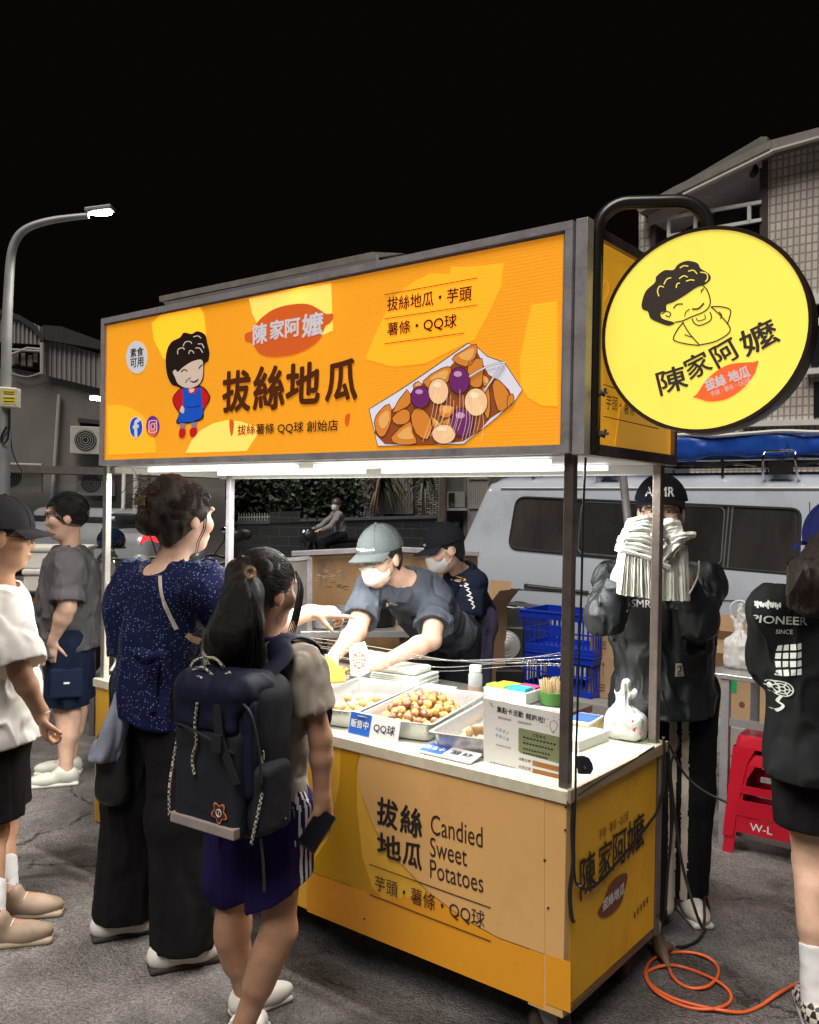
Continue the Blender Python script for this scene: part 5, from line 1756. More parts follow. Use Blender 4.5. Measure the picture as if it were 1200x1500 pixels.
# knotted white carrier bag on the counter corner
def carrier(name, label, base, rx, ry, h, m, seed, tall=1.0, group=None):
    t = thing(name, label, 'bag', base, group=group)
    s = Solid(.03)
    s.rbox(base + ZU * h * .24 + CX * .006, (rx, ry, h * .26), .035, (CX, CY, ZU)); s.cap(base + ZU * h * .42, base + ZU * h * .66 - CX * .008, rx * .62, .016); s.cap(base + ZU * h * .62 - CX * .008, base + ZU * h * 1.0 + CX * .004, .012, .016, .015); s.cap(base + ZU * h * .64, base + ZU * h * .86 + CX * .035, .009, .013, .012); s.cap(base + ZU * h * .64, base + ZU * h * .82 - CX * .04, .009, .010, .012)
    s.cut(base, -ZU)
    def disp(X):
        ang = np.arctan2(X[:, 1] - base.y, X[:, 0] - base.x); zz = (X[:, 2] - base.z) / h
        return (.005 * np.sin(ang * 8 + 3 * zz + vnoise(X * 14, seed) * 2.6) * np.clip(zz * 1.4, .15, 1) + .010 * (.5 - np.abs(vnoise(X * 26, seed + 1))) + .004 * vnoise(X * 55, seed + 2)).astype(np.float32)
    o = skin('sack', s.mesh(.0055, disp=disp), m, t, it=1)
    return t, o


BAGW = mat('bag_white', (0.78, 0.78, 0.76), rough=.35, var=.05, bump=.3, bscale=40, spec=.6)
t, o = carrier('carrier_bag', 'knotted white carrier bag with a red mark on the counter corner', Lc(-.115, .62, ZC), .068, .055, .19, BAGW, 3)
b = MB().use(mat('bag_red', (0.6, 0.03, 0.05), rough=.5)); c = Lc(-.115, .62, ZC)
b.tube(spline([c + CX * .045 - CY * .042 + ZU * .075, c + CX * .06 - CY * .034 + ZU * .06, c + CX * .052 - CY * .042 + ZU * .045, c + CX * .068 - CY * .028 + ZU * .03], 4), .006, 6); b.build('print', o)

# cling film drawn across the front posts
FILM = mat('cling_film', (0.85, 0.85, 0.85), rough=.12, var=0, trans=.6, alpha=.55)
t = thing('cling_film', 'bunched strands of clear cling film stretched between the front posts', 'cling film', Lc(-1.1, .02, 1.08))
b = MB().use(FILM)
FPL2 = Plane(Lc(0, .018, 0), -CY)
for k in range(6):
    e = k * 4.5 + rng.uniform(-4, 4)
    pts = [Lc(-2.262, .02 + .002 * k, 1.2 - .006 * k), FPL2(300, 915 + e * .8), FPL2(470, 938 + e), FPL2(560, 952 + e * 1.1), FPL2(650, 968 + e * .9 - (k % 3) * 4), FPL2(740, 968 + e * .4 - (k % 2) * 4), FPL2(827, 957 + e * .8)]
    b.tube(spline(pts, 6), [.0016 + .0012 * math.sin(i * .9 + k) ** 2 for i in range(37)], 5, flat=.4)
b.build('strand', t, smooth=True)

# menu card at the left end
t = thing('menu_card', 'small white folded menu card at the far left end of the counter', 'card', Lc(-2.15, .2, ZC))
MC = Plane(Lc(-2.16, .16, ZC), (-.25, -.95, .15))
b = MB().use(PAPER); art_poly(b, MC, [(161, 982), (176, 958), (190, 960), (188, 988)], PAPER, 0, 0, .002); o = b.build('sheet', t)
b = MB()
for y in (964, 970, 976, 982): art_stroke(b, MC, [(175, y), (186, y + 1)], 1.2, INK, .003)
b.build('lettering', o)

# ================================================================== behind the stall
KY = 3.46
PAVE = mat('pavement_concrete', (0.3, 0.29, 0.275), rough=.85, var=.25, vscale=3, bump=.4, bscale=50, dirt=(.12, .11, .1), dscale=2.5, damt=.6)
b = MB().use(PAVE); cbox(b, (-3.2, KY, 0), (6, KY + .16, .195)); tag(b.build('kerb', bevel=.012), 'grey concrete kerb under the crates and cartons', kind='structure')
b = MB().use(PAVE); b.add([Lc(-3.2, KY + .161, .186), Lc(6, KY + .161, .186), Lc(6, KY + 1.25, .186), Lc(-3.2, KY + 1.25, .186)], [(0, 1, 2, 3)]); tag(b.build('pavement'), kind='structure')


def crate(label, fr, w, l, h):
    t = thing('plastic_crate', label, 'crate', fr.translation, group='blue plastic crates stacked behind the stall')
    m = mat('crate_blue', (0.006, 0.035, 0.42), rough=.35, var=.1, vscale=8); b = MB().use(m)
    w2, l2, th = w / 2, l / 2, .012
    b.box((-w2, -l2, 0), (w2, l2, .015), fr)
    for z0, z1, e in ((0.015, .05, 0), (h - .06, h, .006), (h - .012, h - .001, .014)):
        b.box((-w2 - e, -l2 - e, z0), (w2 + e, -l2 + th, z1), fr); b.box((-w2 - e, l2 - th, z0), (w2 + e, l2 + e, z1), fr)
        b.box((-w2 - e + .0005, -l2 + th, z0), (-w2 + th, l2 - th, z1), fr); b.box((w2 - th, -l2 + th, z0), (w2 + e - .0005, l2 - th, z1), fr)
    n = 15
    for i in range(n + 1):
        x = -w2 + (w - th) * i / n
        b.box((x, -l2 + .001, .05), (x + th * .8, -l2 + th - .001, h - .06), fr); b.box((x, l2 - th + .001, .05), (x + th * .8, l2 - .001, h - .06), fr)
    n = 10
    for i in range(1, n):
        y = -l2 + l * i / n
        for s in (-w2 + .001, w2 - th + .001): b.box((s, y, .05), (s + th - .002, y + th * .8, h - .06), fr)
    for z in (.5 * h,):
        b.box((-w2 + .0015, -l2 + .0018, z - .006), (w2 - .0015, -l2 + th - .0018, z + .006), fr); b.box((-w2 + .0018, -l2 + th, z - .006), (-w2 + th - .0018, l2 - th, z + .006), fr)
    b.box((-.06, -l2 - .006, .4 * h), (.06, -l2 - .0005, .68 * h), fr)
    b.build('basket', t, bevel=.002, seg=1)


c0 = G(811, 1017, .19)
fr = Matrix.Translation(c0 + CY * .22) @ ZR
crate('lower blue slatted crate standing on the kerb', fr, .60, .42, .30)
crate('upper blue slatted crate of the stack beside the carton boxes', Matrix.Translation(Vector((0, 0, .302))) @ fr @ Matrix.Rotation(.03, 4, 'Z'), .60, .42, .30)


def carton(label, fr, w, l, h, open_=False, marks=True, green=False):
    t = thing('cardboard_box', label, 'box', fr.translation, group='cardboard boxes behind the stall')
    b = MB().use(CARD)
    w2, l2 = w / 2, l / 2
    if not open_:
        b.box((-w2, -l2, 0), (w2, l2, h), fr)
    else:
        th = .006
        b.box((-w2, -l2, 0), (w2, l2, th), fr)
        for lo, hi in (((-w2, -l2, th), (w2, -l2 + th, h)), ((-w2, l2 - th, th), (w2, l2, h)), ((-w2, -l2 + th, th), (-w2 + th, l2 - th, h)), ((w2 - th, -l2 + th, th), (w2, l2 - th, h))):
            b.box(lo, hi, fr)
        for a, e, d in (((-w2, -l2, h), (w2, -l2, h), Vector((0, -.06, .10))), ((-w2, l2, h), (w2, l2, h), Vector((.0, .05, .16))), ((-w2, -l2, h), (-w2, l2, h), Vector((-.09, 0, .13))), ((w2, -l2, h), (w2, l2, h), Vector((.10, 0, .12)))):
            a = Vector(a); e = Vector(e); b.prism([fr @ a, fr @ e, fr @ (e + d), fr @ (a + d)], (fr.to_3x3() @ Vector((.003, .003, .003))))
    o = b.build('carton', t)
    if marks:
        b = MB(); n = fr.to_3x3() @ Vector((0, -1, 0)); pl = lambda x, z: fr @ Vector((x, -l2 - .0008, z))
        mk = mat('carton_print', (0.13, 0.06, 0.03), rough=.8, var=.2)
        b.use(mk)
        for x, z in ((-.1, .68 * h), (-.03, .68 * h)):
            b.obox(pl(x, z - .05), pl(x, z + .03), .004, .001, up=n); b.prism([pl(x - .012, z + .03), pl(x + .012, z + .03), pl(x, z + .055)], n * .0005)
        b.prism([pl(w2 * .35 + .02 * math.cos(k), .3 * h + .02 * math.sin(k)) for k in [i * .5236 for i in range(12)]], n * .0005)
        for z in (.18, .25, .32):
            b.obox(pl(-w2 * .7, h * z), pl(-w2 * .1, h * z), .003, .008, up=n)
        b.build('print', o)
    if green:
        b = MB().use(mat('green_tape', (0.02, 0.32, 0.1), rough=.4)); n = fr.to_3x3() @ Vector((0, -1, 0))
        b.prism([fr @ Vector(v) for v in ((-.03, -l2 - .0012, h - .16), (.07, -l2 - .0012, h - .16), (.07, -l2 - .0012, h - .02), (-.03, -l2 - .0012, h - .02))], n * .001); b.build('tape', o)


c1 = G(886, 1024, .19)
carton('lower closed cardboard box left of the man with the napkins', Matrix.Translation(c1 + CY * .18) @ ZR, .3, .3, .30)
carton('upper closed cardboard box left of the man with the napkins', Matrix.Translation(c1 + CY * .19 + ZU * .302) @ ZR @ Matrix.Rotation(-.04, 4, 'Z'), .29, .28, .31)
c2 = G(1062, 1051, .19)
carton('big open cardboard box with green tape, right of the man with the napkins', Matrix.Translation(c2 + CY * .2) @ ZR, .60, .38, .33, True, True, True)
carton('open cardboard box with flaps raised, behind the green taped box', Matrix.Translation(c2 + CY * .62 - CX * .12) @ ZR, .5, .35, .42, True, False)
carton('tall open cardboard box behind the vendor in the black cap', Matrix.Translation(Vector((P(712, 920, 6.0).x, 6.0, 0))) @ ZR, .17, .26, .88, True, False)

# black fan by the crates
fc = P(741, 945, 6.05); n = Vector((-.12, -1, .1)).normalized()
t = thing('floor_fan', 'black floor fan with round metal grille beside the blue crates', 'fan', Vector((fc.x, fc.y, 0)))
b = MB().use(BLACK); s_ = n.cross(ZU).normalized(); u_ = s_.cross(n)
b.prism([fc + s_ * x + u_ * y for x, y in ((-.13, -.14), (.13, -.14), (.13, .13), (-.13, .13))], -n * .12); b.prism([Vector((fc.x, fc.y, 0)) + v for v in (Vector((-.12, -.1, 0)), Vector((.12, -.1, 0)), Vector((.12, .15, 0)), Vector((-.12, .15, 0)))], ZU * (fc.z - .15)); b.build('housing', t, bevel=.015)
b = MB().use(INOX); b.lathe([(.1, .0), (.1, .006), (.03, .012), (.03, .02), (.005, .022)], fc + n * .001, 28, n)
for k in range(4):
    b.tube([fc + n * .012 + (s_ * math.cos(a) + u_ * math.sin(a)) * (.035 + .02 * k) for a in [i * .3142 for i in range(20)]], .0025, 5, True)
b.build('grille', t, smooth=True)

# frying station with a rusty windshield
WOOD = mat('rusty_board', (0.33, 0.19, 0.085), rough=.6, var=.3, vscale=3, dirt=(.13, .07, .04), dscale=5, damt=.8, bump=.25, bscale=30, stretch=(1, 1, .4))
FS = Plane(P(560, 850, 5.75), (-.05, -1, 0)); FSL = Plane(P(440, 860, 4.95), (.35, -1, 0))
t = thing('frying_station', 'metal frying table with a rusty brown windshield behind the vendors', 'frying table', Vector((P(560, 880, 5.2).x, 5.2, 0)))
b = MB().use(WOOD); slab(b, FS, [(430, 812), (570, 806), (700, 812), (700, 1020), (430, 1020)], .02); b.build('windshield', t)
b = MB().use(mat('scratch', (.5, .45, .38), rough=.6, var=.4, vscale=60))
for k in range(30):
    x, y = 475 + rng.normal() * 9, 842 + rng.normal() * 4; art_stroke(b, FS, [(x, y), (x + rng.uniform(2, 7), y + rng.uniform(-1.5, 1.5))], .5, mat('scratch', (0, 0, 0)), .001)
for k in range(22):
    x, y = 495 + rng.normal() * 12, 858 + rng.normal() * 3; art_stroke(b, FS, [(x, y), (x + rng.uniform(2, 6), y + rng.uniform(-1.5, 1.5))], .5, INK, .001)
b.build('scratches', t)
b = MB().use(STEEL); b.obox(FS(428, 811, .02), FS(572, 804, .02), .05, .035); b.obox(FS(572, 804, .021), FS(702, 811, .021), .05, .035); b.build('top_rail', t, bevel=.004)
b = MB().use(mat('grey_board', (0.24, 0.22, 0.2), rough=.5, metal=.4, var=.25, vscale=5)); slab(b, FSL, [(405, 822), (452, 818), (452, 930), (405, 930)], .02); b.build('side_shield', t)
b = MB().use(STEEL); b.obox(FSL(453, 816, .0), FSL(453, 935, .0), .025, .03); b.obox(FSL(404, 821, .01), FSL(453, 817, .01), .025, .02); b.build('side_frame', t)
b = MB().use(INOX); tz = .84
q0, q1 = P(440, 930, 4.9), P(600, 930, 5.0); q0.z = q1.z = tz
b.prism([q0, q1, q1 + Vector((.05, .65, 0)), q0 + Vector((.05, .65, 0))], -ZU * .04)
b.build('table_top', t, bevel=.004)
for q in (q0 + Vector((.04, .04, 0)), q1 + Vector((-.04, .04, 0)), q1 + Vector((0, .6, 0)), q0 + Vector((.08, .6, 0))):
    b = MB().use(STEEL_D); b.obox(Vector((q.x, q.y, 0)), Vector((q.x, q.y, tz - .041)), .035, .035); b.build('leg', t)
for px, py, d, r, h, lab in ((478, 925, 5.05, .085, .07, 'round lidded steel pot on the frying table'), (500, 912, 5.3, .09, .09, 'steel pot at the back of the frying table'), (548, 915, 5.2, .13, .12, 'dark frying wok pan on the frying table')):
    c = P(px, py, d); c.z = tz
    t2 = thing('cooking_pot', lab, 'pot', c, group='pots on the frying table')
    b = MB().use(INOX if 'dark' not in lab else mat('wok_iron', (.03, .028, .027), rough=.4, metal=.6)); b.lathe([(r * .85, 0), (r, .01), (r, h), (r * 1.06, h + .002), (r * 1.06, h + .006), (r * .9, h + .006), (r * .9, .012)] if 'lid' not in lab else [(r * .85, 0), (r, .01), (r, h), (r * 1.05, h + .002), (r * 1.04, h + .01), (r * .3, h + .022)], c, 26); b.build('vessel', t2, smooth=True)
    if 'lid' in lab:
        b = MB().use(mat('lid_ring', (.2, .11, .05), rough=.3, metal=.8)); b.tube([c + ZU * (h + .008) + Vector((math.cos(a), math.sin(a), 0)) * r * 1.02 for a in [i * .2618 for i in range(24)]], .006, 6, True); b.build('lid_rim', t2)
    else:
        b = MB().use(BLACK); b.tube([c + Vector((r, 0, h * .8)), c + Vector((r + .05, 0, h * .85))], .01, 8); b.build('handle', t2)
c = G(500, 990, ZB); fr = Matrix.Translation(c) @ ZR
t = thing('food_tray', 'tray of orange fried bits beside the vendor in the grey green cap', 'tray', c)
b = MB().use(INOX); b.box((-.13, -.09, 0), (.13, .09, .006), fr)
for lo, hi in (((-.14, -.1, .006), (.14, -.09, .03)), ((-.14, .09, .006), (.14, .1, .03)), ((-.14, -.09, .006), (-.13, .09, .03)), ((.13, -.09, .006), (.14, .09, .03))): b.box(lo, hi, fr)
b.build('pan', t)
b = MB(); 
for k in range(120):
    a = rng.random() * 6.28; q = math.sqrt(rng.random()); b.use((GOLD, food_mat('fried_orange', (.6, .2, .03), (.5, .12, .02)))[k % 2]); b.ball(fr @ Vector((.12 * q * math.cos(a), .08 * q * math.sin(a), .014 + .02 * (1 - q))), tuple(rng.uniform(.006, .012, 3)), 7, 5)
tag(b.build('fried_bits', t, smooth=True), kind='stuff')

# ================================================================== van with a covered roof load
VY = 4.92
vo = Lc(-3.93, VY, 0)
VF = Matrix.Translation(vo) @ ZR
van = thing('van', 'silver grey van with dark side windows parked behind the crates', 'van', vo, -YAW)
VP = mat('van_silver', (0.50, 0.55, 0.63), rough=.25, metal=.0, var=.05, vscale=1.5, coat=.5, dirt=(.3, .31, .33), dscale=1.6, damt=.5)
half = [(.10, .30), (.03, .34), (0, .48), (-.012, .78), (0, 1.06), (.022, 1.12), (.075, 1.42), (.125, 1.70), (.16, 1.78), (.26, 1.85), (.5, 1.885), (.83, 1.89)]
VW = 1.66
prof = half + [(VW - y, z) for y, z in half[-2::-1]]
st_ = [(0.0, 0.0, .06), (.06, .03, .02), (.18, .03, 0), (1, 0, 0), (2, 0, 0), (3, 0, 0), (3.6, 0, 0), (4.1, 0, .02), (4.45, 0, .10)]
rows = []
for i, (x, _, ins) in enumerate(st_):
    row = []
    for y, z in prof:
        sl = max(0, (z - .95)) * .40 if i <= 2 else (-max(0, z - 1.0) * .75 if i == len(st_) - 1 else (-max(0, z - 1.1) * .35 if i == len(st_) - 2 else 0))
        k = (y - VW / 2) / (VW / 2)
        row.append(VF @ Vector((x + sl * (1 if i < 2 else .9 if i == 2 else 1), VW / 2 + k * (VW / 2 - ins), z - (ins * .6 if z > 1.8 else 0))))
    rows.append(row)
b = MB().use(VP); b.grid([r[::-1] for r in rows]); b.add(rows[0], [list(range(len(prof)))[::-1]]); b.add(rows[-1], [list(range(len(prof)))])
b.build('body', van, smooth=35)
b = MB().use(RUBBER); b.box((.1, .12, .22), (4.3, VW - .12, .36), VF); b.build('underbody', van)
tl = math.atan2(.053, .30)
VN = (-CY * math.cos(tl) + ZU * math.sin(tl))
VS = Plane(VF @ Vector((0, .075, 1.42)), VN)
VL = Plane(VF @ Vector((0, -.012, .78)), -CY)
def rrect(c, r):
    out = []
    n = len(c)
    for i in range(n):
        p = Vector((*c[i], 0)); a = Vector((*c[i - 1], 0)); e = Vector((*c[(i + 1) % n], 0))
        da = (a - p).normalized() * r; de = (e - p).normalized() * r
        for k in range(5):
            t_ = k / 4; out.append(tuple(((1 - t_) ** 2 * (p + da) + 2 * t_ * (1 - t_) * p + t_ ** 2 * (p + de))[:2]))
    return out
win = rrect([(757, 728), (1173, 746), (1169, 842), (745, 803)], 14)
b = MB().use(mat('van_glass', (0.035, 0.032, 0.03), rough=.06, var=.5, vscale=1.5, spec=.8, coat=.5, dirt=(.085, .075, .068), dscale=1.3, damt=.6, stretch=(2, 2, .3))); b.prism([VS(x, y, .002) for x, y in win], VS.n * .003); wo = b.build('window', van)  # brown-grey reflections painted into the glass colour through the dirt input
b = MB().use(RUBBER); b.tube([VS(x, y, .005) for x, y in win], .012, 6, True)
b.use(mat('slider_frame', (.2, .2, .2), rough=.4, metal=.5)); 
for x0, x1, y0, y1 in ((1068, 1060, 741, 831), (1074, 1066, 741, 832)): b.obox(VS(x0, y0, .006), VS(x1, y1, .006), .012, .012)
b.tube([VS(x, y, .006) for x, y in rrect([(852, 735), (1062, 743), (1056, 828), (846, 810)], 10)], .006, 6, True)
b.build('window_frame', wo)
b = MB().use(BLACK); b.prism([VS(x, y, .006) for x, y in ((1154, 815), (1164, 816), (1163, 825), (1153, 824))], VS.n * .012); b.build('latch', wo)
b = MB().use(mat('seat_cloth', (.22, .16, .1), rough=.8, var=.2))
b = MB(); ln = mat('door_gap', (.03, .03, .032), rough=.7)
for q in (((1186, 735), (1188, 842), (1184, 960)), ((722, 861), (800, 866), (905, 872)), ((1010, 877), (1200, 886)), ((905, 872), (1010, 877))):
    art_stroke(b, VL, q, 1.4, ln, .002, t=.001)
art_stroke(b, VL, [(768, 858), (862, 869)], 6.5, ln, .003, t=.004); art_stroke(b, VL, [(773, 857.5), (858, 867)], 1.6, CHROME, .009, t=.003)
art_stroke(b, VL, [(722, 880), (800, 890), (880, 900)], 5, mat('moulding', (.13, .13, .14), rough=.5), .003, t=.008); art_stroke(b, VL, [(1030, 920), (1200, 940)], 7, mat('moulding', (0, 0, 0)), .003, t=.008); art_stroke(b, VL, [(722, 886), (800, 896), (880, 906)], 2, WHITE, .003, t=.006); art_stroke(b, VL, [(1030, 928), (1200, 948)], 2.5, WHITE, .003, t=.006)
b.use(WHITE).tube([VF @ Vector((x, .128, 1.742)) for x in (.5, 1.5, 2.8, 4.0)], .009, 6); b.build('side_trim', van)
b = MB().use(VP); b.lathe([(.05, 0), (.05, .006), (.01, .008)], VL(763, 894, .002), 20, -CY); b.build('fuel_cap', van)
b = MB().use(mat('tail_red', (.25, .01, .01), rough=.2, coat=.6)); b.prism([VF @ Vector(v) for v in ((-.012, .02, .74), (-.012, .16, .74), (.0, .16, 1.0), (.0, .02, 1.0))], VF.to_3x3() @ Vector((-.015, 0, 0))); b.prism([VF @ Vector(v) for v in ((.0, -.006, .74), (.075, -.014, .74), (.1, -.008, 1.0), (.015, -.002, 1.0))], VF.to_3x3() @ Vector((0, -.012, 0))); b.build('tail_light', van)
b = MB().use(mat('bumper', (.12, .12, .125), rough=.6)); b.box((-.07, .0, .36), (.06, VW, .56), VF); b.build('bumper', van, bevel=.03)
for x in (.82, 3.55):
    for y in (0.0, VW):
        c = VF @ Vector((x, y, .31)); ax = VF.to_3x3() @ Vector((0, -1 if y == 0 else 1, 0))
        b = MB().use(mat('wheel_well', (.012, .012, .012), rough=.9)); b.lathe([(.37, -.1), (.37, .0145)], c, 30, ax); b.build('wheel_arch', van)
        b = MB().use(RUBBER); b.lathe([(.2, .012), (.29, .012), (.31, .02), (.31, .03), (.29, .036), (.21, .036)], c, 30, ax); w_ = b.build('wheel', van, smooth=True)
        b = MB().use(mat('hub', (.45, .45, .46), rough=.4, metal=.7)); b.lathe([(.2, .02), (.2, .034), (.17, .03), (.07, .028), (.06, .04), (.01, .042)], c, 24, ax); b.build('hub_cap', w_, smooth=True)
b = MB().use(CHROME)
for px in (1142, 884):
    c = P(px, 732 if px > 1000 else 712, 6.9 if px > 1000 else 7.75); vl = VF.inverted() @ c
    x = vl.x
    for s in (-.13, .13):
        b.tube(spline([VF @ Vector((x + s, .2, 1.80)), VF @ Vector((x + s * .97, .12, 1.87)), VF @ Vector((x + s * .92, .10, 1.98)), VF @ Vector((x + s * .8, .12, 2.03)), VF @ Vector((x, .12, 2.035))], 5), .011, 8)
    b.box((x - .09, .14, 1.85), (x + .09, .17, 1.95), VF); b.tube([VF @ Vector((x, .15, 1.93)), VF @ Vector((x + .05, .15, 2.1))], .006, 6)
for y in (.22, VW - .22): b.tube([VF @ Vector((.6, y, 1.98)), VF @ Vector((4.0, y, 1.98))], .014, 8)
for x in (.8, 1.7, 2.6, 3.5):
    b.tube([VF @ Vector((x, .2, 1.97)), VF @ Vector((x, VW - .2, 1.97))], .014, 8); 
    for y in (.22, VW - .22): b.tube([VF @ Vector((x, y, 1.84)), VF @ Vector((x, y, 1.98))], .012, 8)
b.build('roof_rack', van, smooth=True)
# covered load
t = thing('tarpaulin_load', 'blue tarpaulin wrapped over a long load on the van roof', 'tarpaulin', VF @ Vector((2.2, .8, 1.985)))
s = Solid(.02); fm = [CX, CY, ZU]
s.rbox(VF @ Vector((2.35, .82, 2.085)), (2.05, .66, .10), .035, fm)
def dtarp(X):
    u = X @ A3(CX); v = X @ A3(CY)
    return (.022 * np.sin(u * 9 + 2.5 * vnoise(X * 2.5, 8)) * .6 + .02 * vnoise(X * np.array((5, 5, 14.0)), 5) + .008 * vnoise(X * 22, 6)).astype(np.float32)
skin('cover', s.mesh(.022, disp=dtarp), mat('tarp_blue', (0.012, 0.075, 0.42), rough=.38, var=.15, vscale=5, bump=.2, bscale=30), t, it=1)
b = MB().use(PAPER); 
for x0, x1 in ((.4, 2.0), (2.05, 3.6)): b.tube(spline([VF @ Vector((x0 + (x1 - x0) * k / 6, .16, 2.185 + .01 * math.sin(k * 2.1))) for k in range(7)], 4), .016, 6)
b.build('white_hem', t, smooth=True)
pb_ = P(916, 775, 4.6)
t = tag((lambda w: w.build('canopy_pole', smooth=True))(MB().use(STEEL).tube([Vector((P(922, 775, 4.6).x, 4.6, 0)), P(921, 775, 4.6), P(911, 683, 4.6), P(905, 640, 4.6)], .021, 10)), 'bare steel canopy pole leaning behind the man with the napkins', 'pole')

# sedan
so = P(256, 790, 17.0); so.z = 0
SD = Matrix.Translation(so) @ Matrix.Rotation(math.radians(155), 4, 'Z')   # x points to the nose, to the left and away
car = thing('parked_car', 'silver sedan with lit red tail lamp parked at the left', 'car', so)
fm = [(SD.to_3x3() @ Vector(v)) for v in ((1, 0, 0), (0, 1, 0), (0, 0, 1))]
S = lambda x, y, z: SD @ Vector((x, y, z))
s = Solid(.14); s.rbox(S(2.25, 0, .62), (2.25, .86, .34), .22, fm); s.rbox(S(2.1, 0, 1.05), (1.15, .66, .36), .24, fm, k=.3)
for x in (.85, 3.6):
    pass
skin('body', s.mesh(.035), mat('car_silver', (.40, .41, .43), rough=.28, metal=.5, var=.05, coat=.6), car)
s2 = Solid(.1); s2.rbox(S(2.08, 0, 1.10), (1.22, .685, .235), .2, fm)
s2.cut(S(0, 0, .99), (0, 0, -1)); s2.cut(S(0, 0, 1.32), (0, 0, 1))
skin('window', s2.mesh(.03), DARKGLASS, car)
for sgn in (-1, 1):
    b = MB().use(mat('tail_lit', (.5, .01, .02), rough=.2, emis=1.6, ecol=(1, .03, .04), var=.1)); b.prism([S(.02, sgn * .40, .78), S(-.03, sgn * .40, .88), S(.06, sgn * .82, .92), S(.12, sgn * .84, .78)], SD.to_3x3() @ Vector((-.03, 0, 0))); b.build('tail_light', car)
b = MB().use(PAPER); b.prism([S(-.012, -.2, .66), S(-.012, .2, .66), S(-.02, .2, .78), S(-.02, -.2, .78)], SD.to_3x3() @ Vector((-.01, 0, 0))); b.build('number_plate', car)
for x in (.85, 3.6):
    for y in (-.84, .84):
        c = S(x, y, .31); ax = SD.to_3x3() @ Vector((0, 1 if y > 0 else -1, 0))
        b = MB().use(RUBBER); b.lathe([(.2, -.1), (.31, -.1), (.32, .0), (.31, .035), (.2, .035)], c, 26, ax); w_ = b.build('wheel', car, smooth=True)
        b = MB().use(CHROME); b.lathe([(.2, .03), (.19, .04), (.05, .035), (.01, .04)], c, 20, ax); b.build('rim', w_)

# scooters
def scooter(loc, a, label, body, rider=False):
    F_ = Matrix.Translation(loc) @ Matrix.Rotation(a, 4, 'Z')     # x forward
    q = lambda x, y, z: F_ @ Vector((x, y, z))
    t = thing('scooter', label, 'scooter', loc, group='scooters parked along the wall' if not rider else None)
    fm = [(F_.to_3x3() @ Vector(v)) for v in ((1, 0, 0), (0, 1, 0), (0, 0, 1))]
    s = Solid(.08); s.rbox(q(-.42, 0, .62), (.42, .13, .13), .1, fm); s.rbox(q(.05, 0, .33), (.33, .14, .04), .03, fm); s.chain([q(.38, 0, .38), q(.46, 0, .75), q(.40, 0, .95)], [.1, .13, .1]); s.ell(q(.5, 0, .68), (.06, .2, .3), fm); s.chain([q(-.1, 0, .36), q(-.3, 0, .5), q(-.8, 0, .72)], [.1, .13, .08])
    skin('body', s.mesh(.022), body, t)
    s = Solid(.05); s.rbox(q(-.42, 0, .79), (.38, .14, .05), .045, fm); skin('seat', s.mesh(.02), BLACK, t)
    for x, n_ in ((.62, 'front'), (-.72, 'rear')):
        b = MB().use(RUBBER); c = q(x, 0, .25); ax = F_.to_3x3() @ Vector((0, 1, 0)); b.lathe([(.14, -.05), (.22, -.05), (.25, -.02), (.25, .02), (.22, .05), (.14, .05)], c, 24, ax); w_ = b.build('wheel', t, smooth=True)
        b = MB().use(INOX); b.lathe([(.145, -.045), (.145, .045)], c, 18, ax); b.build('rim', w_)
    b = MB().use(BLACK)
    b.tube(spline([q(.27, -.34, .98), q(.34, -.2, 1.0), q(.4, 0, .97), q(.34, .2, 1.0), q(.27, .34, .98)], 4), .016, 8); b.tube([q(.62, .07, .25), q(.45, .06, .8)], .022, 8); b.tube([q(.62, -.07, .25), q(.45, -.06, .8)], .022, 8); b.build('handlebar', t)
    b = MB().use(CHROME); b.lathe([(.075, 0), (.08, .02), (.07, .03)], q(.5, 0, .93), 18, F_.to_3x3() @ Vector((1, 0, .1))); b.use(mat('headlight_glass' if not rider else 'headlight_lit', (.7, .7, .7), rough=.1, emis=0 if not rider else 1.2)); b.lathe([(.066, .03), (.04, .045), (.005, .05)], q(.5, 0, .93), 18, F_.to_3x3() @ Vector((1, 0, .1))); b.build('headlight', t)
    for sgn in (-1, 1):
        b = MB().use(BLACK); b.tube([q(.33, sgn * .2, 1.0), q(.36, sgn * .3, 1.15), q(.34, sgn * .32, 1.22)], .007, 6); b.ball(q(.34, sgn * .33, 1.26), (.02, .065, .05), 12, 8, F_.to_3x3()); m_ = b.build('mirror', t, smooth=True)
        b = MB().use(CHROME); b.ball(q(.332, sgn * .33, 1.26), (.016, .055, .042), 12, 8, F_.to_3x3()); b.build('mirror_glass', m_, smooth=True)
    return t


SB = [mat('scooter_black', (.015, .015, .017), rough=.25, coat=.5), mat('scooter_grey', (.12, .125, .13), rough=.3, coat=.5), mat('scooter_white', (.4, .4, .38), rough=.3, coat=.5)]
def gd(px, d): return Vector((P(px, 800, d).x, d, 0))
scooter(gd(331, 8.6), math.radians(-100), 'grey parked scooter with a round headlight just left of the stall post', SB[1])
scooter(gd(392, 8.2), math.radians(-70), 'black parked scooter with raised mirrors above the ponytailed girl', SB[0])
scooter(gd(215, 8.3), math.radians(60), 'black parked scooter below the sedan tail lamp', SB[0])
scooter(gd(170, 8.0), math.radians(75), 'white trimmed parked scooter beside the left stall post', SB[2])
scooter(gd(268, 9.0), math.radians(80), 'dark grey parked scooter behind the head of the woman in navy', SB[1])
RD = gd(478, 19.5)
scooter(RD, math.radians(205), 'dark scooter with its lamp shining, ridden past the garden wall', SB[0], True)
c = P(163, 792, 7.9)
t = thing('helmet', 'dark blue helmet hung on the scooter by the left stall post', 'helmet', c)
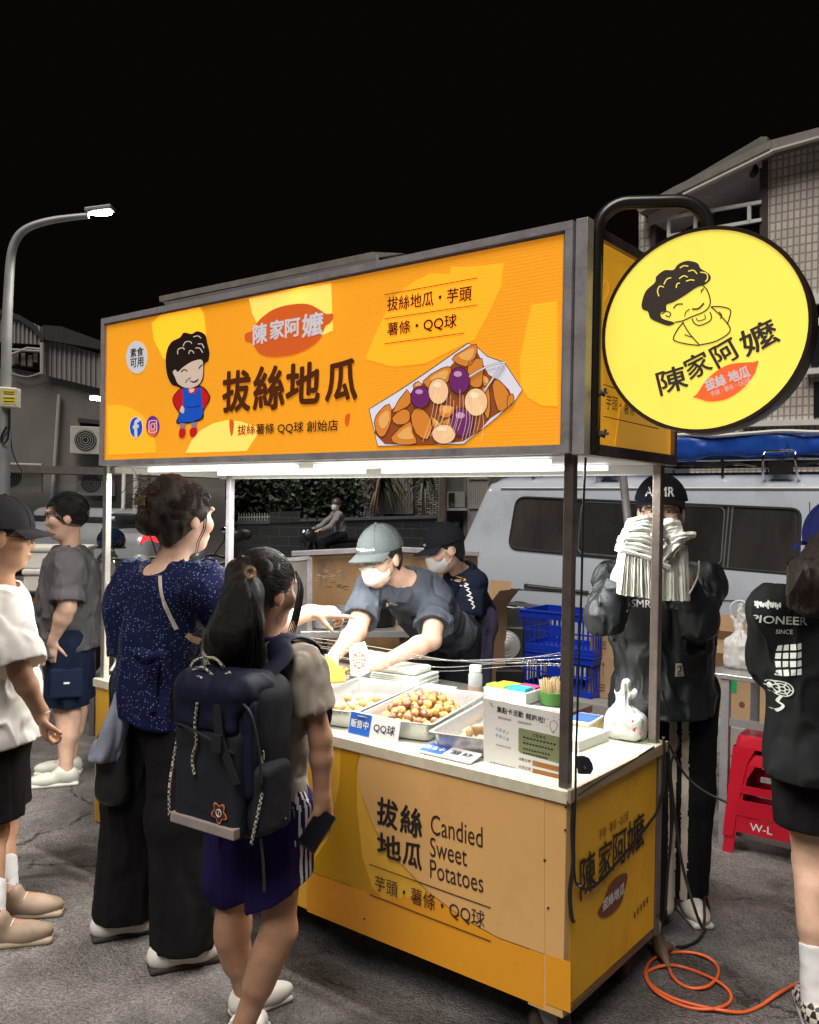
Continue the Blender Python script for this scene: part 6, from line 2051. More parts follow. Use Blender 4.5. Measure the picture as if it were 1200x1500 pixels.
s = Solid(.02); s.ell(c, (.125, .14, .12)); s.cut(c - ZU * .06, (0, 0, -1)); skin('shell', s.mesh(.012), mat('helmet_blue', (.01, .02, .05), rough=.15, coat=.8), t)
b = MB().use(BLACK); b.tube([c + Vector((math.cos(a) * .122, math.sin(a) * .138, -.06)) for a in [i * .2618 for i in range(24)]], .008, 6, True); b.build('rim_band', t)

# foam boxes at the left
tb_ = P(75, 868, 5.75)
t = thing('side_table', 'small black topped table with an orange front behind the capped man', 'table', Vector((tb_.x, tb_.y, 0)))
b = MB().use(BLACK); b.box((tb_.x - .3, tb_.y - .02, tb_.z - .03), (tb_.x + .3, tb_.y + .42, tb_.z)); b.build('table_top', t, bevel=.004)
b = MB().use(mat('table_orange', (.6, .2, .03), rough=.5)); b.box((tb_.x - .28, tb_.y, tb_.z - .32), (tb_.x + .28, tb_.y + .012, tb_.z - .031)); b.build('front_board', t)
for sx in (-.27, .27):
    for y in (.03, .38):
        b = MB().use(STEEL_D); b.obox((tb_.x + sx, tb_.y + y, 0), (tb_.x + sx, tb_.y + y, tb_.z - .031), .03, .03); b.build('leg', t)
FOAM = mat('foam', (.86, .83, .77), rough=.8, var=.1, vscale=4, bump=.2, bscale=90, dirt=(.55, .38, .2), dscale=4, damt=.4)
for k, (dx, z0, h, lab) in enumerate(((-.0, 0, .15, 'lower white foam box behind the man in the grey shirt'), (.0, .153, .15, 'upper white foam box behind the man in the grey shirt'))):
    fr = Matrix.Translation(tb_ + Vector((-.02 + dx, .18, z0))) @ Matrix.Rotation(.25 - .06 * k, 4, 'Z')
    t = thing('foam_box', lab, 'box', fr.translation, group='foam boxes on the side table')
    b = MB().use(FOAM); b.box((-.2, -.15, 0), (.2, .15, h - .04), fr); b.build('box', t, bevel=.012); b = MB().use(FOAM); b.box((-.21, -.16, h - .039), (.21, .16, h), fr); b.build('lid', t, bevel=.012)

# ================================================================== right: steel table, stools, bags
q0 = G(1036, 984, .80)
TF = Matrix.Translation(Vector((q0.x, q0.y, 0))) @ ZR
t = thing('steel_table', 'stainless steel folding table at the right with bags on it', 'table', Vector((q0.x, q0.y, 0)), -YAW)
b = MB().use(INOX); b.box((0, 0, .775), (1.2, .52, .80), TF); b.build('table_top', t, bevel=.004)
for x, y in ((.08, .03), (1.12, .03), (.08, .47), (1.12, .47)):
    b = MB().use(STEEL); b.box((x - .018, y - .018, 0), (x + .018, y + .018, .774), TF); b.build('leg', t)
b = MB().use(INOX)
for z in (.06, .56): b.box((.099, .018, z), (1.101, .042, z + .035), TF)
b.build('rail', t)
RED = mat('stool_red', (.55, .012, .03), rough=.28, var=.08, coat=.3)
def stool(label, x, y, z, a):
    F_ = TF @ Matrix.Translation((x, y, z)) @ Matrix.Rotation(a, 4, 'Z')
    t = thing('plastic_stool', label, 'stool', F_.translation, group='red plastic stools under the steel table')
    b = MB().use(RED)
    def ring(s, z_, r):
        out = []
        for cx, cy, a0 in ((s - r, s - r, 0), (-s + r, s - r, 90), (-s + r, -s + r, 180), (s - r, -s + r, 270)):
            for i in range(4):
                q = math.radians(a0 + 30 * i); out.append(F_ @ Vector((cx + r * math.cos(q), cy + r * math.sin(q), z_)))
        return out
    rows = [ring(.13, .452, .04), ring(.138, .448, .04), ring(.142, .43, .04), ring(.147, .40, .04), ring(.141, .40, .04), ring(.136, .43, .04), ring(.12, .44, .04)]
    b.grid(rows, wrap=True); b.add(rows[0], [list(range(16))]); b.add(rows[-1], [list(range(16))[::-1]])
    b.build('seat', t, smooth=True)
    for sx, sy in ((-1, -1), (1, -1), (1, 1), (-1, 1)):
        b = MB().use(RED); 
        pr = lambda s_, z_, wd: [F_ @ Vector((sx * s_, sy * s_, z_)), F_ @ Vector((sx * (s_ - wd), sy * s_, z_)), F_ @ Vector((sx * (s_ - wd), sy * (s_ - .012), z_)), F_ @ Vector((sx * (s_ - .012), sy * (s_ - .012), z_)), F_ @ Vector((sx * (s_ - .012), sy * (s_ - wd), z_)), F_ @ Vector((sx * s_, sy * (s_ - wd), z_))]
        rws = [pr(.147, .405, .10), pr(.152, .34, .07), pr(.163, .2, .055), pr(.178, .0, .045)]
        b.grid(rws, wrap=True); b.add(rws[-1], [[0, 1, 2, 3, 4, 5]]); b.build('leg', t, bevel=0)
    for zz, h_ in ((.10, .07), (.2, .035)):
        b = MB().use(RED); s_ = .147 + (.4 - zz) * .078
        for k in range(4):
            R_ = F_ @ Matrix.Rotation(k * math.pi / 2, 4, 'Z'); b.box((-s_ + .05, -s_ + .001 * k, zz), (s_ - .05, -s_ + .009, zz + h_), R_)
        o = b.build('stretcher', t)
        if zz == .10 and z < .01:
            b = MB(); n_ = F_.to_3x3() @ Vector((0, -1, 0)); p_ = lambda x_, z_: F_ @ Vector((x_, -s_ - .001, z_))
            text3(b, 'W-L', p_(-.06, .136), p_(.035, .136), .034, ZU, n_, WHITE, bold=.01); b.build('lettering', o)


stool('lower red plastic stool marked with white letters under the steel table', .27, .14, .0, .05)
stool('upper red plastic stool nested in the one below it', .27, .14, .075, .05)
CLEAR = mat('bag_clear', (.85, .85, .85), rough=.22, var=.05, trans=.25, alpha=.72, bump=.3, bscale=30)
bp_ = TF @ Vector((.085, .20, .80))
t, o = carrier('carrier_bag', 'clear plastic carrier bag of food on the steel table', bp_, .075, .065, .30, CLEAR, 11)
b = MB().use(mat('bag_food', (.6, .5, .42), rough=.6, var=.4, vscale=30)); b.ball(bp_ + ZU * .055, (.062, .055, .05), 14, 9); b.build('contents', t, smooth=True)
b = MB().use(CLEAR); b.tube(spline([bp_ + ZU * .2 - CX * .03, bp_ + ZU * .29 - CX * .05, bp_ + ZU * .325 - CX * .01, bp_ + ZU * .30 + CX * .04, bp_ + ZU * .2 + CX * .03], 6), .006, 6, flat=.4); b.build('handle', t)
bq = TF @ Vector((.42, .58, .22))
t = thing('low_crate', 'low grey crate under the steel table holding a knotted bag', 'crate', Vector((bq.x, bq.y, 0)))
b = MB().use(mat('crate_grey', (.12, .12, .12), rough=.6)); fr = Matrix.Translation(Vector((bq.x, bq.y, 0))) @ ZR; b.box((-.2, -.14, 0), (.2, .14, .03), fr)
for lo, hi in (((-.2, -.14, .03), (.2, -.128, .219)), ((-.2, .128, .03), (.2, .14, .219)), ((-.2, -.128, .03), (-.188, .128, .219)), ((.188, -.128, .03), (.2, .128, .219))): b.box(lo, hi, fr)
b.box((-.187, -.127, .2), (.187, .127, .215), fr); b.build('crate_body', t)
carrier('carrier_bag', 'knotted grey white plastic bag seen through the red stool', bq, .1, .08, .2, BAGW, 21)

# ================================================================== cords on the ground
z6 = lambda x, y, h=.006: G(820 + x / 3.158, 1060 + y / 3.158, h)
t = thing('extension_cord', 'orange extension cord coiled on the asphalt beside the stall', 'cord', z6(600, 1200, 0))
b = MB().use(mat('cord_orange', (.75, .13, .035), rough=.4, var=.1))
L1 = [(505, 1125), (520, 1165), (560, 1205), (620, 1225), (690, 1212), (732, 1165), (725, 1115), (670, 1075), (590, 1058), (500, 1062), (430, 1090), (398, 1140), (400, 1180), (440, 1235), (520, 1285), (620, 1318), (720, 1318), (785, 1290), (788, 1245), (735, 1195), (640, 1150), (550, 1122), (480, 1120), (420, 1140), (402, 1165), (430, 1215), (520, 1268), (640, 1305), (760, 1328), (850, 1335), (930, 1305), (1010, 1250), (1080, 1212), (1120, 1192), (1200, 1160), (1300, 1140)]
b.tube(spline([z6(x, y, .006 + .006 * (i % 3 == 1)) for i, (x, y) in enumerate(L1)], 8), .0055, 8); b.build('cable', t, smooth=True)
b = MB().use(mat('plug_brown', (.16, .1, .06), rough=.6, var=.4, vscale=30)); 
b.tube([z6(505, 1130, .01), z6(490, 1090, .022), z6(470, 1050, .035), z6(450, 1000, .05), z6(430, 950, .09), z6(425, 930, .11)], [.008, .014, .024, .022, .012, .009], 10); b.tube([z6(470, 1040, .03), z6(505, 1030, .03), z6(520, 1028, .025)], [.02, .016, .008], 8); b.use(STEEL); b.tube([z6(512, 1028, .026), z6(522, 1027, .022)], .012, 8); b.build('plug', t, smooth=True)
t = thing('power_cable', 'black power cable looping from the stall counter to the orange cord', 'cable', z6(640, 1000, 0))
b = MB().use(BLACK)
ES = Lc(.02, CW + .02, .72)
b.tube(spline([ES, Lc(.05, .66, .55), Lc(.09, .64, .38), Lc(.15, .66, .2), z6(670, 800, .07), z6(690, 860, .02), z6(680, 930, .008), z6(640, 1000, .006), z6(570, 1032, .008), z6(518, 1028, .02)], 8), .005, 8)
b.tube(spline([ES + ZU * .02, Lc(.035, .67, .5), Lc(.03, .66, .35), Lc(.02, .655, .2), z6(425, 900, .1), z6(428, 940, .09)], 8), .005, 8)
b.tube(spline([ES + ZU * .05, Lc(.06, .70, .68), Lc(.12, .71, .63), Lc(.2, .73, .60)], 8), .004, 8)
b.tube(spline([Lc(.0, .66, .95), Lc(.02, .675, .85), Lc(.05, .68, .78), Lc(.03, .67, .7), Lc(.045, .66, .55), Lc(.03, .67, .42)], 8), .004, 8)
b.build('cable', t, smooth=True)
# ================================================================== people
from mathutils.bvhtree import BVHTree


def skin_mat(name, c):
    return mat(name, c, rough=.46, var=.16, vscale=16, bump=.12, bscale=320, sss=.06, spec=.4, dirt=(c[0] * .9, c[1] * .72, c[2] * .66), dscale=22, damt=.5)


SKIN_L = skin_mat('skin_light', (.70, .45, .33)); SKIN_M = skin_mat('skin_mid', (.56, .33, .22)); SKIN_T = skin_mat('skin_tan', (.46, .255, .16))
HAIRM = mat('hair_black', (.009, .007, .006), rough=.42, var=.3, vscale=30, bump=.6, bscale=60, stretch=(14, 14, 1), spec=.35)
HAIRB = mat('hair_brown', (.020, .011, .007), rough=.42, var=.4, vscale=30, bump=.6, bscale=60, stretch=(14, 14, 1), spec=.35)
FRAME_ = mat('glasses_frame', (.03, .02, .018), rough=.25, metal=.3)


def unit(v): return Vector(v).normalized()


class Fig:
    def __init__(s, label, base, sc=1.0, sk=None, vox=.0058, cat='person', group=None):
        s.t = thing('person', label, cat, Vector((base[0], base[1], 0)), group=group)
        s.sc = sc; s.sk = sk or SKIN_M; s.vox = vox
        s.b = Solid(.028); s.tor = Solid(.07)

    def head(s, c, f, up=(0, 0, 1), size=1.0):
        k = s.sc * size; s.hk = k
        F = unit(f); U = Vector(up); U = (U - F * U.dot(F)).normalized(); R = F.cross(U)
        s.hc, s.hF, s.hU, s.hR = Vector(c), F, U, R
        fr = (R, F, U); s.hfr = fr
        q = s.hq
        b = s.b
        b.ell(q(0, -.012, .028), (.077 * k, .096 * k, .092 * k), fr, .02)
        b.ell(q(0, .028, -.035), (.060 * k, .066 * k, .082 * k), fr, .03)
        b.ell(q(0, .055, -.092), (.034 * k, .03 * k, .024 * k), fr, .03)
        b.cap(q(0, .088, .012), q(0, .101, -.024), .007 * k, .0105 * k, .014)
        b.ell(q(0, .094, -.029), (.017 * k, .011 * k, .008 * k), fr, .01)
        b.ell(q(0, .086, .036), (.052 * k, .014 * k, .010 * k), fr, .02)
        b.ell(q(0, .09, -.060), (.024 * k, .011 * k, .0075 * k), fr, .008); b.ell(q(0, .088, -.071), (.021 * k, .011 * k, .007 * k), fr, .008)
        for e in (-1, 1):
            b.ell(q(e * .079, -.008, -.008), (.010 * k, .022 * k, .034 * k), fr, .008)
            b.ell(q(e * .05, .062, -.022), (.02 * k, .02 * k, .02 * k), fr, .03)

    def hq(s, x, y, z):
        k = s.hk
        return s.hc + s.hR * (x * k) + s.hF * (y * k) + s.hU * (z * k)

    def torso(s, neck, pelvis, shL, shR, g=1.0, belly=1.0, depth=1.0):
        k = s.sc
        s.neck, s.pel = Vector(neck), Vector(pelvis); s.shL, s.shR = Vector(shL), Vector(shR)
        U = (s.neck - s.pel).normalized(); R = (s.shR - s.shL); R = (R - U * R.dot(U)).normalized(); F = U.cross(R)
        s.tU, s.tR, s.tF = U, R, F; fr = (R, F, U)
        L = (s.neck - s.pel).length
        for S_ in (s.tor,):
            S_.ell(s.neck - U * .17 * L / .5, (.148 * g * k, .100 * g * k * depth, .19 * L / .5), fr, .05)
            S_.cap(s.shL - U * .012, s.shR - U * .012, .05 * k * g, None, .06)
            S_.ell(s.pel + U * .18 * L / .5 + F * .012 * belly, (.132 * g * belly * k, .098 * g * belly * k * depth, .16 * L / .5), fr, .06)
            S_.ell(s.pel + U * .0, (.155 * g * k, .112 * g * k * depth, .125 * k), fr, .06)
        s.b.p += s.tor.p
        s.b.cap(s.neck - U * .02, s.hq(0, -.018, -.055), .056 * k, .05 * k, .03)

    def arm(s, sh, el, wr, g=1.0):
        k = s.sc; b = s.b; sh, el, wr = Vector(sh), Vector(el), Vector(wr)
        b.cap(sh, el, .050 * g * k, .040 * g * k, .03); m = el + (wr - el) * .3
        b.cap(el, m, .039 * g * k, .039 * g * k, .02); b.cap(m, wr, .039 * g * k, .0265 * k, .02)

    def leg(s, hip, kn, an, toe, g=1.0, foot=True):
        k = s.sc; b = s.b; hip, kn, an = Vector(hip), Vector(kn), Vector(an)
        b.cap(hip, kn, .082 * g * k, .054 * g * k, .03); d = (an - kn); back = unit(-Vector(toe))
        b.cap(kn, an, .052 * g * k, .035 * k, .03); b.cap(kn + d * .18 + back * .018, kn + d * .45 + back * .014, .048 * g * k, .042 * g * k, .04)
        b.cap(kn + back * -.02, kn + back * -.02 + d * .05, .042 * g * k, .04 * g * k, .03)
        if foot:
            t = unit(toe); b.cap(an - ZU * .02, an + t * .12 * k - ZU * .04, .034 * k, .028 * k, .03); b.cap(an - t * .03 * k - ZU * .03, an + t * .05 * k - ZU * .035, .03 * k, .028 * k, .02)

    def hand(s, w, d, n, side, curl=(.25, .3, .3, .35), thumb=(.6, .75, .25), k=None, tcurl=.3, spread=.06):
        k = k or s.sc; b = s.b; w = Vector(w); d = unit(d); n = Vector(n); n = (n - d * n.dot(d)).normalized(); a = d.cross(n) * side
        fr = (a, n, d)
        b.rbox(w + d * .048 * k, (.037 * k, .0125 * k, .044 * k), .012 * k, fr, .012); b.cap(w - d * .01, w + d * .02 * k, .026 * k, .024 * k, .015)
        for i, (off, ln) in enumerate(((.027, .070), (.009, .078), (-.009, .072), (-.026, .057))):
            c = curl[i]; p = w + d * .086 * k + a * off * k; ang = c * .6; r = (.0088, .009, .0086, .0077)[i] * k
            for j, fl in enumerate((.45, .31, .24)):
                dr = d * math.cos(ang) + n * math.sin(ang) + a * (off * spread * 20 * (1 if j == 0 else .6)); dr.normalize()
                e = p + dr * ln * fl * k; b.cap(p, e, r, r * .93, .004); p = e; r *= .93; ang += c
        p = w + d * .026 * k + a * .03 * k; dr = (d * thumb[0] + a * thumb[1] + n * thumb[2]).normalized(); e = p + dr * .042 * k; b.cap(p, e, .0125 * k, .0102 * k, .008)
        dr = (dr + (d * .5 - a * .35 + n * .6) * tcurl).normalized(); b.cap(e, e + dr * .032 * k, .0100 * k, .0082 * k, .004)

    def body(s, minus=None):
        return skin('body', s.b.mesh(s.vox), s.sk, s.t, it=1)

    # ---- clothes
    def fold(s, seed, a=.008, f=(9, 9, 4), fine=.0025):
        f = np.array(f, dtype=np.float32)
        def d(X):
            n = vnoise(X * f, seed); m = vnoise(X * f * 1.7 + 5.3, seed + 7); w = vnoise(X * f * .5 + 9.1, seed + 11)
            return (a * (.55 * np.exp(-(n / .2) ** 2) - .62 * np.exp(-(m / .2) ** 2) * (.4 + np.abs(w)) + .5 * w) + .6 * fine * vnoise(X * 38, seed + 3)).astype(np.float32)
        return d

    def top(s, name, m, grow, sleeves, hem, hemn=None, seed=1, neck_r=.068, shell=0, fold=.008, parent=None, mfun=None, mats=None, flare=0, extra=None, neck_off=(0, 0, 0), ff=(9, 9, 4)):
        """sleeves: list of (chain points, radii)"""
        S_ = Solid(.05); S_.p = s.tor.grow(grow).p
        mi = Solid(0); sl = Solid(0); tp = list(s.tor.p)
        if flare:
            c = Vector(hem); S_.cap(s.pel + s.tU * .15, c, .13 * s.sc, flare, .08)
        for pts, rs in sleeves:
            S_.chain(pts, rs, .035)
            d = (Vector(pts[-1]) - Vector(pts[-2])).normalized(); R_ = rs[-1] * 1.5; sl.cap(Vector(pts[-1]) + d * R_, Vector(pts[-1]) + d * (R_ + .12), R_)
        if hem is not None:
            S_.cut(hem, hemn if hemn is not None else -ZU)
        nb = s.neck + Vector(neck_off)
        if neck_r: mi.cap(nb + s.tU * .035, nb + s.tU * .2 + s.hF * .03, neck_r * s.sc, neck_r * s.sc * 1.15)
        def ex(X, fl):
            mf = np.min([sl.dist(q_, X) for q_ in sl.p], axis=0); td = np.min([sl.dist(q_, X) for q_ in tp], axis=0)
            return np.maximum(fl, np.minimum(-mf, td - grow - .014))
        vf = S_.mesh(s.vox * 1.05, shell=shell, disp=s.fold(seed, fold, ff), minus=mi if mi.p else None, extra=ex if sl.p else None)
        return skin(name, vf, m, parent or s.t, it=1, mfun=mfun, mats=mats)

    def bottoms(s, name, m, legs, hem=None, seed=2, grow=.02, waist=None, fold=.008, shell=0, mfun=None, mats=None, cutn=None):
        S_ = Solid(.05); fr = (s.tR, s.tF, s.tU); k = s.sc
        S_.p = [q for q in s.tor.grow(grow * .7).p if q is not None][-1:]
        for pts, rs in legs: S_.chain(pts, rs, .04)
        if hem is not None: S_.cut(hem, cutn if cutn is not None else -ZU)
        S_.cut(waist if waist is not None else s.pel + s.tU * .13, s.tU)
        return skin(name, S_.mesh(s.vox * 1.05, shell=shell, disp=s.fold(seed, fold, (11, 11, 2.2))), m, s.t, it=1, mfun=mfun, mats=mats)

    def shoe(s, an, toe, m, sole, L=.26, top=.085, name='shoe', pitch=0.0, label=None, laces=0):
        k = s.sc; an = Vector(an); t = unit(toe); t.z = 0; t.normalize(); R = t.cross(ZU); U = ZU
        if pitch:
            U = (ZU * math.cos(pitch) + t * math.sin(pitch)); t = (t * math.cos(pitch) - ZU * math.sin(pitch))
        g = Vector((an.x, an.y, 0)) if not pitch else an - ZU * .07 * k
        fr = (R, t, U)
        S_ = Solid(.025); q = lambda x, y, z: g + R * x * k + t * y * k + U * z * k
        S_.ell(q(0, -.01, .045), (.04 * k, .058 * k, .05 * k), fr); S_.ell(q(0, L * .42, .034), (.044 * k, .085 * k, .036 * k), fr); S_.cap(q(0, .0, .05), q(0, L * .4, .035), .036 * k, .034 * k); S_.cap(q(0, -.02, .06), q(0, .02, top), .036 * k, .040 * k)
        S_.cut(q(0, 0, .014), -U)
        mi = Solid(0); mi.cap(q(0, -.005, top + .005), q(0, .0, top + .1), .034 * k, .036 * k)
        o = skin(name, S_.mesh(.005, minus=mi), m, s.t, label, it=1)
        if laces:
            b = MB().use(WHITE if laces == 1 else SOLE)
            for i in range(4):
                y = L * (.16 + .08 * i); z = .098 - .012 * i; b.tube(spline([q(-.026, y, z - .014), q(0, y + .006, z + .001), q(.026, y - .004, z - .014)], 4), .0019 * k, 5)
            b.tube([q(.036 * math.cos(t), -.005 + .04 * math.sin(t), top - .004) for t in [j * .35 for j in range(18)]], .006 * k, 6, True)
            b.build('laces', o, smooth=True)
        S_ = Solid(.02); S_.rbox(q(0, L * .235, .010), (.042 * k, L * .485 * k, .012 * k), .012 * k, fr)
        mo = S_.mesh(.005); skin('sole', mo, sole, o, it=1)
        return o

    def sock(s, an, kn, m, z1, z0=.05):
        an = Vector(an); kn = Vector(kn); d = unit(kn - an); S_ = Solid(.01)
        S_.cap(an - ZU * .02, an + d * z1, .044 * s.sc, .049 * s.sc); S_.cut(an + d * z1, d)
        skin('sock', S_.mesh(.006, disp=s.fold(5, .002, (4, 4, 40))), m, s.t, it=1)

    def hair(s, m, front=.05, low=-.06, grow=.016, extra=None, name='hair', seed=4, amp=.004, vs=(70, 70, 14), cuts=()):
        k = s.hk; S_ = Solid(.02)
        S_.ell(s.hq(0, -.014, .03), ((.077 + grow) * k, (.096 + grow) * k, (.092 + grow) * k), s.hfr); S_.ell(s.hq(0, -.045, -.03), (.066 * k, .06 * k, .07 * k), s.hfr)
        if extra: extra(S_)
        f = np.array(vs, dtype=np.float32)
        F3, U3, C3 = A3(s.hF), A3(s.hU), A3(s.hc)
        def ex(X, d):
            Y = (X - C3); y = Y @ F3 / k; z = Y @ U3 / k; x = np.abs(Y @ A3(s.hR)) / k
            face = np.minimum(y - (front - .9 * np.maximum(0, .035 - z) - .0), .065 - z)   # inside face window -> positive
            dd = np.maximum(d, np.minimum(face, .02) * k)
            return np.where(np.linalg.norm(Y, axis=1) < .16 * k, dd, d)
        for c in cuts: S_.cut(*c)
        def disp(X): return (amp * vnoise(X * f, seed) + amp * .7 * vnoise(X * 26, seed + 1)).astype(np.float32)
        return skin(name, S_.mesh(.0052, disp=disp, extra=ex), m, s.t, it=1)

    def cap_hat(s, m, visor_dir=1, label=None, brim=True, low=.028, vis=None, tilt=.05, back_gap=False):
        k = s.hk; S_ = Solid(.02)
        S_.ell(s.hq(0, -.014, .034), (.099 * k, .118 * k, .118 * k), s.hfr)
        n = (-s.hU + s.hF * (tilt if visor_dir > 0 else -tilt)).normalized(); S_.cut(s.hq(0, 0, low), n)
        mi = Solid(0); mi.ell(s.hq(0, -.014, .03), (.090 * k, .109 * k, .105 * k), s.hfr)
        if back_gap: mi.ell(s.hq(0, -.125, .035), (.04 * k, .04 * k, .035 * k), s.hfr)
        o = skin('cap', S_.mesh(.0052, disp=s.fold(9, .0012, (20, 20, 20), .0008), minus=mi), m, s.t, label, it=1)
        b = MB().use(m); rows = []
        for j in range(7):
            v = j / 6; row = []
            for i in range(17):
                u = -1 + 2 * i / 16; a = u * 1.12
                rx = (.098 + .004 * v) * k; ln = .072 * v * k * math.cos(a * .78)
                y0 = (-.014 + .118 * math.cos(a) * visor_dir); x = .099 * math.sin(a)
                p = s.hq(x, 0, 0) + s.hF * (y0 * k + visor_dir * ln) + s.hU * ((low + .008 + tilt * y0 * 1.0) * k - .016 * k * u * u * (.3 + v) - .012 * v * k)
                row.append(p)
            rows.append(row)
        thick = [[p - s.hU * .005 for p in r] for r in rows]
        b.grid([r[::-1] for r in rows]); b.grid(thick)
        edge = [rows[-1], thick[-1]]; b.grid(edge)
        b.grid([[r[0] for r in rows], [r[0] for r in thick]]); b.grid([[r[-1] for r in thick], [r[-1] for r in rows]])
        b.build('visor', o, smooth=True)
        b = MB().use(m)
        for a in (0, 1.047, 2.094):
            b.tube([s.hc + s.hF * (-.014 * k) + s.hU * (.034 * k) + (s.hR * (.0995 * math.cos(a) * math.sin(t)) + s.hF * (.1185 * math.sin(a) * math.sin(t)) + s.hU * (.1185 * math.cos(t))) * k for t in [-1.45 + .145 * i for i in range(21)]], .0016 * k, 5)
        b.build('seam', o, smooth=True)
        b = MB().use(m); b.ball(s.hq(0, -.014, .153), (.009 * k, .009 * k, .006 * k), 10, 6); b.build('button', o, smooth=True)
        return o

    def eyes(s, open_=.6):
        k = s.hk; b = MB(); fr = Matrix((s.hR, s.hF, s.hU)).transposed()
        for e in (-1, 1):
            b.use(mat('eye_white', (.7, .68, .66), rough=.2)).ball(s.hq(e * .031, .0815, .010), (.0135 * k, .008 * k, .0075 * k * open_), 12, 8, fr)
            b.use(INK).ball(s.hq(e * .031, .0865, .010), (.0055 * k, .004 * k, .0056 * k * min(1, open_ + .2)), 10, 6, fr)
            b.use(HAIRM).tube([s.hq(e * .016, .093, .030), s.hq(e * .033, .092, .036), s.hq(e * .05, .080, .030)], [.003 * k, .0035 * k, .0015 * k], 6)
        b.build('eyes', s.t, smooth=True)
        b = MB().use(mat('lip', (.38, .15, .12), rough=.4)); b.ball(s.hq(0, .0965, -.061), (.021 * k, .006 * k, .004 * k), 12, 6, fr); b.ball(s.hq(0, .0945, -.069), (.018 * k, .006 * k, .005 * k), 12, 6, fr); b.build('lips', s.t, smooth=True)

    def glasses(s, m=None, r=(.026, .021)):
        k = s.hk; b = MB().use(m or FRAME_)
        for e in (-1, 1):
            b.tube([s.hq(e * .033 + r[0] * math.cos(a), .104 - .12 * abs(e * .033 + r[0] * math.cos(a)), .006 + r[1] * math.sin(a)) for a in [i * .3142 for i in range(20)]], .0016 * k, 6, True)
            b.tube([s.hq(e * .059, .097, .010), s.hq(e * .078, .07, .010), s.hq(e * .083, -.005, .008), s.hq(e * .083, -.025, -.012)], .0016 * k, 6)
        b.tube([s.hq(-.009, .104, .01), s.hq(0, .108, .012), s.hq(.009, .104, .01)], .0016 * k, 6)
        b.build('glasses', s.t)

    def mask(s, m):
        k = s.hk; S_ = Solid(.03)
        S_.ell(s.hq(0, .03, -.045), (.066 * k, .08 * k, .07 * k), s.hfr); S_.cap(s.hq(0, .095, -.02), s.hq(0, .09, -.075), .018 * k, .02 * k, .04)
        S_.cut(s.hq(0, .098, .004), (s.hU * .9 - s.hF * .35)); S_.cut(s.hq(0, .03, 0), -s.hF * 1.0 + s.hU * .12); S_.cut(s.hq(0, .06, -.118), -s.hU)
        o = skin('face_mask', S_.mesh(.0045, disp=s.fold(3, .0012, (30, 30, 30), .0006)), m, s.t, it=1)
        b = MB().use(mat('mask_strap', (.08, .08, .08), rough=.7) if m.name.endswith('cream') else WHITE)
        for e in (-1, 1):
            b.tube(spline([s.hq(e * .062, .05, -.025), s.hq(e * .078, .02, .0), s.hq(e * .088, -.02, .012), s.hq(e * .086, -.03, -.015), s.hq(e * .072, .0, -.05), s.hq(e * .058, .04, -.075)], 4), .0018 * k, 5)
        b.build('mask_strap', o)


def project(mb, obj, d, off=.002):
    """lay flat artwork on the cloth below it"""
    M = wmat(obj); me = obj.data
    bv = BVHTree.FromPolygons([M @ v.co for v in me.vertices], [list(p.vertices) for p in me.polygons])
    d = unit(d); out = []; dep = []; up_ = {}
    for fc, mi in zip(mb.f, mb.mi):
        for j in fc: up_[j] = mi
    for i, v in enumerate(mb.v):
        v = Vector(v); h = bv.ray_cast(v - d * .3, d)
        out.append(tuple(h[0] - d * (off + .0016 * up_.get(i, 0))) if h[0] is not None else tuple(v)); dep.append(d.dot(h[0] - v) if h[0] is not None else None)
    ok = sorted(x for x in dep if x is not None); md = ok[len(ok) // 2] if ok else 0
    good = [x is not None and abs(x - md) < .28 for x in dep]
    k = [i for i, f in enumerate(mb.f) if all(good[j] for j in f) and max(dep[j] for j in f) - min(dep[j] for j in f) < .2]
    mb.v = out; mb.f = [mb.f[i] for i in k]; mb.mi = [mb.mi[i] for i in k]
    return mb


def comb(f, m, target, n, grow=.0135, name='combed_strands', xr=1.5, tint=None):
    """strands swept over the skull from the hair line to the knot"""
    b = MB(); c0 = Vector((0, -.014, .03)); r0 = Vector((.077 + grow, .096 + grow, .092 + grow)); tv = (Vector(target) - c0).normalized()
    for i in range(n):
        a = rng.uniform(-xr, xr); el = rng.uniform(.0, .75) if abs(a) < .9 else rng.uniform(-.35, .75)
        s0 = Vector((math.sin(a) * math.cos(el), math.cos(a) * math.cos(el) * .8, math.sin(el))).normalized(); pts = []
        t1 = rng.uniform(.75, 1.0); tj = (tv + Vector(rng.normal(size=3)) * .16).normalized()
        for j in range(9):
            t = t1 * j / 8; d = s0.slerp(tj, t) if s0.dot(tj) > -.98 else s0; k = 1.0 + .012 * math.sin(3.1 * t) + .004 * rng.random()
            pts.append(f.hq(*(c0 + Vector((d.x * r0.x, d.y * r0.y, d.z * r0.z)) * k)))
        w = rng.uniform(.0006, .0013); b.use(m).tube(pts, [w * .5] + [w] * 7 + [w * .4], 4)
    return b.build(name, f.t, smooth=True)


def chain_lerp(a, b, t): return Vector(a) + (Vector(b) - Vector(a)) * t


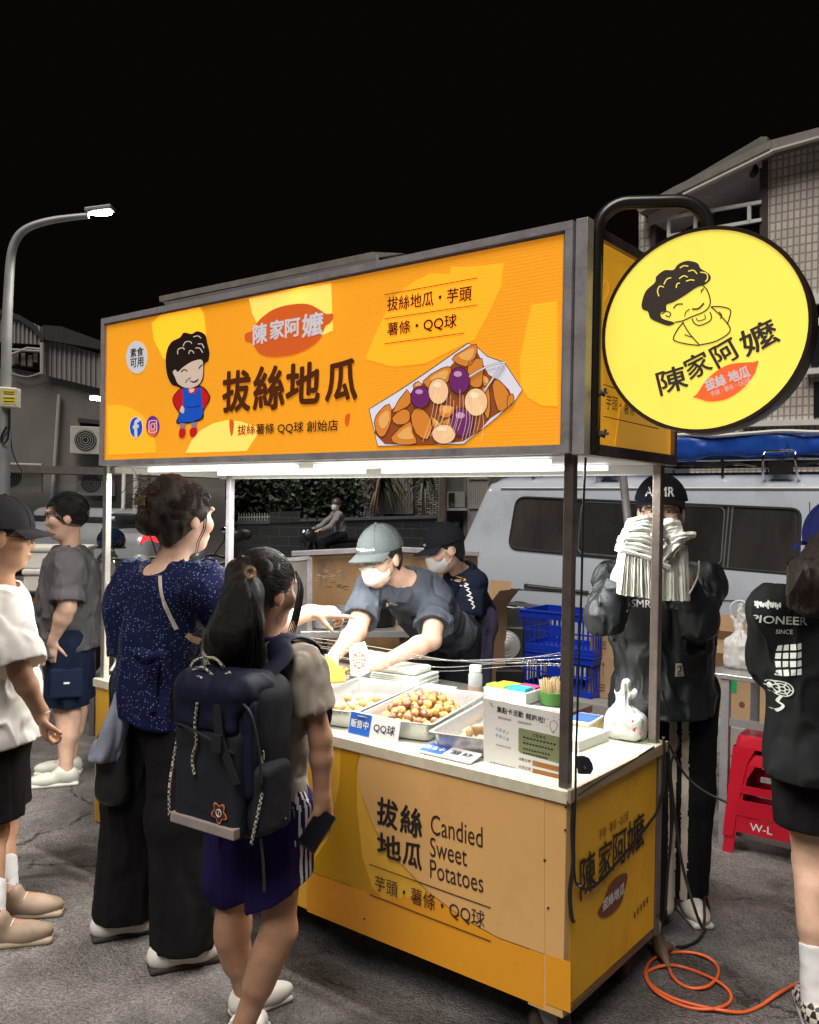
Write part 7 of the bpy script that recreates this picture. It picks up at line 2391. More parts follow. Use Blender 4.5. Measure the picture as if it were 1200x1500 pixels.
# ------------------------------------------------------------------ the woman in navy
f = Fig('woman in navy dotted blouse and wide black trousers, hair up, pointing at the food', (-.86, 3.02), .98, SKIN_L)
F0 = unit((.62, .785, 0)); R0 = unit((.785, -.62, 0))
f.head(P(271, 758, 3.0), (.69, .72, -.06), (.02, 0, 1), .99)
shc = P(246, 852, 2.99)
shL, shR = shc - R0 * .178, shc + R0 * .178
pel = Vector((-.86, 3.03, .90))
f.torso(shc + ZU * .045 + F0 * .0, pel, shL, shR, 1.0, 1.02)
elR, wrR = P(388, 918, 2.98), P(456, 897, 3.12)
elL, wrL = P(187, 945, 3.06), P(215, 962, 3.28)
f.arm(shR, elR, wrR); f.arm(shL, elL, wrL)
f.hand(wrR, (.98, .12, .0), (-.25, .35, -.95), -1, (.06, 1.15, 1.25, 1.3), (.75, .3, .75), tcurl=.6)
f.hand(wrL, (.6, .7, -.1), (.2, .2, -1), 1, (.6, .7, .7, .7))
anL, anR = Vector((-.985, 3.13, .08)), Vector((-.735, 2.93, .08))
hipL, hipR = pel - R0 * .085, pel + R0 * .085
knL, knR = chain_lerp(hipL, anL, .5), chain_lerp(hipR, anR, .5)
toe = (.88, .42, 0)
f.leg(hipL, knL, anL, toe); f.leg(hipR, knR, anR, toe)
f.body()
DOT = cloth('blouse_navy', (.007, .011, .050), rough=.75)
nt = DOT.node_tree; bs = nt.nodes['Principled BSDF']; tc_ = nt.nodes.new('ShaderNodeTexCoord'); vo_ = nt.nodes.new('ShaderNodeTexVoronoi'); vo_.inputs['Scale'].default_value = 105
vo_.inputs['Randomness'].default_value = .75
nt.links.new(tc_.outputs['Object'], vo_.inputs[0]); ls = nt.nodes.new('ShaderNodeMath'); ls.operation = 'LESS_THAN'; ls.inputs[1].default_value = .19; nt.links.new(vo_.outputs['Distance'], ls.inputs[0])
mx = nt.nodes.new('ShaderNodeMix'); mx.data_type = 'RGBA'; old = bs.inputs['Base Color'].links[0].from_socket; nt.links.new(ls.outputs[0], mx.inputs[0]); nt.links.new(old, mx.inputs[6]); mx.inputs[7].default_value = (.26, .31, .46, 1); nt.links.new(mx.outputs[2], bs.inputs['Base Color'])
hemz = P(245, 1050, 3.0)
f.top('blouse', DOT, .022, [([shL, chain_lerp(shL, elL, .45), elL + (elL - shL) * .10], [.072, .092, .066]), ([shR, chain_lerp(shR, elR, .5) + R0 * .01, chain_lerp(shR, elR, 1.0)], [.075, .10, .07])], hemz, (-.15, .1, -1), seed=21, neck_r=.088, fold=.020, ff=(11, 11, 2.5), flare=.15, neck_off=-f.tF * .02)
f.bottoms('trousers', cloth('trousers_black', (.010, .010, .011), var=.3), [([hipL, knL, Vector((anL.x - .01, anL.y, .09))], [.11, .108, .11]), ([hipR, knR, Vector((anR.x, anR.y, .09))], [.11, .102, .105])], Vector((0, 0, .068)), seed=31, fold=.016, waist=pel + ZU * .16)
SHW = mat('shoe_white', (.72, .70, .66), rough=.45, var=.08, vscale=9); SOLE = mat('sole_dark', (.03, .028, .026), rough=.7)
f.shoe(anL - Vector((.055, .02, 0)), toe, SHW, SOLE); f.shoe(anR - Vector((.045, .02, 0)), toe, SHW, SOLE)


def updo(S_):
    q = f.hq
    S_.ell(q(-.015, -.105, .04), (.062, .058, .062), f.hfr); S_.ell(q(0, -.07, .098), (.058, .052, .05), f.hfr); S_.ell(q(-.02, -.125, -.02), (.05, .045, .05), f.hfr); S_.ell(q(.0, -.05, -.06), (.055, .045, .045), f.hfr)


f.hair(HAIRB, .062, extra=updo, amp=.0055, vs=(60, 60, 20), grow=.013)
comb(f, HAIRB, (0, -.12, .06), 420)
b = MB().use(HAIRB)
for k in range(60):
    a = rng.uniform(-1.3, 1.3); z = rng.uniform(.0, .14); p = f.hq(.07 * math.sin(a) - .01, -.15 + rng.uniform(-.02, .03), z)
    d_ = (-f.hF * rng.uniform(.3, 1) + f.hR * rng.normal() * .7 + f.hU * rng.uniform(-.4, 1)).normalized(); L_ = rng.uniform(.03, .075)
    b.tube(spline([p - d_ * .02, p + d_ * L_ * .5 + ZU * .004, p + d_ * L_ - ZU * .012 + f.hR * .01], 4), [.0011] * 8 + [.0004], 4)
for e, y0 in ((1, .032), (1, .024)):
    b.tube(spline([f.hq(.082, y0, .03), f.hq(.092, y0 - .005, -.03), f.hq(.085, y0 - .02, -.08), f.hq(.092, y0 - .03, -.115), f.hq(.080, y0 - .04, -.14)], 5), [.0026 - .0001 * i for i in range(21)], 6)
b.build('loose_strands', f.t, smooth=True)
b = MB().use(mat('hair_claw', (.35, .25, .12), rough=.25, metal=.6))
for k in range(5):
    b.tube(spline([f.hq(-.06 + .015 * k, -.135, .055 + .012 * (k % 2)), f.hq(-.055 + .015 * k, -.165, .06), f.hq(-.05 + .015 * k, -.165, .03)], 3), .0035, 6)
b.build('hair_claw', f.t, smooth=True)
b = MB().use(cloth('strap_cream', (.5, .47, .42)))
def on_back(px, py, lift=.0):
    return P(px, py, 2.83)
bl = [o for o in f.t.children if o.name.startswith('blouse')][0]
def ribbon(mb, pts, w, m, plane, obj, d, off, n=6):
    art_stroke(mb, plane, pts, w, m, 0, n, t=.0001); project(mb, obj, d, off)
BK = Plane(P(245, 920, 2.7), (0, -1, 0))
b = MB(); ribbon(b, [(204, 806), (207, 830), (215, 872), (226, 905), (238, 933)], 6.5, cloth('strap_cream', (0, 0, 0)), BK, bl, (0, 1, 0), .004)
ob = b.build('strap_upper')
sb = thing('crossbody_bag', 'cream strapped black crossbody bag worn by the woman in navy', 'bag', P(165, 1130, 2.86))
ob.parent = sb; ob.name = 'strap'; inv_ = wmat(sb).inverted(); ob.data.transform(inv_)
b = MB(); ribbon(b, [(252, 942), (268, 958), (284, 974), (296, 986)], 9, cloth('strap_tan', (.42, .34, .2)), BK, bl, (0, 1, 0), .004); b.build('strap', sb)
s = Solid(.02); c = P(168, 1120, 2.98); s.rbox(c, (.055, .05, .12), .03); s.ell(c - ZU * .07, (.06, .055, .07)); skin('pouch', s.mesh(.006, disp=f.fold(8, .004, (12, 12, 6))), mat('bag_black', (.012, .012, .013), rough=.5, var=.2), sb, it=1)
# sash ends hanging from the waist tie
b = MB()
ribbon(b, [(212, 962), (206, 985), (203, 1015), (204, 1040), (206, 1058)], 15, DOT, BK, bl, (0, 1, 0), .010); b2 = MB(); ribbon(b2, [(218, 963), (222, 990), (224, 1020), (220, 1045), (216, 1068)], 12, DOT, BK, bl, (0, 1, 0), .012)
for q_, nm in ((b, 'sash'), (b2, 'sash')):
    q_.v = [tuple(Vector(v)) for v in q_.v]; q_.build(nm, f.t)
s = Solid(.02); c = P(214, 963, 2.80); s.ell(c, (.028, .02, .022)); s.cap(c, c + Vector((.05, -.01, .012)), .012, .016); s.cap(c, c + Vector((-.035, -.01, .02)), .012, .015); skin('sash_knot', s.mesh(.005, disp=f.fold(4, .004, (30, 30, 30))), DOT, f.t, it=1)
jk = thing('folded_jacket', 'blue grey jacket draped over the arm of the woman in navy', 'jacket', P(165, 1060, 3.0))
s = Solid(.03)
for x_ in (138, 149, 160, 172): s.cap(P(186 - (172 - x_) * .2, 1016, 2.95), P(x_, 1112, 2.93 + .03 * math.sin(x_)), .014, .022)
s.cut(P(152, 1112, 2.95), (-.08, 0, -1))
skin('cloth', s.mesh(.006, disp=f.fold(12, .012, (16, 16, 4))), cloth('jacket_grey', (.23, .25, .33)), jk, it=1)

# ------------------------------------------------------------------ the girl with the backpack
g = Fig('girl with long ponytail in grey tee and purple shorts, seen from behind', (-.47, 2.5), .86, SKIN_T)
Fg = unit((.55, .83, 0)); Rg = unit((.83, -.55, 0))
g.head(P(388, 866, 2.50), (.66, .75, -.10), (.03, 0, 1), 1.06)
shc = P(385, 968, 2.50); shL, shR = shc - Rg * .150, shc + Rg * .150
pel = P(384, 1168, 2.52)
g.torso(shc + ZU * .04, pel, shL, shR, 1.02, 1.0)
elR, wrR = P(470, 1082, 2.42), P(472, 1172, 2.44)
elL, wrL = shL - ZU * .2 + Fg * .05 - Rg * .03, shL - ZU * .24 + Fg * .26
g.arm(shR, elR, wrR, .9); g.arm(shL, elL, wrL)
g.hand(wrR, (.12, .1, -1), (-.75, .5, 0), -1, (.45, .5, .55, .6), (.7, .35, .5), k=.92)
g.hand(wrL, (.5, .8, 0), (0, 0, -1), 1)
hipL, hipR = pel - Rg * .078 - ZU * .02, pel + Rg * .078 - ZU * .02
knL, anL = P(340, 1350, 2.58), P(362, 1470, 2.66)
knR, anR = P(408, 1365, 2.44), P(350, 1520, 2.46)
g.leg(hipL, knL, anL, (.6, .6, 0), .98); g.leg(hipR, knR, anR, (.3, .9, 0), .98)
g.body()
TEEG = cloth('tee_taupe', (.30, .265, .225))
hem = P(395, 1222, 2.45)
gs = g.top('tee_shirt', TEEG, .02, [([shL, chain_lerp(shL, elL, .6)], [.056, .064]), ([shR, chain_lerp(shR, elR, .52)], [.056, .064])], hem, None, seed=41, neck_r=.058, fold=.014, ff=(14, 14, 6))
SHORT = cloth('shorts_purple', (.020, .012, .075), var=.25)
STRP = cloth('stripe_white', (.6, .58, .55))
sd = A3(Rg); pc3 = A3(pel); sf3 = A3(Fg)
def stripes(V):
    y = (V - pc3) @ sf3; x = (V - pc3) @ sd
    return ((x > .07) & (np.abs(((y + .035) % .017) - .0085) < .0038) & (np.abs(y + .01) < .03)).astype(np.int32)
g.bottoms('shorts', SHORT, [([hipL, chain_lerp(hipL, knL, .62)], [.09, .094]), ([hipR, chain_lerp(hipR, knR, .78)], [.09, .094])], P(385, 1312, 2.48), seed=42, fold=.016, mfun=stripes, mats=[SHORT, STRP], waist=pel + ZU * .12, cutn=(.55, 0, -1))
g.shoe(anL - Vector((.0, .0, 0)), (.62, .5, 0), SHW, mat('sole_white', (.6, .6, .58), rough=.6), .24, laces=1); g.shoe(anR, (.25, .9, 0), SHW, mat('sole_white', (0, 0, 0)), .24)


def pony(S_):
    S_.chain([g.hq(-.01, -.10, .055), P(352, 878, 2.36), P(338, 930, 2.34), P(334, 972, 2.35)], [.036, .050, .058, .030], .03)
    S_.chain([P(362, 862, 2.37), P(360, 915, 2.35), P(362, 965, 2.36)], [.04, .045, .02], .03)
    S_.chain([P(345, 895, 2.35), P(322, 940, 2.36), P(312, 968, 2.38)], [.04, .035, .012], .03)


g.hair(HAIRM, .055, extra=pony, amp=.0055, vs=(75, 75, 10), grow=.012)
b = MB().use(HAIRM)
comb(g, HAIRM, (-.01, -.10, .05), 420)
for k in range(130):
    x0 = rng.uniform(330, 395); p0 = P(350 + (x0 - 350) * .4, 860, 2.33); p1 = P(x0 - 10, 915, 2.30 + rng.uniform(-.01, .03)); p2 = P(x0 - 14 + rng.normal() * 10, 975 + rng.uniform(-12, 14), 2.33)
    b.tube(spline([p0, p1, p2], 5), [.0022] * 8 + [.0014, .001, .0006], 4)
for k in range(5):
    b.tube(spline([g.hq(.05, .075, .07), g.hq(.078, .07 + .004 * k, .02), g.hq(.083, .055 + .006 * k, -.06), g.hq(.07, .05 + .006 * k, -.12 - .008 * k)], 5), [.0035] * 10 + [.003, .0025, .002, .0015, .001, .0006], 5)
b.build('loose_strands', g.t, smooth=True)
b = MB().use(mat('clip_gold', (.75, .52, .35), rough=.2, metal=.8)); c = P(367, 838, 2.335); b.tube([c + Vector((.012 * math.cos(a), -.003, .014 * math.sin(a))) for a in [i * .314 for i in range(20)]], .0045, 7, True); b.build('hair_clip', g.t, smooth=True)
b = MB().use(cloth('collar_purple', (.03, .018, .07))); b.tube([g.neck + ZU * .028 + (Rg * math.cos(a) * 1.0 + Fg * math.sin(a)) * .058 for a in [i * .2618 for i in range(24)]], .008, 8, True, flat=1.2); b.build('collar', g.t, smooth=True)
ph = thing('phone', 'dark phone held in the hand of the girl with the backpack', 'phone', P(474, 1214, 2.40))
c = P(464, 1216, 2.40); u_ = unit(Vector((.50, .45, .74))); w_ = unit(Vector((.66, -.1, -.55))); w_ = (w_ - u_ * w_.dot(u_)).normalized(); n_ = u_.cross(w_)
b = MB().use(mat('phone_black', (.01, .011, .015), rough=.12, coat=.7)); M_ = Matrix.Translation(c) @ Matrix((w_, u_, n_)).transposed().to_4x4(); b.box((-.029, -.055, -.0045), (.029, .055, .0045), M_); o = b.build('body', ph, bevel=.004)
b = MB().use(CHROME); b.box((-.0293, .02, -.003), (-.0287, .035, .003), M_); b.box((-.025, .0545, -.0025), (.025, .0553, .0025), M_); b.build('edge', o)

# backpack
BPK = cloth('pack_charcoal', (.020, .023, .031), rough=.6, var=.25, weave=.35, wscale=500); BPN = cloth('pack_navy', (.011, .014, .030), rough=.55); PACKB = mat('strap_black', (.012, .012, .014), rough=.6)
bpc = P(342, 1098, 2.30); Fb = Fg.copy(); Rb = Rg.copy(); Ub = ZU
bp = thing('backpack', 'charcoal and navy backpack with a red flower patch worn by the ponytailed girl', 'backpack', bpc - ZU * .22)
q = lambda x, y, z: bpc + Rb * x + Fb * y + Ub * z          # y towards the girl
fr = (Rb, Fb, Ub)
s = Solid(.03); s.rbox(q(-.008, .03, -.005), (.135, .09, .212), .06, fr); s.rbox(q(.0, .0, .10), (.122, .08, .10), .06, fr)
skin('pack_body', s.mesh(.006, disp=g.fold(51, .005, (8, 8, 5), .001)), BPK, bp, it=1)
s = Solid(.02); s.rbox(q(-.012, -.065, -.06), (.118, .03, .14), .028, fr); o = skin('front_pocket', s.mesh(.0055, disp=g.fold(52, .004, (7, 7, 7), .001)), BPK, bp, it=1)
s = Solid(.02); s.rbox(q(-.005, -.03, .165), (.13, .075, .05), .045, fr); s.rbox(q(-.015, -.085, .125), (.11, .018, .06), .017, fr); skin('flap', s.mesh(.0055, disp=g.fold(53, .006, (9, 9, 9), .001)), BPN, bp, it=1)
s = Solid(.02); s.rbox(q(.125, .01, -.10), (.025, .065, .09), .024, fr); skin('side_pocket', s.mesh(.0055, disp=g.fold(54, .004, (9, 9, 9))), BPK, bp, it=1)
s = Solid(.02); s.rbox(q(.105, -.045, .03), (.024, .03, .13), .022, fr); skin('side_panel', s.mesh(.0055, disp=g.fold(55, .004, (9, 9, 5))), BPN, bp, it=1)
fy = -.0975
b = MB().use(cloth('pack_band', (.32, .27, .25))); b.box((-.125, fy - .004, -.187), (.105, fy + .02, -.160), Matrix.Translation(bpc) @ Matrix((Rb, Fb, Ub)).transposed().to_4x4()); b.build('band', o, bevel=.003)
FP = Plane(q(0, fy, 0), -Fb)
b = MB(); fc = q(.052, fy - .0015, -.128)
pat = mat('patch_red', (.22, .02, .02), rough=.7); pato = mat('patch_orange', (.6, .2, .08), rough=.7)
def flower(r0, m, lift, t=.0006):
    pts = []
    for i in range(60):
        a = 2 * math.pi * i / 60; r = r0 * (1 + .22 * math.cos(5 * a + math.pi / 2 * 1)); pts.append(fc - Fb * lift + Rb * r * math.cos(a) + Ub * r * math.sin(a))
    b.use(m).prism(pts, -Fb * t)
flower(.0235, pato, 0); flower(.0195, mat('pack_patch_dark', (.06, .012, .014), rough=.7), .0008)
b.use(PAPER).tube([fc - Fb * .0018 + (Rb * math.cos(a) + Ub * math.sin(a)) * .009 for a in [i * .314 for i in range(20)]], .0011, 5, True); b.tube([fc - Fb * .0018 - Ub * .011 - Rb * .002, fc - Fb * .0018 + Ub * .011 + Rb * .002], .0011, 5)
b.build('flower_patch', o)
b = MB().use(PACKB)
b.prism([q(.045, -.118, .145), q(.07, -.118, .15), q(.078, -.112, .07), q(.125, -.10, -.04), q(.105, -.102, -.05), q(.05, -.114, .055)], -Fb * .003); b.box((.045, -.124, .03), (.078, -.108, .075), Matrix.Translation(bpc) @ Matrix((Rb, Fb, Ub)).transposed().to_4x4()); b.build('buckle_strap', bp, bevel=.002)
CORD = mat('cord_speckle', (.03, .03, .03), rough=.7)
nt = CORD.node_tree; wv = nt.nodes.new('ShaderNodeTexChecker'); wv.inputs['Scale'].default_value = 160; wv.inputs[1].default_value = (.015, .015, .015, 1); wv.inputs[2].default_value = (.5, .45, .35, 1); t_ = nt.nodes.new('ShaderNodeTexCoord'); nt.links.new(t_.outputs['Object'], wv.inputs[0]); nt.links.new(wv.outputs[0], nt.nodes['Principled BSDF'].inputs['Base Color'])
b = MB().use(CORD)
b.tube(spline([q(-.02, -.11, .14), q(-.03, -.108, .08), q(-.025, -.106, .04), q(-.04, -.105, -.005), q(-.032, -.105, -.045)], 5), .0042, 7)
b.tube(spline([q(.142, -.035, -.05), q(.144, -.05, -.10), q(.138, -.062, -.16), q(.13, -.065, -.20)], 5), .0042, 7)
b.tube(spline([q(-.145, -.06, .03), q(-.15, -.07, -.04), q(-.135, -.095, -.10), q(-.128, -.10, -.17)], 5), .0042, 7)
for k in range(3):
    zz = .165 + .022 * k; b.tube(spline([q(-.08, -.095 + .012 * k, zz), q(-.03, -.105 + .012 * k, zz + .014), q(.01, -.1 + .012 * k, zz - .006), q(.05, -.09 + .012 * k, zz + .01)], 5), .0038, 7)
b.tube(spline([q(-.10, -.07, .19), q(-.11, -.04, .225), q(-.05, -.03, .24), q(.01, -.05, .225)], 5), .0042, 7)
b.build('draw_cord', bp, smooth=True)
b = MB().use(PACKB); BZ = Plane(q(0, -.06, .1), -Fb)
b.tube(spline([q(.10, -.085, .16), q(.135, -.075, .12), q(.15, -.06, .02), q(.15, -.055, -.05)], 6), .0035, 6); b.tube(spline([q(-.12, -.09, .07), q(-.04, -.118, .075), q(.05, -.118, .055), q(.1, -.10, .03)], 6), .0032, 6); b.build('zip', bp, smooth=True)
b = MB().use(CHROME); b.tube([q(.132, -.03, .01) + (Rb * .3 * math.cos(a) * .5 + Fb * math.cos(a) * -.9 * .5 + Ub * math.sin(a)) * .016 for a in [i * .314 for i in range(20)]], .002, 6, True); b.build('ring_charm', bp)
def strap(shp, sgn):
    b = MB().use(BPN)
    pts = [q(sgn * .06, .055, .20), q(sgn * .075, .10, .235), shp + ZU * .068 - Fg * .045 - Rg * sgn * .05, shp + ZU * .078 + Fg * .02 - Rg * sgn * .045, shp + ZU * .02 + Fg * .11 - Rg * sgn * .05, shp - ZU * .15 + Fg * .13 - Rg * sgn * .03, shp - ZU * .24 + Fg * .09 - Rg * sgn * .04]
    sp = spline(pts, 6); rows = []
    for i, p in enumerate(sp):
        d_ = (sp[min(i + 1, len(sp) - 1)] - sp[max(i - 1, 0)]).normalized(); sdv = Rg - d_ * Rg.dot(d_); sdv.normalize(); nn = sdv.cross(d_)
        w_ = .033; rows.append([p - sdv * w_ - nn * .0, p - sdv * w_ * .7 + nn * .007, p + sdv * w_ * .7 + nn * .007, p + sdv * w_, p + sdv * w_ * .7 - nn * .007, p - sdv * w_ * .7 - nn * .007])
    b.grid(rows, wrap=True); b.build('shoulder_strap', bp, smooth=True)
strap(shR, 1); strap(shL, -1)
b = MB().use(PACKB); b.tube(spline([q(.15, .03, -.16), shR - ZU * .32 - Fg * .01 - Rg * .035, shR - ZU * .22 + Fg * .06 - Rg * .06], 5), .008, 6, flat=.3); b.tube(spline([q(.12, -.02, -.20), q(.13, -.02, -.26), q(.135, -.02, -.33)], 5), .012, 6, flat=.25); b.build('webbing', bp)

# ------------------------------------------------------------------ the vendor in the grey green cap
v = Fig('vendor in a grey green cap, glasses and white mask, leaning over the trays', (.05, 4.5), 1.02, SKIN_L)
v.head(P(557, 818, 4.05), (-.50, -.70, -.20), (-.20, -.18, .9), 1.03)
neck = P(594, 850, 4.17); pel = Vector((.20, 4.58, .88))
shR, shL = P(541, 862, 4.10), P(640, 880, 4.20)
v.torso(neck, pel, shL, shR, .92, 1.0)
elR, wrR = P(522, 925, 3.92), P(493, 957, 3.72); elL, wrL = P(632, 938, 3.96), P(566, 968, 3.76)
v.arm(shR, elR, wrR, 1.1); v.arm(shL, elL, wrL, 1.1)
v.hand(wrR, (-.55, -.55, -.5), (.3, -.2, -.9), 1, (.4, .5, .5, .6)); v.hand(wrL, (-.86, -.4, -.08), (-.3, .75, -.35), -1, (.5, .6, .7, .8), (.7, .5, .5))
for sx in (-.09, .09):
    hp = pel + Vector((sx, .03, -.02)); v.leg(hp, hp + Vector((0, .02, -.42)), hp + Vector((0, .04, -.79)), (-.4, -.9, 0))
v.body()
TEEB = cloth('tee_slate', (.072, .083, .105), var=.22)
hemv = P(655, 1010, 4.5); 
vs_ = v.top('tee_shirt', TEEB, .024, [([shL, chain_lerp(shL, elL, .62)], [.066, .08]), ([shR, chain_lerp(shR, elR, .62)], [.066, .078])], Vector((0, 0, .70)), None, seed=61, neck_r=.066, fold=.018, flare=0, ff=(12, 12, 6))
b = MB(); VSP = Plane(P(560, 890, 3.8), (-.2, -1, .1)); 
art_poly(b, VSP, [(550 + 4.5 * math.cos(a), 884 + 6 * math.sin(a)) for a in [i * .5 for i in range(12)]], mat('print_dark', (.01, .01, .01), rough=.7), 0, t=.0001); art_poly(b, VSP, [(551 + 3 * math.cos(a), 887 + 3.5 * math.sin(a)) for a in [i * .7 for i in range(9)]], mat('print_face', (.6, .42, .34), rough=.7), .001, t=.0001)
for k in range(4): art_stroke(b, VSP, [(557 + 2.4 * k, 884 + .3 * k), (558.6 + 2.4 * k, 888)], 1.1, PAPER, .001, t=.0001)
project(b, vs_, (.15, 1, -.1), .002); b.build('print', vs_)
v.bottoms('trousers', cloth('trousers_dark', (.02, .02, .024)), [([pel + Vector((sx, .03, 0)), pel + Vector((sx, .06, -.45)), pel + Vector((sx, .07, -.80))], [.105, .09, .075]) for sx in (-.09, .09)], Vector((0, 0, .08)), seed=62)
CAPG = cloth('cap_grey_green', (.09, .105, .108), var=.16, vscale=90); v.hair(HAIRM, .045, grow=.008, cuts=((v.hq(0, 0, .05), v.hU),))
vc = v.cap_hat(CAPG, 1, tilt=.0, low=.036)
b = MB(); CPL = Plane(v.hq(0, .2, .07), v.hF)
text3(b, 'ᴍɪɴᴋᴀᴍᴀ', v.hq(.062, .13, .066), v.hq(-.05, .13, .062), .013, v.hU, v.hF, PAPER, bold=.05); project(b, vc, -v.hF, .0015); b.build('lettering', vc)
v.eyes(.35); v.glasses(mat('glasses_grey', (.2, .2, .22), rough=.2, metal=.8)); v.mask(mat('mask_cream', (.74, .70, .62), rough=.7, var=.05))
pb = thing('paper_bag', 'white paper food bag with a round floral print held by the leaning vendor', 'bag', P(530, 985, 3.68))
PBP = Plane(P(530, 965, 3.66), (-.15, -1, .12)); b = MB().use(PAPER)
b.prism([PBP(x, y) for x, y in ((511, 951), (519, 943), (534, 940), (543, 968), (541, 985), (528, 992), (514, 990))], -PBP.n * .018); o = b.build('sleeve', pb, bevel=.003)
b = MB(); 
for k in range(16):
    a = k * math.pi / 8; x, y = 526 + 8.2 * math.cos(a), 967 + 11.5 * math.sin(a); art_poly(b, PBP, [(x + 1.9 * math.cos(t), y + 1.9 * math.sin(t)) for t in [j * .9 for j in range(7)]], (mat('flower_red', (.5, .1, .08), rough=.7), mat('flower_tan', (.5, .3, .14), rough=.7))[k % 2], .001)
for yy in (961, 966, 971): 
    for x in (521, 525, 529): art_stroke(b, PBP, [(x, yy), (x + 2.6, yy - .3)], 2.6, mat('flower_red', (0, 0, 0)), .001)
b.build('print', o)
ys = thing('yellow_scoop', 'yellow paper lined scoop at the vendor leaning over the counter', 'scoop', G(492, 1000, ZC))
YS = Plane(P(490, 985, 3.3), (-.3, -.8, .5)); b = MB().use(mat('scoop_yellow', (.75, .45, .04), rough=.5, var=.1)); b.prism([YS(x, y) for x, y in ((476, 958), (488, 966), (503, 984), (506, 998), (484, 1000), (474, 985))], -YS.n * .015); b.build('scoop', ys, bevel=.003)

# ------------------------------------------------------------------ the vendor in the black cap
w = Fig('vendor in a black cap, white mask and navy tee working at the frying table', (.45, 5.3), 1.0, SKIN_L, .0068)
w.head(P(651, 806, 5.0), (-.90, -.28, -.30), (-.22, 0, .95), 1.05)
neck = P(674, 836, 5.12); pel = Vector((P(697, 900, 5.3).x, 5.3, .88)); shL, shR = P(695, 854, 4.98), P(672, 848, 5.32)
w.torso(neck, pel, shL, shR, 1.0, 1.0)
elL, wrL = P(681, 914, 4.93), P(641, 908, 4.99); elR, wrR = P(662, 890, 5.4), P(632, 905, 5.2)
w.arm(shL, elL, wrL, 1.1); w.arm(shR, elR, wrR, 1.1); w.hand(wrL, (-1, 0, -.1), (0, 0, -1), 1, (.6, .7, .7, .8)); w.hand(wrR, (-1, -.1, -.1), (0, 0, -1), -1, (.6, .7, .7, .8))
for sy in (-.09, .09):
    hp = pel + Vector((.0, sy, -.02)); w.leg(hp, hp + Vector((-.02, 0, -.42)), hp + Vector((.0, 0, -.79)), (-1, -.2, 0))
w.body()
TN = cloth('tee_navy', (.012, .017, .036), var=.3)
ws = w.top('tee_shirt', TN, .022, [([shL, chain_lerp(shL, elL, .68)], [.072, .088]), ([shR, chain_lerp(shR, elR, .6)], [.072, .085])], Vector((0, 0, .76)), None, seed=71, neck_r=.064, fold=.017, ff=(12, 12, 6))
b = MB(); WP2 = Plane(P(706, 860, 4.7), (.5, -1, 0)); 
for k in range(8): art_stroke(b, WP2, [(702 + .9 * k + 2 * math.sin(k * 2), 845 + 6.5 * k), (707 + .9 * k, 848 + 6.5 * k), (704 + .8 * k, 851 + 6.5 * k)], 1.5, (PAPER, mat('print_gold', (.5, .3, .05), rough=.7))[k < 2], 0, 3, t=.0001)
project(b, ws, (-.35, 1, 0), .002); b.build('print', ws)
w.bottoms('trousers', cloth('trousers_plum', (.085, .075, .13)), [([pel + Vector((0, sy, 0)), pel + Vector((-.01, sy, -.42)), pel + Vector((.02, sy, -.80))], [.11, .10, .09]) for sy in (-.085, .085)], Vector((0, 0, .08)), seed=72, fold=.014)
w.hair(HAIRM, .04, grow=.010, cuts=((w.hq(0, 0, .05), w.hU),))
wc = w.cap_hat(cloth('cap_black', (.013, .014, .02)), 1, tilt=.02)
b = MB(); text3(b, 'ᴍɪɴᴋ', w.hq(.03, .13, .062), w.hq(-.02, .13, .06), .012, w.hU, w.hF, PAPER, bold=.05); project(b, wc, -w.hF, .0015); b.build('lettering', wc)
w.eyes(.4); w.mask(mat('mask_white', (.62, .60, .60), rough=.7, var=.05))

# ------------------------------------------------------------------ the man holding up the napkins
n = Fig('man in black anorak, cap and striped track pants holding a white bundle to his face', (1.0, 3.34), 1.0, SKIN_L)
n.head(P(968, 752, 3.30), (-.30, -.95, -.04), (0, 0, 1), .98)
Rn = unit((-.95, .30, 0)); shc = P(965, 850, 3.34); shR, shL = shc + Rn * .165, shc - Rn * .165
pel = Vector((1.0, 3.40, .86)); n.torso(shc + ZU * .05, pel, shL, shR, 1.08, 1.05)
elR, wrR = P(890, 900, 3.14), P(910, 838, 3.12); elL, wrL = P(1022, 910, 3.16), P(998, 838, 3.10)
n.arm(shR, elR, wrR); n.arm(shL, elL, wrL); n.hand(wrR, (.35, -.1, .9), (.7, -.6, 0), 1, (.7, .8, .8, .8)); n.hand(wrL, (-.45, -.1, .9), (-.7, -.6, 0), -1, (.7, .8, .8, .8))
anR, anL = Vector((.93, 3.28, .08)), Vector((1.10, 3.42, .08)); hipR, hipL = pel + Rn * .085, pel - Rn * .085
for hp, an in ((hipR, anR), (hipL, anL)): n.leg(hp, chain_lerp(hp, an, .5), an, (-.1, -1, 0), foot=False)
n.body()
ANO = mat('anorak_black', (.014, .018, .020), rough=.36, var=.25, vscale=8, bump=.3, bscale=400, spec=.35)
na = n.top('anorak', ANO, .03, [([shR, elR, chain_lerp(elR, wrR, .72)], [.07, .072, .046]), ([shL, elL, chain_lerp(elL, wrL, .72)], [.07, .072, .046])], P(965, 1042, 3.34), None, seed=81, neck_r=.07, fold=.020, ff=(15, 15, 7), flare=.185)
b = MB(); NP = Plane(P(945, 898, 3.0), (-.3, -1, 0)); 
ptext(b, NP, 'ASMR', (919, 895), (962, 896.5), 12, PAPER, .003, bold=.012); project(b, na, (.2, 1, 0), .004)
b.build('chest_label', na)
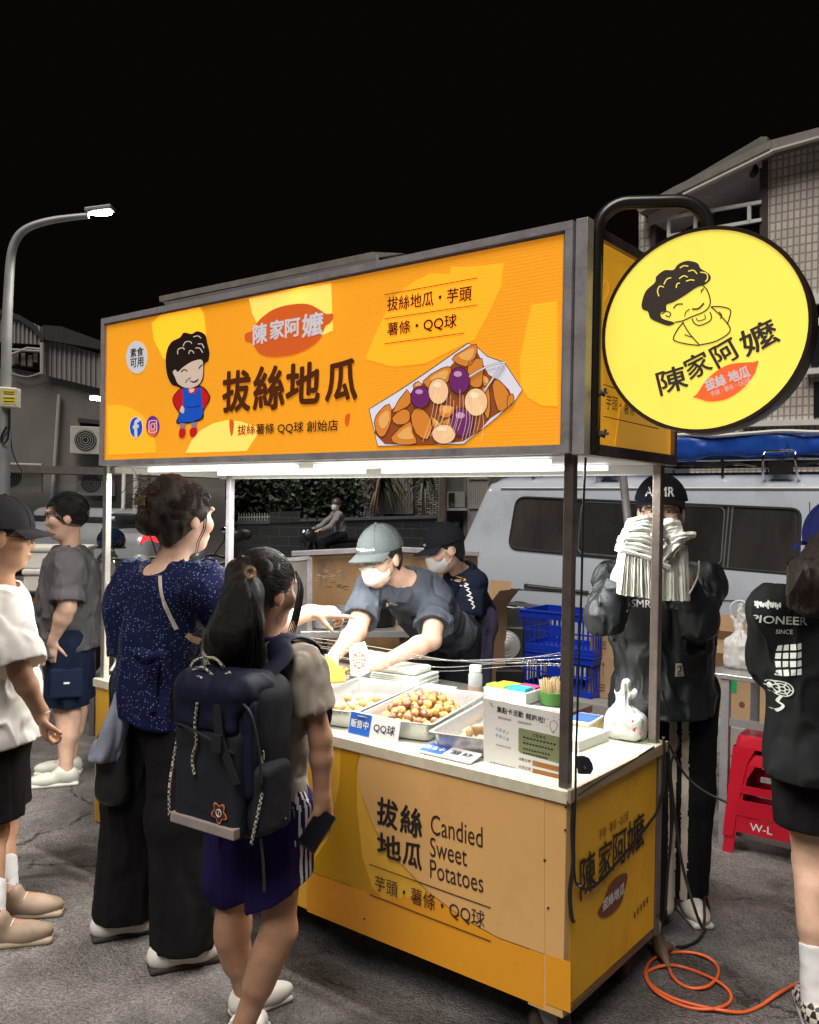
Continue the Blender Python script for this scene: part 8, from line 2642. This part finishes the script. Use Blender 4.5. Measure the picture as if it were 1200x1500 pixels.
b = MB(); art_poly(b, NP, [(1001, 991), (1011, 991), (1015, 1012), (1000, 1012)], cloth('tag_beige', (.5, .46, .36)), 0, t=.0001); art_stroke(b, NP, [(1004, 998), (1009, 995), (1009, 1003), (1004, 1005)], 2, INK, .002, 3, t=.0001); art_stroke(b, NP, [(1004, 1009), (1011, 1009)], 1.3, INK, .002, t=.0001); project(b, na, (.2, 1, 0), .003); b.build('hem_tag', na)
b = MB().use(mat('cord_pale', (.5, .48, .42), rough=.6)); b.tube(spline([P(1024, 822, 3.14), P(1022, 845, 3.06), P(1010, 870, 3.02)], 5), .003, 6); b.tube(spline([P(960, 880, 3.08), P(962, 893, 3.07)], 3), .004, 6); b.build('draw_cord', n.t)
TRK = cloth('track_black', (.012, .012, .014)); TST = cloth('track_stripe', (.62, .56, .46))
hp3 = A3(hipL); rn3 = A3(Rn); fn3 = A3((-.30, -.95, 0)); wt = (A3(anL) - hp3)
def tstripe(V):
    t = np.clip((hp3[2] - V[:, 2]) / max(1e-3, hp3[2] - .08), 0, 1); ax = hp3 + t[:, None] * wt; y = (V - ax) @ fn3; x = (V - ax) @ rn3
    return ((y > .0) & ((V[:, 0] - hp3[0]) > -.2) & (x > -.05) & ((np.abs(x - .048) < .013) | (np.abs(x - .004) < .013))).astype(np.int32)
n.bottoms('track_pants', TRK, [([hipR, chain_lerp(hipR, anR, .5), anR], [.115, .10, .085]), ([hipL, chain_lerp(hipL, anL, .5), anL], [.115, .10, .088])], Vector((0, 0, .06)), seed=82, fold=.010, mfun=tstripe, mats=[TRK, TST])
for an_, hp_ in ((anR, hipR), (anL, hipL)): n.sock(an_, hp_, cloth('sock_white', (.7, .7, .7)), .09)
TRAIN = mat('shoe_trainer', (.66, .65, .62), rough=.5, var=.1, dirt=(.6, .35, .05), dscale=9, damt=.7)
n.shoe(anR, (-.35, -.9, 0), TRAIN, mat('sole_gum', (.55, .36, .1), rough=.6), laces=1); n.shoe(anL, (.1, -1, 0), TRAIN, mat('sole_white', (0, 0, 0)), laces=2)
n.hair(HAIRM, .05, grow=.008, cuts=((n.hq(0, 0, .06), n.hU),)); nc = n.cap_hat(cloth('cap_black', (0, 0, 0)), 1, tilt=.03, low=.046)
b = MB(); text3(b, 'ASMR', n.hq(.055, .2, .085), n.hq(-.05, .2, .085), .034, n.hU, n.hF, PAPER, bold=.03); project(b, nc, -n.hF, .0015); b.build('lettering', nc)
n.eyes(.7); n.glasses()
# the bundle
nb = thing('napkin_bundle', 'thick bundle of folded white bags held up before the face of the anorak man', 'bundle', P(955, 870, 2.98))
NAP = mat('bag_sheet', (.92, .92, .84), rough=.5, var=.05, vscale=8)
def sheaf(a0, a1, e0, e1, nn, d, dep, bend, seed, wob=1.6):
    r_ = np.random.default_rng(seed); b = MB().use(NAP)
    for i in range(nn):
        t = (i + .5) / nn; p = np.array(a0) + (np.array(a1) - np.array(a0)) * t; q_ = np.array(e0) + (np.array(e1) - np.array(e0)) * t
        p = p + r_.normal(size=2) * wob; q_ = q_ + r_.normal(size=2) * wob; m = (p + q_) / 2 + np.array(bend) * (1 - .5 * t) + r_.normal(size=2) * wob * .6
        dd = d + r_.uniform(-.008, .008); L = spline([P(p[0], p[1], dd), P(m[0], m[1], dd - .012), P(q_[0], q_[1], dd)], 6)
        ax = (P(*a1, d) - P(*a0, d)) * (.5 / nn) * 1.9; rows = []
        for j, x in enumerate(L):
            w_ = ax * (1 + .25 * math.sin(j * 1.3 + i)); rows.append([x - w_, x - w_ * .3 - Vector((0, .006, 0)), x + w_ * .75, x + w_ + Vector((0, dep, 0)), x - w_ + Vector((0, dep, 0))])
        b.grid(rows, wrap=True); b.add(rows[0], [[0, 1, 2, 3, 4]]); b.add(rows[-1], [[4, 3, 2, 1, 0]])
    b.build('pleats', nb, smooth=25)
sheaf((918, 792), (954, 796), (909, 871), (960, 878), 15, 3.04, .09, (-1, 0), 91, .8)
sheaf((968, 806), (1006, 800), (966, 880), (1009, 879), 13, 3.06, .08, (0, 0), 92, .7)
sheaf((926, 764), (908, 808), (960, 765), (980, 832), 13, 3.02, .09, (2, -7), 93, 1.3)
sheaf((950, 784), (968, 832), (962, 782), (986, 806), 11, 3.02, .05, (2, -2), 96, .8)
sheaf((972, 764), (974, 790), (998, 766), (1000, 780), 6, 3.06, .07, (0, -3), 94, 1.0)
sheaf((984, 786), (978, 822), (1018, 783), (996, 800), 8, 3.03, .06, (0, -3), 95, 1.2)

# ------------------------------------------------------------------ the girl at the right edge
e = Fig('girl with long hair in a navy cap and black printed tee at the right edge', (1.34, 2.78), .97, SKIN_L)
e.head(P(1224, 800, 2.74), (-.12, .98, -.05), (0, 0, 1), 1.02)
Re = unit((.99, .1, 0)); shc = P(1214, 893, 2.74); shL, shR = shc - Re * .17 + Vector((0, .03, 0)), shc + Re * .16; pel = P(1218, 1110, 2.76)
e.torso(shc + ZU * .045, pel, shL, shR, 1.05, 1.05)
elL, wrL = P(1146, 985, 2.90), P(1178, 1005, 3.05); elR, wrR = shR + Vector((.06, 0, -.27)), shR + Vector((.0, .2, -.3))
e.arm(shL, elL, wrL); e.arm(shR, elR, wrR); e.hand(wrL, (.3, .9, 0), (0, 0, -1), 1); e.hand(wrR, (-.2, .9, 0), (0, 0, -1), -1)
anL, anR = G(1196, 1462, .09), G(1275, 1470, .09); hipL, hipR = pel - Re * .085, pel + Re * .085
knL, knR = P(1192, 1265, 2.74), P(1262, 1270, 2.74)
e.leg(hipL, knL, anL, (.2, 1, 0), 1.08, foot=False); e.leg(hipR, knR, anR, (.2, 1, 0), 1.08, foot=False); e.body()
TB_ = cloth('tee_black', (.013, .014, .015), var=.3)
es = e.top('tee_shirt', TB_, .028, [([shL, chain_lerp(shL, elL, .85)], [.078, .098]), ([shR, chain_lerp(shR, elR, .8)], [.078, .095])], P(1200, 1140, 2.7), None, seed=101, neck_r=.06, fold=.016, ff=(10, 10, 4), flare=.138)
e.bottoms('shorts', cloth('shorts_black', (.011, .011, .012)), [([hipL, chain_lerp(hipL, knL, .82)], [.105, .108]), ([hipR, chain_lerp(hipR, knR, .82)], [.105, .108])], P(1200, 1212, 2.72), seed=102, fold=.010)
SOCKW = cloth('sock_white', (.7, .7, .7)); e.sock(anL, knL, SOCKW, .15); e.sock(anR, knR, SOCKW, .15)
CHK = mat('shoe_checker', (.6, .58, .54), rough=.5, var=0); nt = CHK.node_tree; ck_ = nt.nodes.new('ShaderNodeTexChecker'); ck_.inputs['Scale'].default_value = 52; ck_.inputs[1].default_value = (.02, .02, .02, 1); ck_.inputs[2].default_value = (.62, .58, .5, 1); t_ = nt.nodes.new('ShaderNodeTexCoord'); nt.links.new(t_.outputs['Object'], ck_.inputs[0]); nt.links.new(ck_.outputs[0], nt.nodes['Principled BSDF'].inputs['Base Color'])
e.shoe(anL, (.25, 1, 0), CHK, mat('sole_white', (0, 0, 0))); e.shoe(anR, (.25, 1, 0), CHK, mat('sole_white', (0, 0, 0)))


def longhair(S_):
    S_.chain([e.hq(-.0, -.075, .0), P(1206, 850, 2.63), P(1188, 880, 2.62)], [.085, .08, .05], .04); S_.chain([e.hq(-.05, -.06, -.02), P(1182, 848, 2.64), P(1158, 884, 2.64)], [.05, .045, .012], .04); S_.chain([e.hq(.06, -.06, -.02), P(1235, 850, 2.64), P(1235, 885, 2.64)], [.05, .05, .015], .04)


e.hair(HAIRB, .05, extra=longhair, grow=.01, amp=.006, vs=(80, 80, 8))
b = MB().use(HAIRB)
for k in range(170):
    x0 = rng.uniform(1160, 1240); b.tube(spline([P(x0 * .6 + 484, 828, 2.60), P(x0 + 2, 862, 2.575), P(x0 - 8 + rng.normal() * 4, 890 + rng.uniform(-9, 9), 2.585)], 4), [.0014] * 5 + [.0012, .001, .0007, .0004], 4)
b.build('loose_strands', e.t, smooth=True)
e.cap_hat(cloth('cap_navy', (.016, .022, .12)), 1, tilt=.03, low=.01, back_gap=True)
b = MB(); TP_ = Plane(P(1200, 960, 2.5), (0, -1, 0)); PW = mat('print_white', (.62, .66, .62), rough=.7, var=.08)
z8 = lambda *p: [(1000 + x / 2.885, 740 + y / 2.885) for x, y in p]
for i in range(9):
    x = 370 + i * 17; art_stroke(b, TP_, z8((x, 470 - 6 * (i % 2)), (x + 5, 432 + 7 * (i % 3)), (x + 12, 462), (x + 14, 440)), 2.2, PW, 0, 3, t=.0001)
art_stroke(b, TP_, z8((382, 492), (600, 492)), 2.5, PW, 0, t=.0001); art_stroke(b, TP_, z8((382, 545), (600, 545)), 2.5, PW, 0, t=.0001)
for q_ in (((355, 510), (378, 508), (392, 545), (398, 600), (380, 595), (362, 555)), ((410, 560), (488, 560), (496, 700), (470, 740), (420, 720)), ((412, 752), (470, 742), (485, 800), (440, 850), (418, 848))):
    art_poly(b, TP_, z8(*q_), PW, 0, t=.0001)
for q_ in (((420, 580), (478, 580)), ((432, 600), (470, 612), (462, 650), (438, 655), (430, 625)), ((425, 680), (485, 690)), ((440, 660), (450, 700)), ((420, 765), (468, 800)), ((424, 785), (455, 830)), ((432, 755), (480, 785)), ((365, 530), (388, 575))):
    art_stroke(b, TP_, z8(*q_), 2.2, TB_, .002, 3 if len(q_) > 2 else 0, t=.0001)
for i in range(4):
    for j in range(4):
        x, y = 525 + 20 * i, 640 + 38 * j - 6 * i; art_poly(b, TP_, z8((x, y), (x + 15, y - 5), (x + 15, y + 22), (x, y + 27)), PW, 0, t=.0001)
ptext(b, TP_, 'PIONEER', z8((418, 519))[0], z8((625, 519))[0], 12.5, PW, 0, bold=.02); ptext(b, TP_, 'SINCE', z8((508, 573))[0], z8((570, 570))[0], 7, PW, 0)
for r_ in (30, 20, 8):
    art_stroke(b, TP_, z8(*[(548 + r_ * math.cos(a), 838 + r_ * 1.1 * math.sin(a)) for a in [i * .314 for i in range(20)]]), 1.6, PW, 0, t=.0001, closed=True)
for k in range(6): art_stroke(b, TP_, z8((548 + 8 * math.cos(k), 838 + 8 * math.sin(k)), (548 + 29 * math.cos(k), 838 + 31 * math.sin(k))), 1.6, PW, 0, t=.0001)
art_stroke(b, TP_, z8((548, 870), (540, 900), (552, 915), (538, 950)), 2.6, PW, 0, 4, t=.0001)
project(b, es, (0, 1, 0), .006); b.build('print', es)

# ------------------------------------------------------------------ the man in the white tee at the left edge
a = Fig('man in a black cap, glasses and white tee at the left edge', (-1.47, 3.36), 1.0, SKIN_T)
a.head(P(6, 786, 3.30), (.93, .36, -.10), (.05, 0, 1), 1.02)
Ra = unit((.36, -.93, 0)); shc = P(2, 885, 3.34); shR, shL = shc + Ra * .17, shc - Ra * .17; pel = P(-5, 1085, 3.36)
a.torso(shc + ZU * .05, pel, shL, shR, 1.0, 1.05)
elR, wrR = P(30, 985, 3.12), P(60, 1045, 3.2); elL, wrL = shL + Vector((-.02, 0, -.28)), shL + Vector((.02, .05, -.5))
a.arm(shR, elR, wrR, .95); a.arm(shL, elL, wrL); a.hand(wrR, (.15, .1, -1), (.8, .5, 0), 1, (1.0, 1.1, 1.1, 1.1), (.7, .3, .6)); a.hand(wrL, (.1, .1, -1), (0, -1, 0), -1)
anR, anL = G(-12, 1350, .085), G(10, 1310, .085); hipR, hipL = pel + Ra * .085, pel - Ra * .085; knR, knL = P(-14, 1215, 3.27), P(0, 1210, 3.42)
a.leg(hipR, knR, anR, (.9, .3, 0)); a.leg(hipL, knL, anL, (.9, .3, 0)); a.body()
TWH = cloth('tee_white', (.62, .60, .57), var=.08)
a.top('tee_shirt', TWH, .03, [([shR, chain_lerp(shR, elR, .80)], [.082, .105]), ([shL, chain_lerp(shL, elL, .7)], [.08, .095])], P(0, 1092, 3.3), (.2, 0, -1), seed=111, neck_r=.064, fold=.019, ff=(12, 12, 5), flare=.145)
a.bottoms('shorts', cloth('shorts_black', (0, 0, 0)), [([hipR, chain_lerp(hipR, knR, .9)], [.112, .118]), ([hipL, chain_lerp(hipL, knL, .9)], [.112, .118])], P(0, 1192, 3.3), seed=112)
a.sock(anR, knR, SOCKW, .14); a.sock(anL, knL, SOCKW, .14)
TANS = mat('shoe_tan', (.38, .28, .2), rough=.6, var=.2, vscale=14); a.shoe(anR, (.9, .25, 0), TANS, mat('sole_tan', (.45, .36, .26), rough=.7), .28, laces=1); a.shoe(anL, (.92, .2, 0), TANS, mat('sole_tan', (0, 0, 0)), .28, laces=1)
a.hair(HAIRM, .045, grow=.006, cuts=((a.hq(0, 0, .05), a.hU),)); ac = a.cap_hat(cloth('cap_charcoal', (.032, .03, .036)), 1, tilt=.02, low=.03)
b = MB().use(CHROME); c = a.hq(.085, -.06, .045); b.tube([c + a.hF * .012 * math.cos(t) + a.hU * .010 * math.sin(t) + a.hR * .012 for t in [i * .42 for i in range(15)]], .002, 6, True); b.build('cap_buckle', ac)
a.eyes(.6); a.glasses()
b = MB().use(mat('bead', (.5, .5, .5), rough=.3)); b.tube([wrR + Vector((.028 * math.cos(t), .028 * math.sin(t), .006 * math.cos(t))) for t in [i * .314 for i in range(20)]], .004, 6, True); b.build('bracelet', a.t)

# ------------------------------------------------------------------ the man in the grey tee
h = Fig('man in a grey tee, navy cargo shorts and white clogs with hand in pocket', (-1.98, 4.95), .98, SKIN_L, .0065)
h.head(P(97, 757, 4.85), (-.93, -.34, -.10), (-.08, 0, 1), 1.06)
Rh = unit((-.34, .93, 0)); shc = P(103, 826, 4.88); shR, shL = shc + Rh * .17, shc - Rh * .17; pel = P(103, 935, 4.9)
h.torso(shc + ZU * .055, pel, shL, shR, 1.12, 1.22, 1.15)
elL, wrL = P(98, 890, 4.66), P(79, 937, 4.70); elR, wrR = shR + Vector((-.04, .04, -.28)), shR + Vector((-.12, 0, -.45))
h.arm(shL, elL, wrL, 1.2); h.arm(shR, elR, wrR); h.hand(wrL, (-.2, .1, -1), (.3, .9, 0), 1, (.4, .4, .4, .4)); h.hand(wrR, (-.1, 0, -1), (.3, -.9, 0), -1)
anL, anR = G(97, 1128, .08), G(103, 1112, .08); hipL, hipR = pel - Rh * .09, pel + Rh * .09; knL, knR = P(98, 1035, 4.86), P(108, 1030, 5.05)
h.leg(hipL, knL, anL, (-.9, -.35, 0), 1.2); h.leg(hipR, knR, anR, (-.9, -.25, 0), 1.2); h.body()
TGR = cloth('tee_grey', (.105, .10, .105), var=.15)
h.top('tee_shirt', TGR, .03, [([shL, chain_lerp(shL, elL, .75)], [.082, .10]), ([shR, chain_lerp(shR, elR, .7)], [.08, .095])], P(103, 955, 4.85), (.2, 0, -1), seed=121, neck_r=.062, fold=.019, ff=(11, 11, 6), flare=.155)
h.bottoms('cargo_shorts', cloth('shorts_navy', (.014, .022, .05), var=.25), [([hipL, chain_lerp(hipL, knL, .95)], [.125, .118]), ([hipR, chain_lerp(hipR, knR, .95)], [.125, .118])], P(103, 1033, 4.85), seed=122, fold=.014)
b = MB().use(cloth('shorts_navy', (0, 0, 0))); cp = chain_lerp(hipL, knL, .55) - Rh * .12; M_ = Matrix.Translation(cp) @ Matrix.Rotation(math.radians(20), 4, 'Z'); b.box((-.09, -.012, -.09), (.08, .02, .07), M_); pk = b.build('cargo_pocket', h.t, bevel=.012); b = MB().use(PAPER); b.box((-.02, -.0145, -.012), (.01, -.0122, -.002), M_); b.build('pocket_tag', pk)
CLOG = mat('clog_white', (.70, .72, .64), rough=.5, var=.05); h.shoe(anL, (-.93, -.35, 0), CLOG, CLOG, .27, .07); h.shoe(anR, (-.95, -.2, 0), CLOG, CLOG, .27, .07)
h.hair(HAIRM, .05, grow=.011, amp=.004, vs=(40, 40, 40), cuts=((h.hq(0, 0, -.035), -h.hU - h.hF * .5),)); comb(h, HAIRM, (0, -.09, -.03), 260, .0125); h.eyes(.6); h.glasses()

# ------------------------------------------------------------------ the scooter rider
r = Fig('masked scooter rider in a grey hooded top beside the dark garden wall', (RD.x, RD.y), 1.0, SKIN_L, .013)
fwd = Vector((math.cos(math.radians(205)), math.sin(math.radians(205)), 0)); sd_ = fwd.cross(ZU)
pel = RD + ZU * .90 - fwd * .34; neck = pel + ZU * .48 + fwd * .10; r.head(neck + ZU * .17 + fwd * .02, fwd + Vector((.25, -.35, -.05)), (0, 0, 1), 1.1)
shL, shR = neck - ZU * .04 - sd_ * .17, neck - ZU * .04 + sd_ * .17; r.torso(neck, pel, shL, shR, 1.05, 1.05)
hb = RD + ZU * .99 + fwd * .28
for sh, sg in ((shL, -1), (shR, 1)):
    wr = hb + sd_ * sg * .30; el = (sh + wr) / 2 - ZU * .09 + sd_ * sg * .06; r.arm(sh, el, wr); r.hand(wr, fwd + Vector((0, 0, -.3)), (0, 0, -1), -sg, (1, 1, 1, 1))
    hp = pel + sd_ * sg * .09; kn = RD + ZU * .72 + fwd * .14 + sd_ * sg * .13; an = RD + ZU * .42 + fwd * .10 + sd_ * sg * .12; r.leg(hp, kn, an, fwd)
r.body()
r.top('hoodie', cloth('hoodie_grey', (.22, .21, .21)), .03, [([shL, (shL + hb - sd_ * .30) / 2 - ZU * .09 - sd_ * .06, hb - sd_ * .29 - fwd * .06], [.075, .065, .05]), ([shR, (shR + hb + sd_ * .30) / 2 - ZU * .09 + sd_ * .06, hb + sd_ * .29 - fwd * .06], [.075, .065, .05])], pel - ZU * .08, None, seed=131, neck_r=0, fold=.02)
r.bottoms('trousers', cloth('trousers_dark', (0, 0, 0)), [([pel + sd_ * sg * .09, RD + ZU * .72 + fwd * .14 + sd_ * sg * .13, RD + ZU * .45 + fwd * .10 + sd_ * sg * .12], [.11, .09, .075]) for sg in (-1, 1)], None, seed=132, waist=pel + ZU * .12)
S_ = Solid(.02); S_.ell(r.hq(0, -.01, .035), (.115, .13, .125), r.hfr); S_.cut(r.hq(0, 0, .0), -r.hU + r.hF * .3); skin('helmet', S_.mesh(.013), mat('helmet_brown', (.06, .05, .05), rough=.4), r.t)
r.mask(mat('mask_blue', (.55, .62, .70), rough=.7, var=.04))
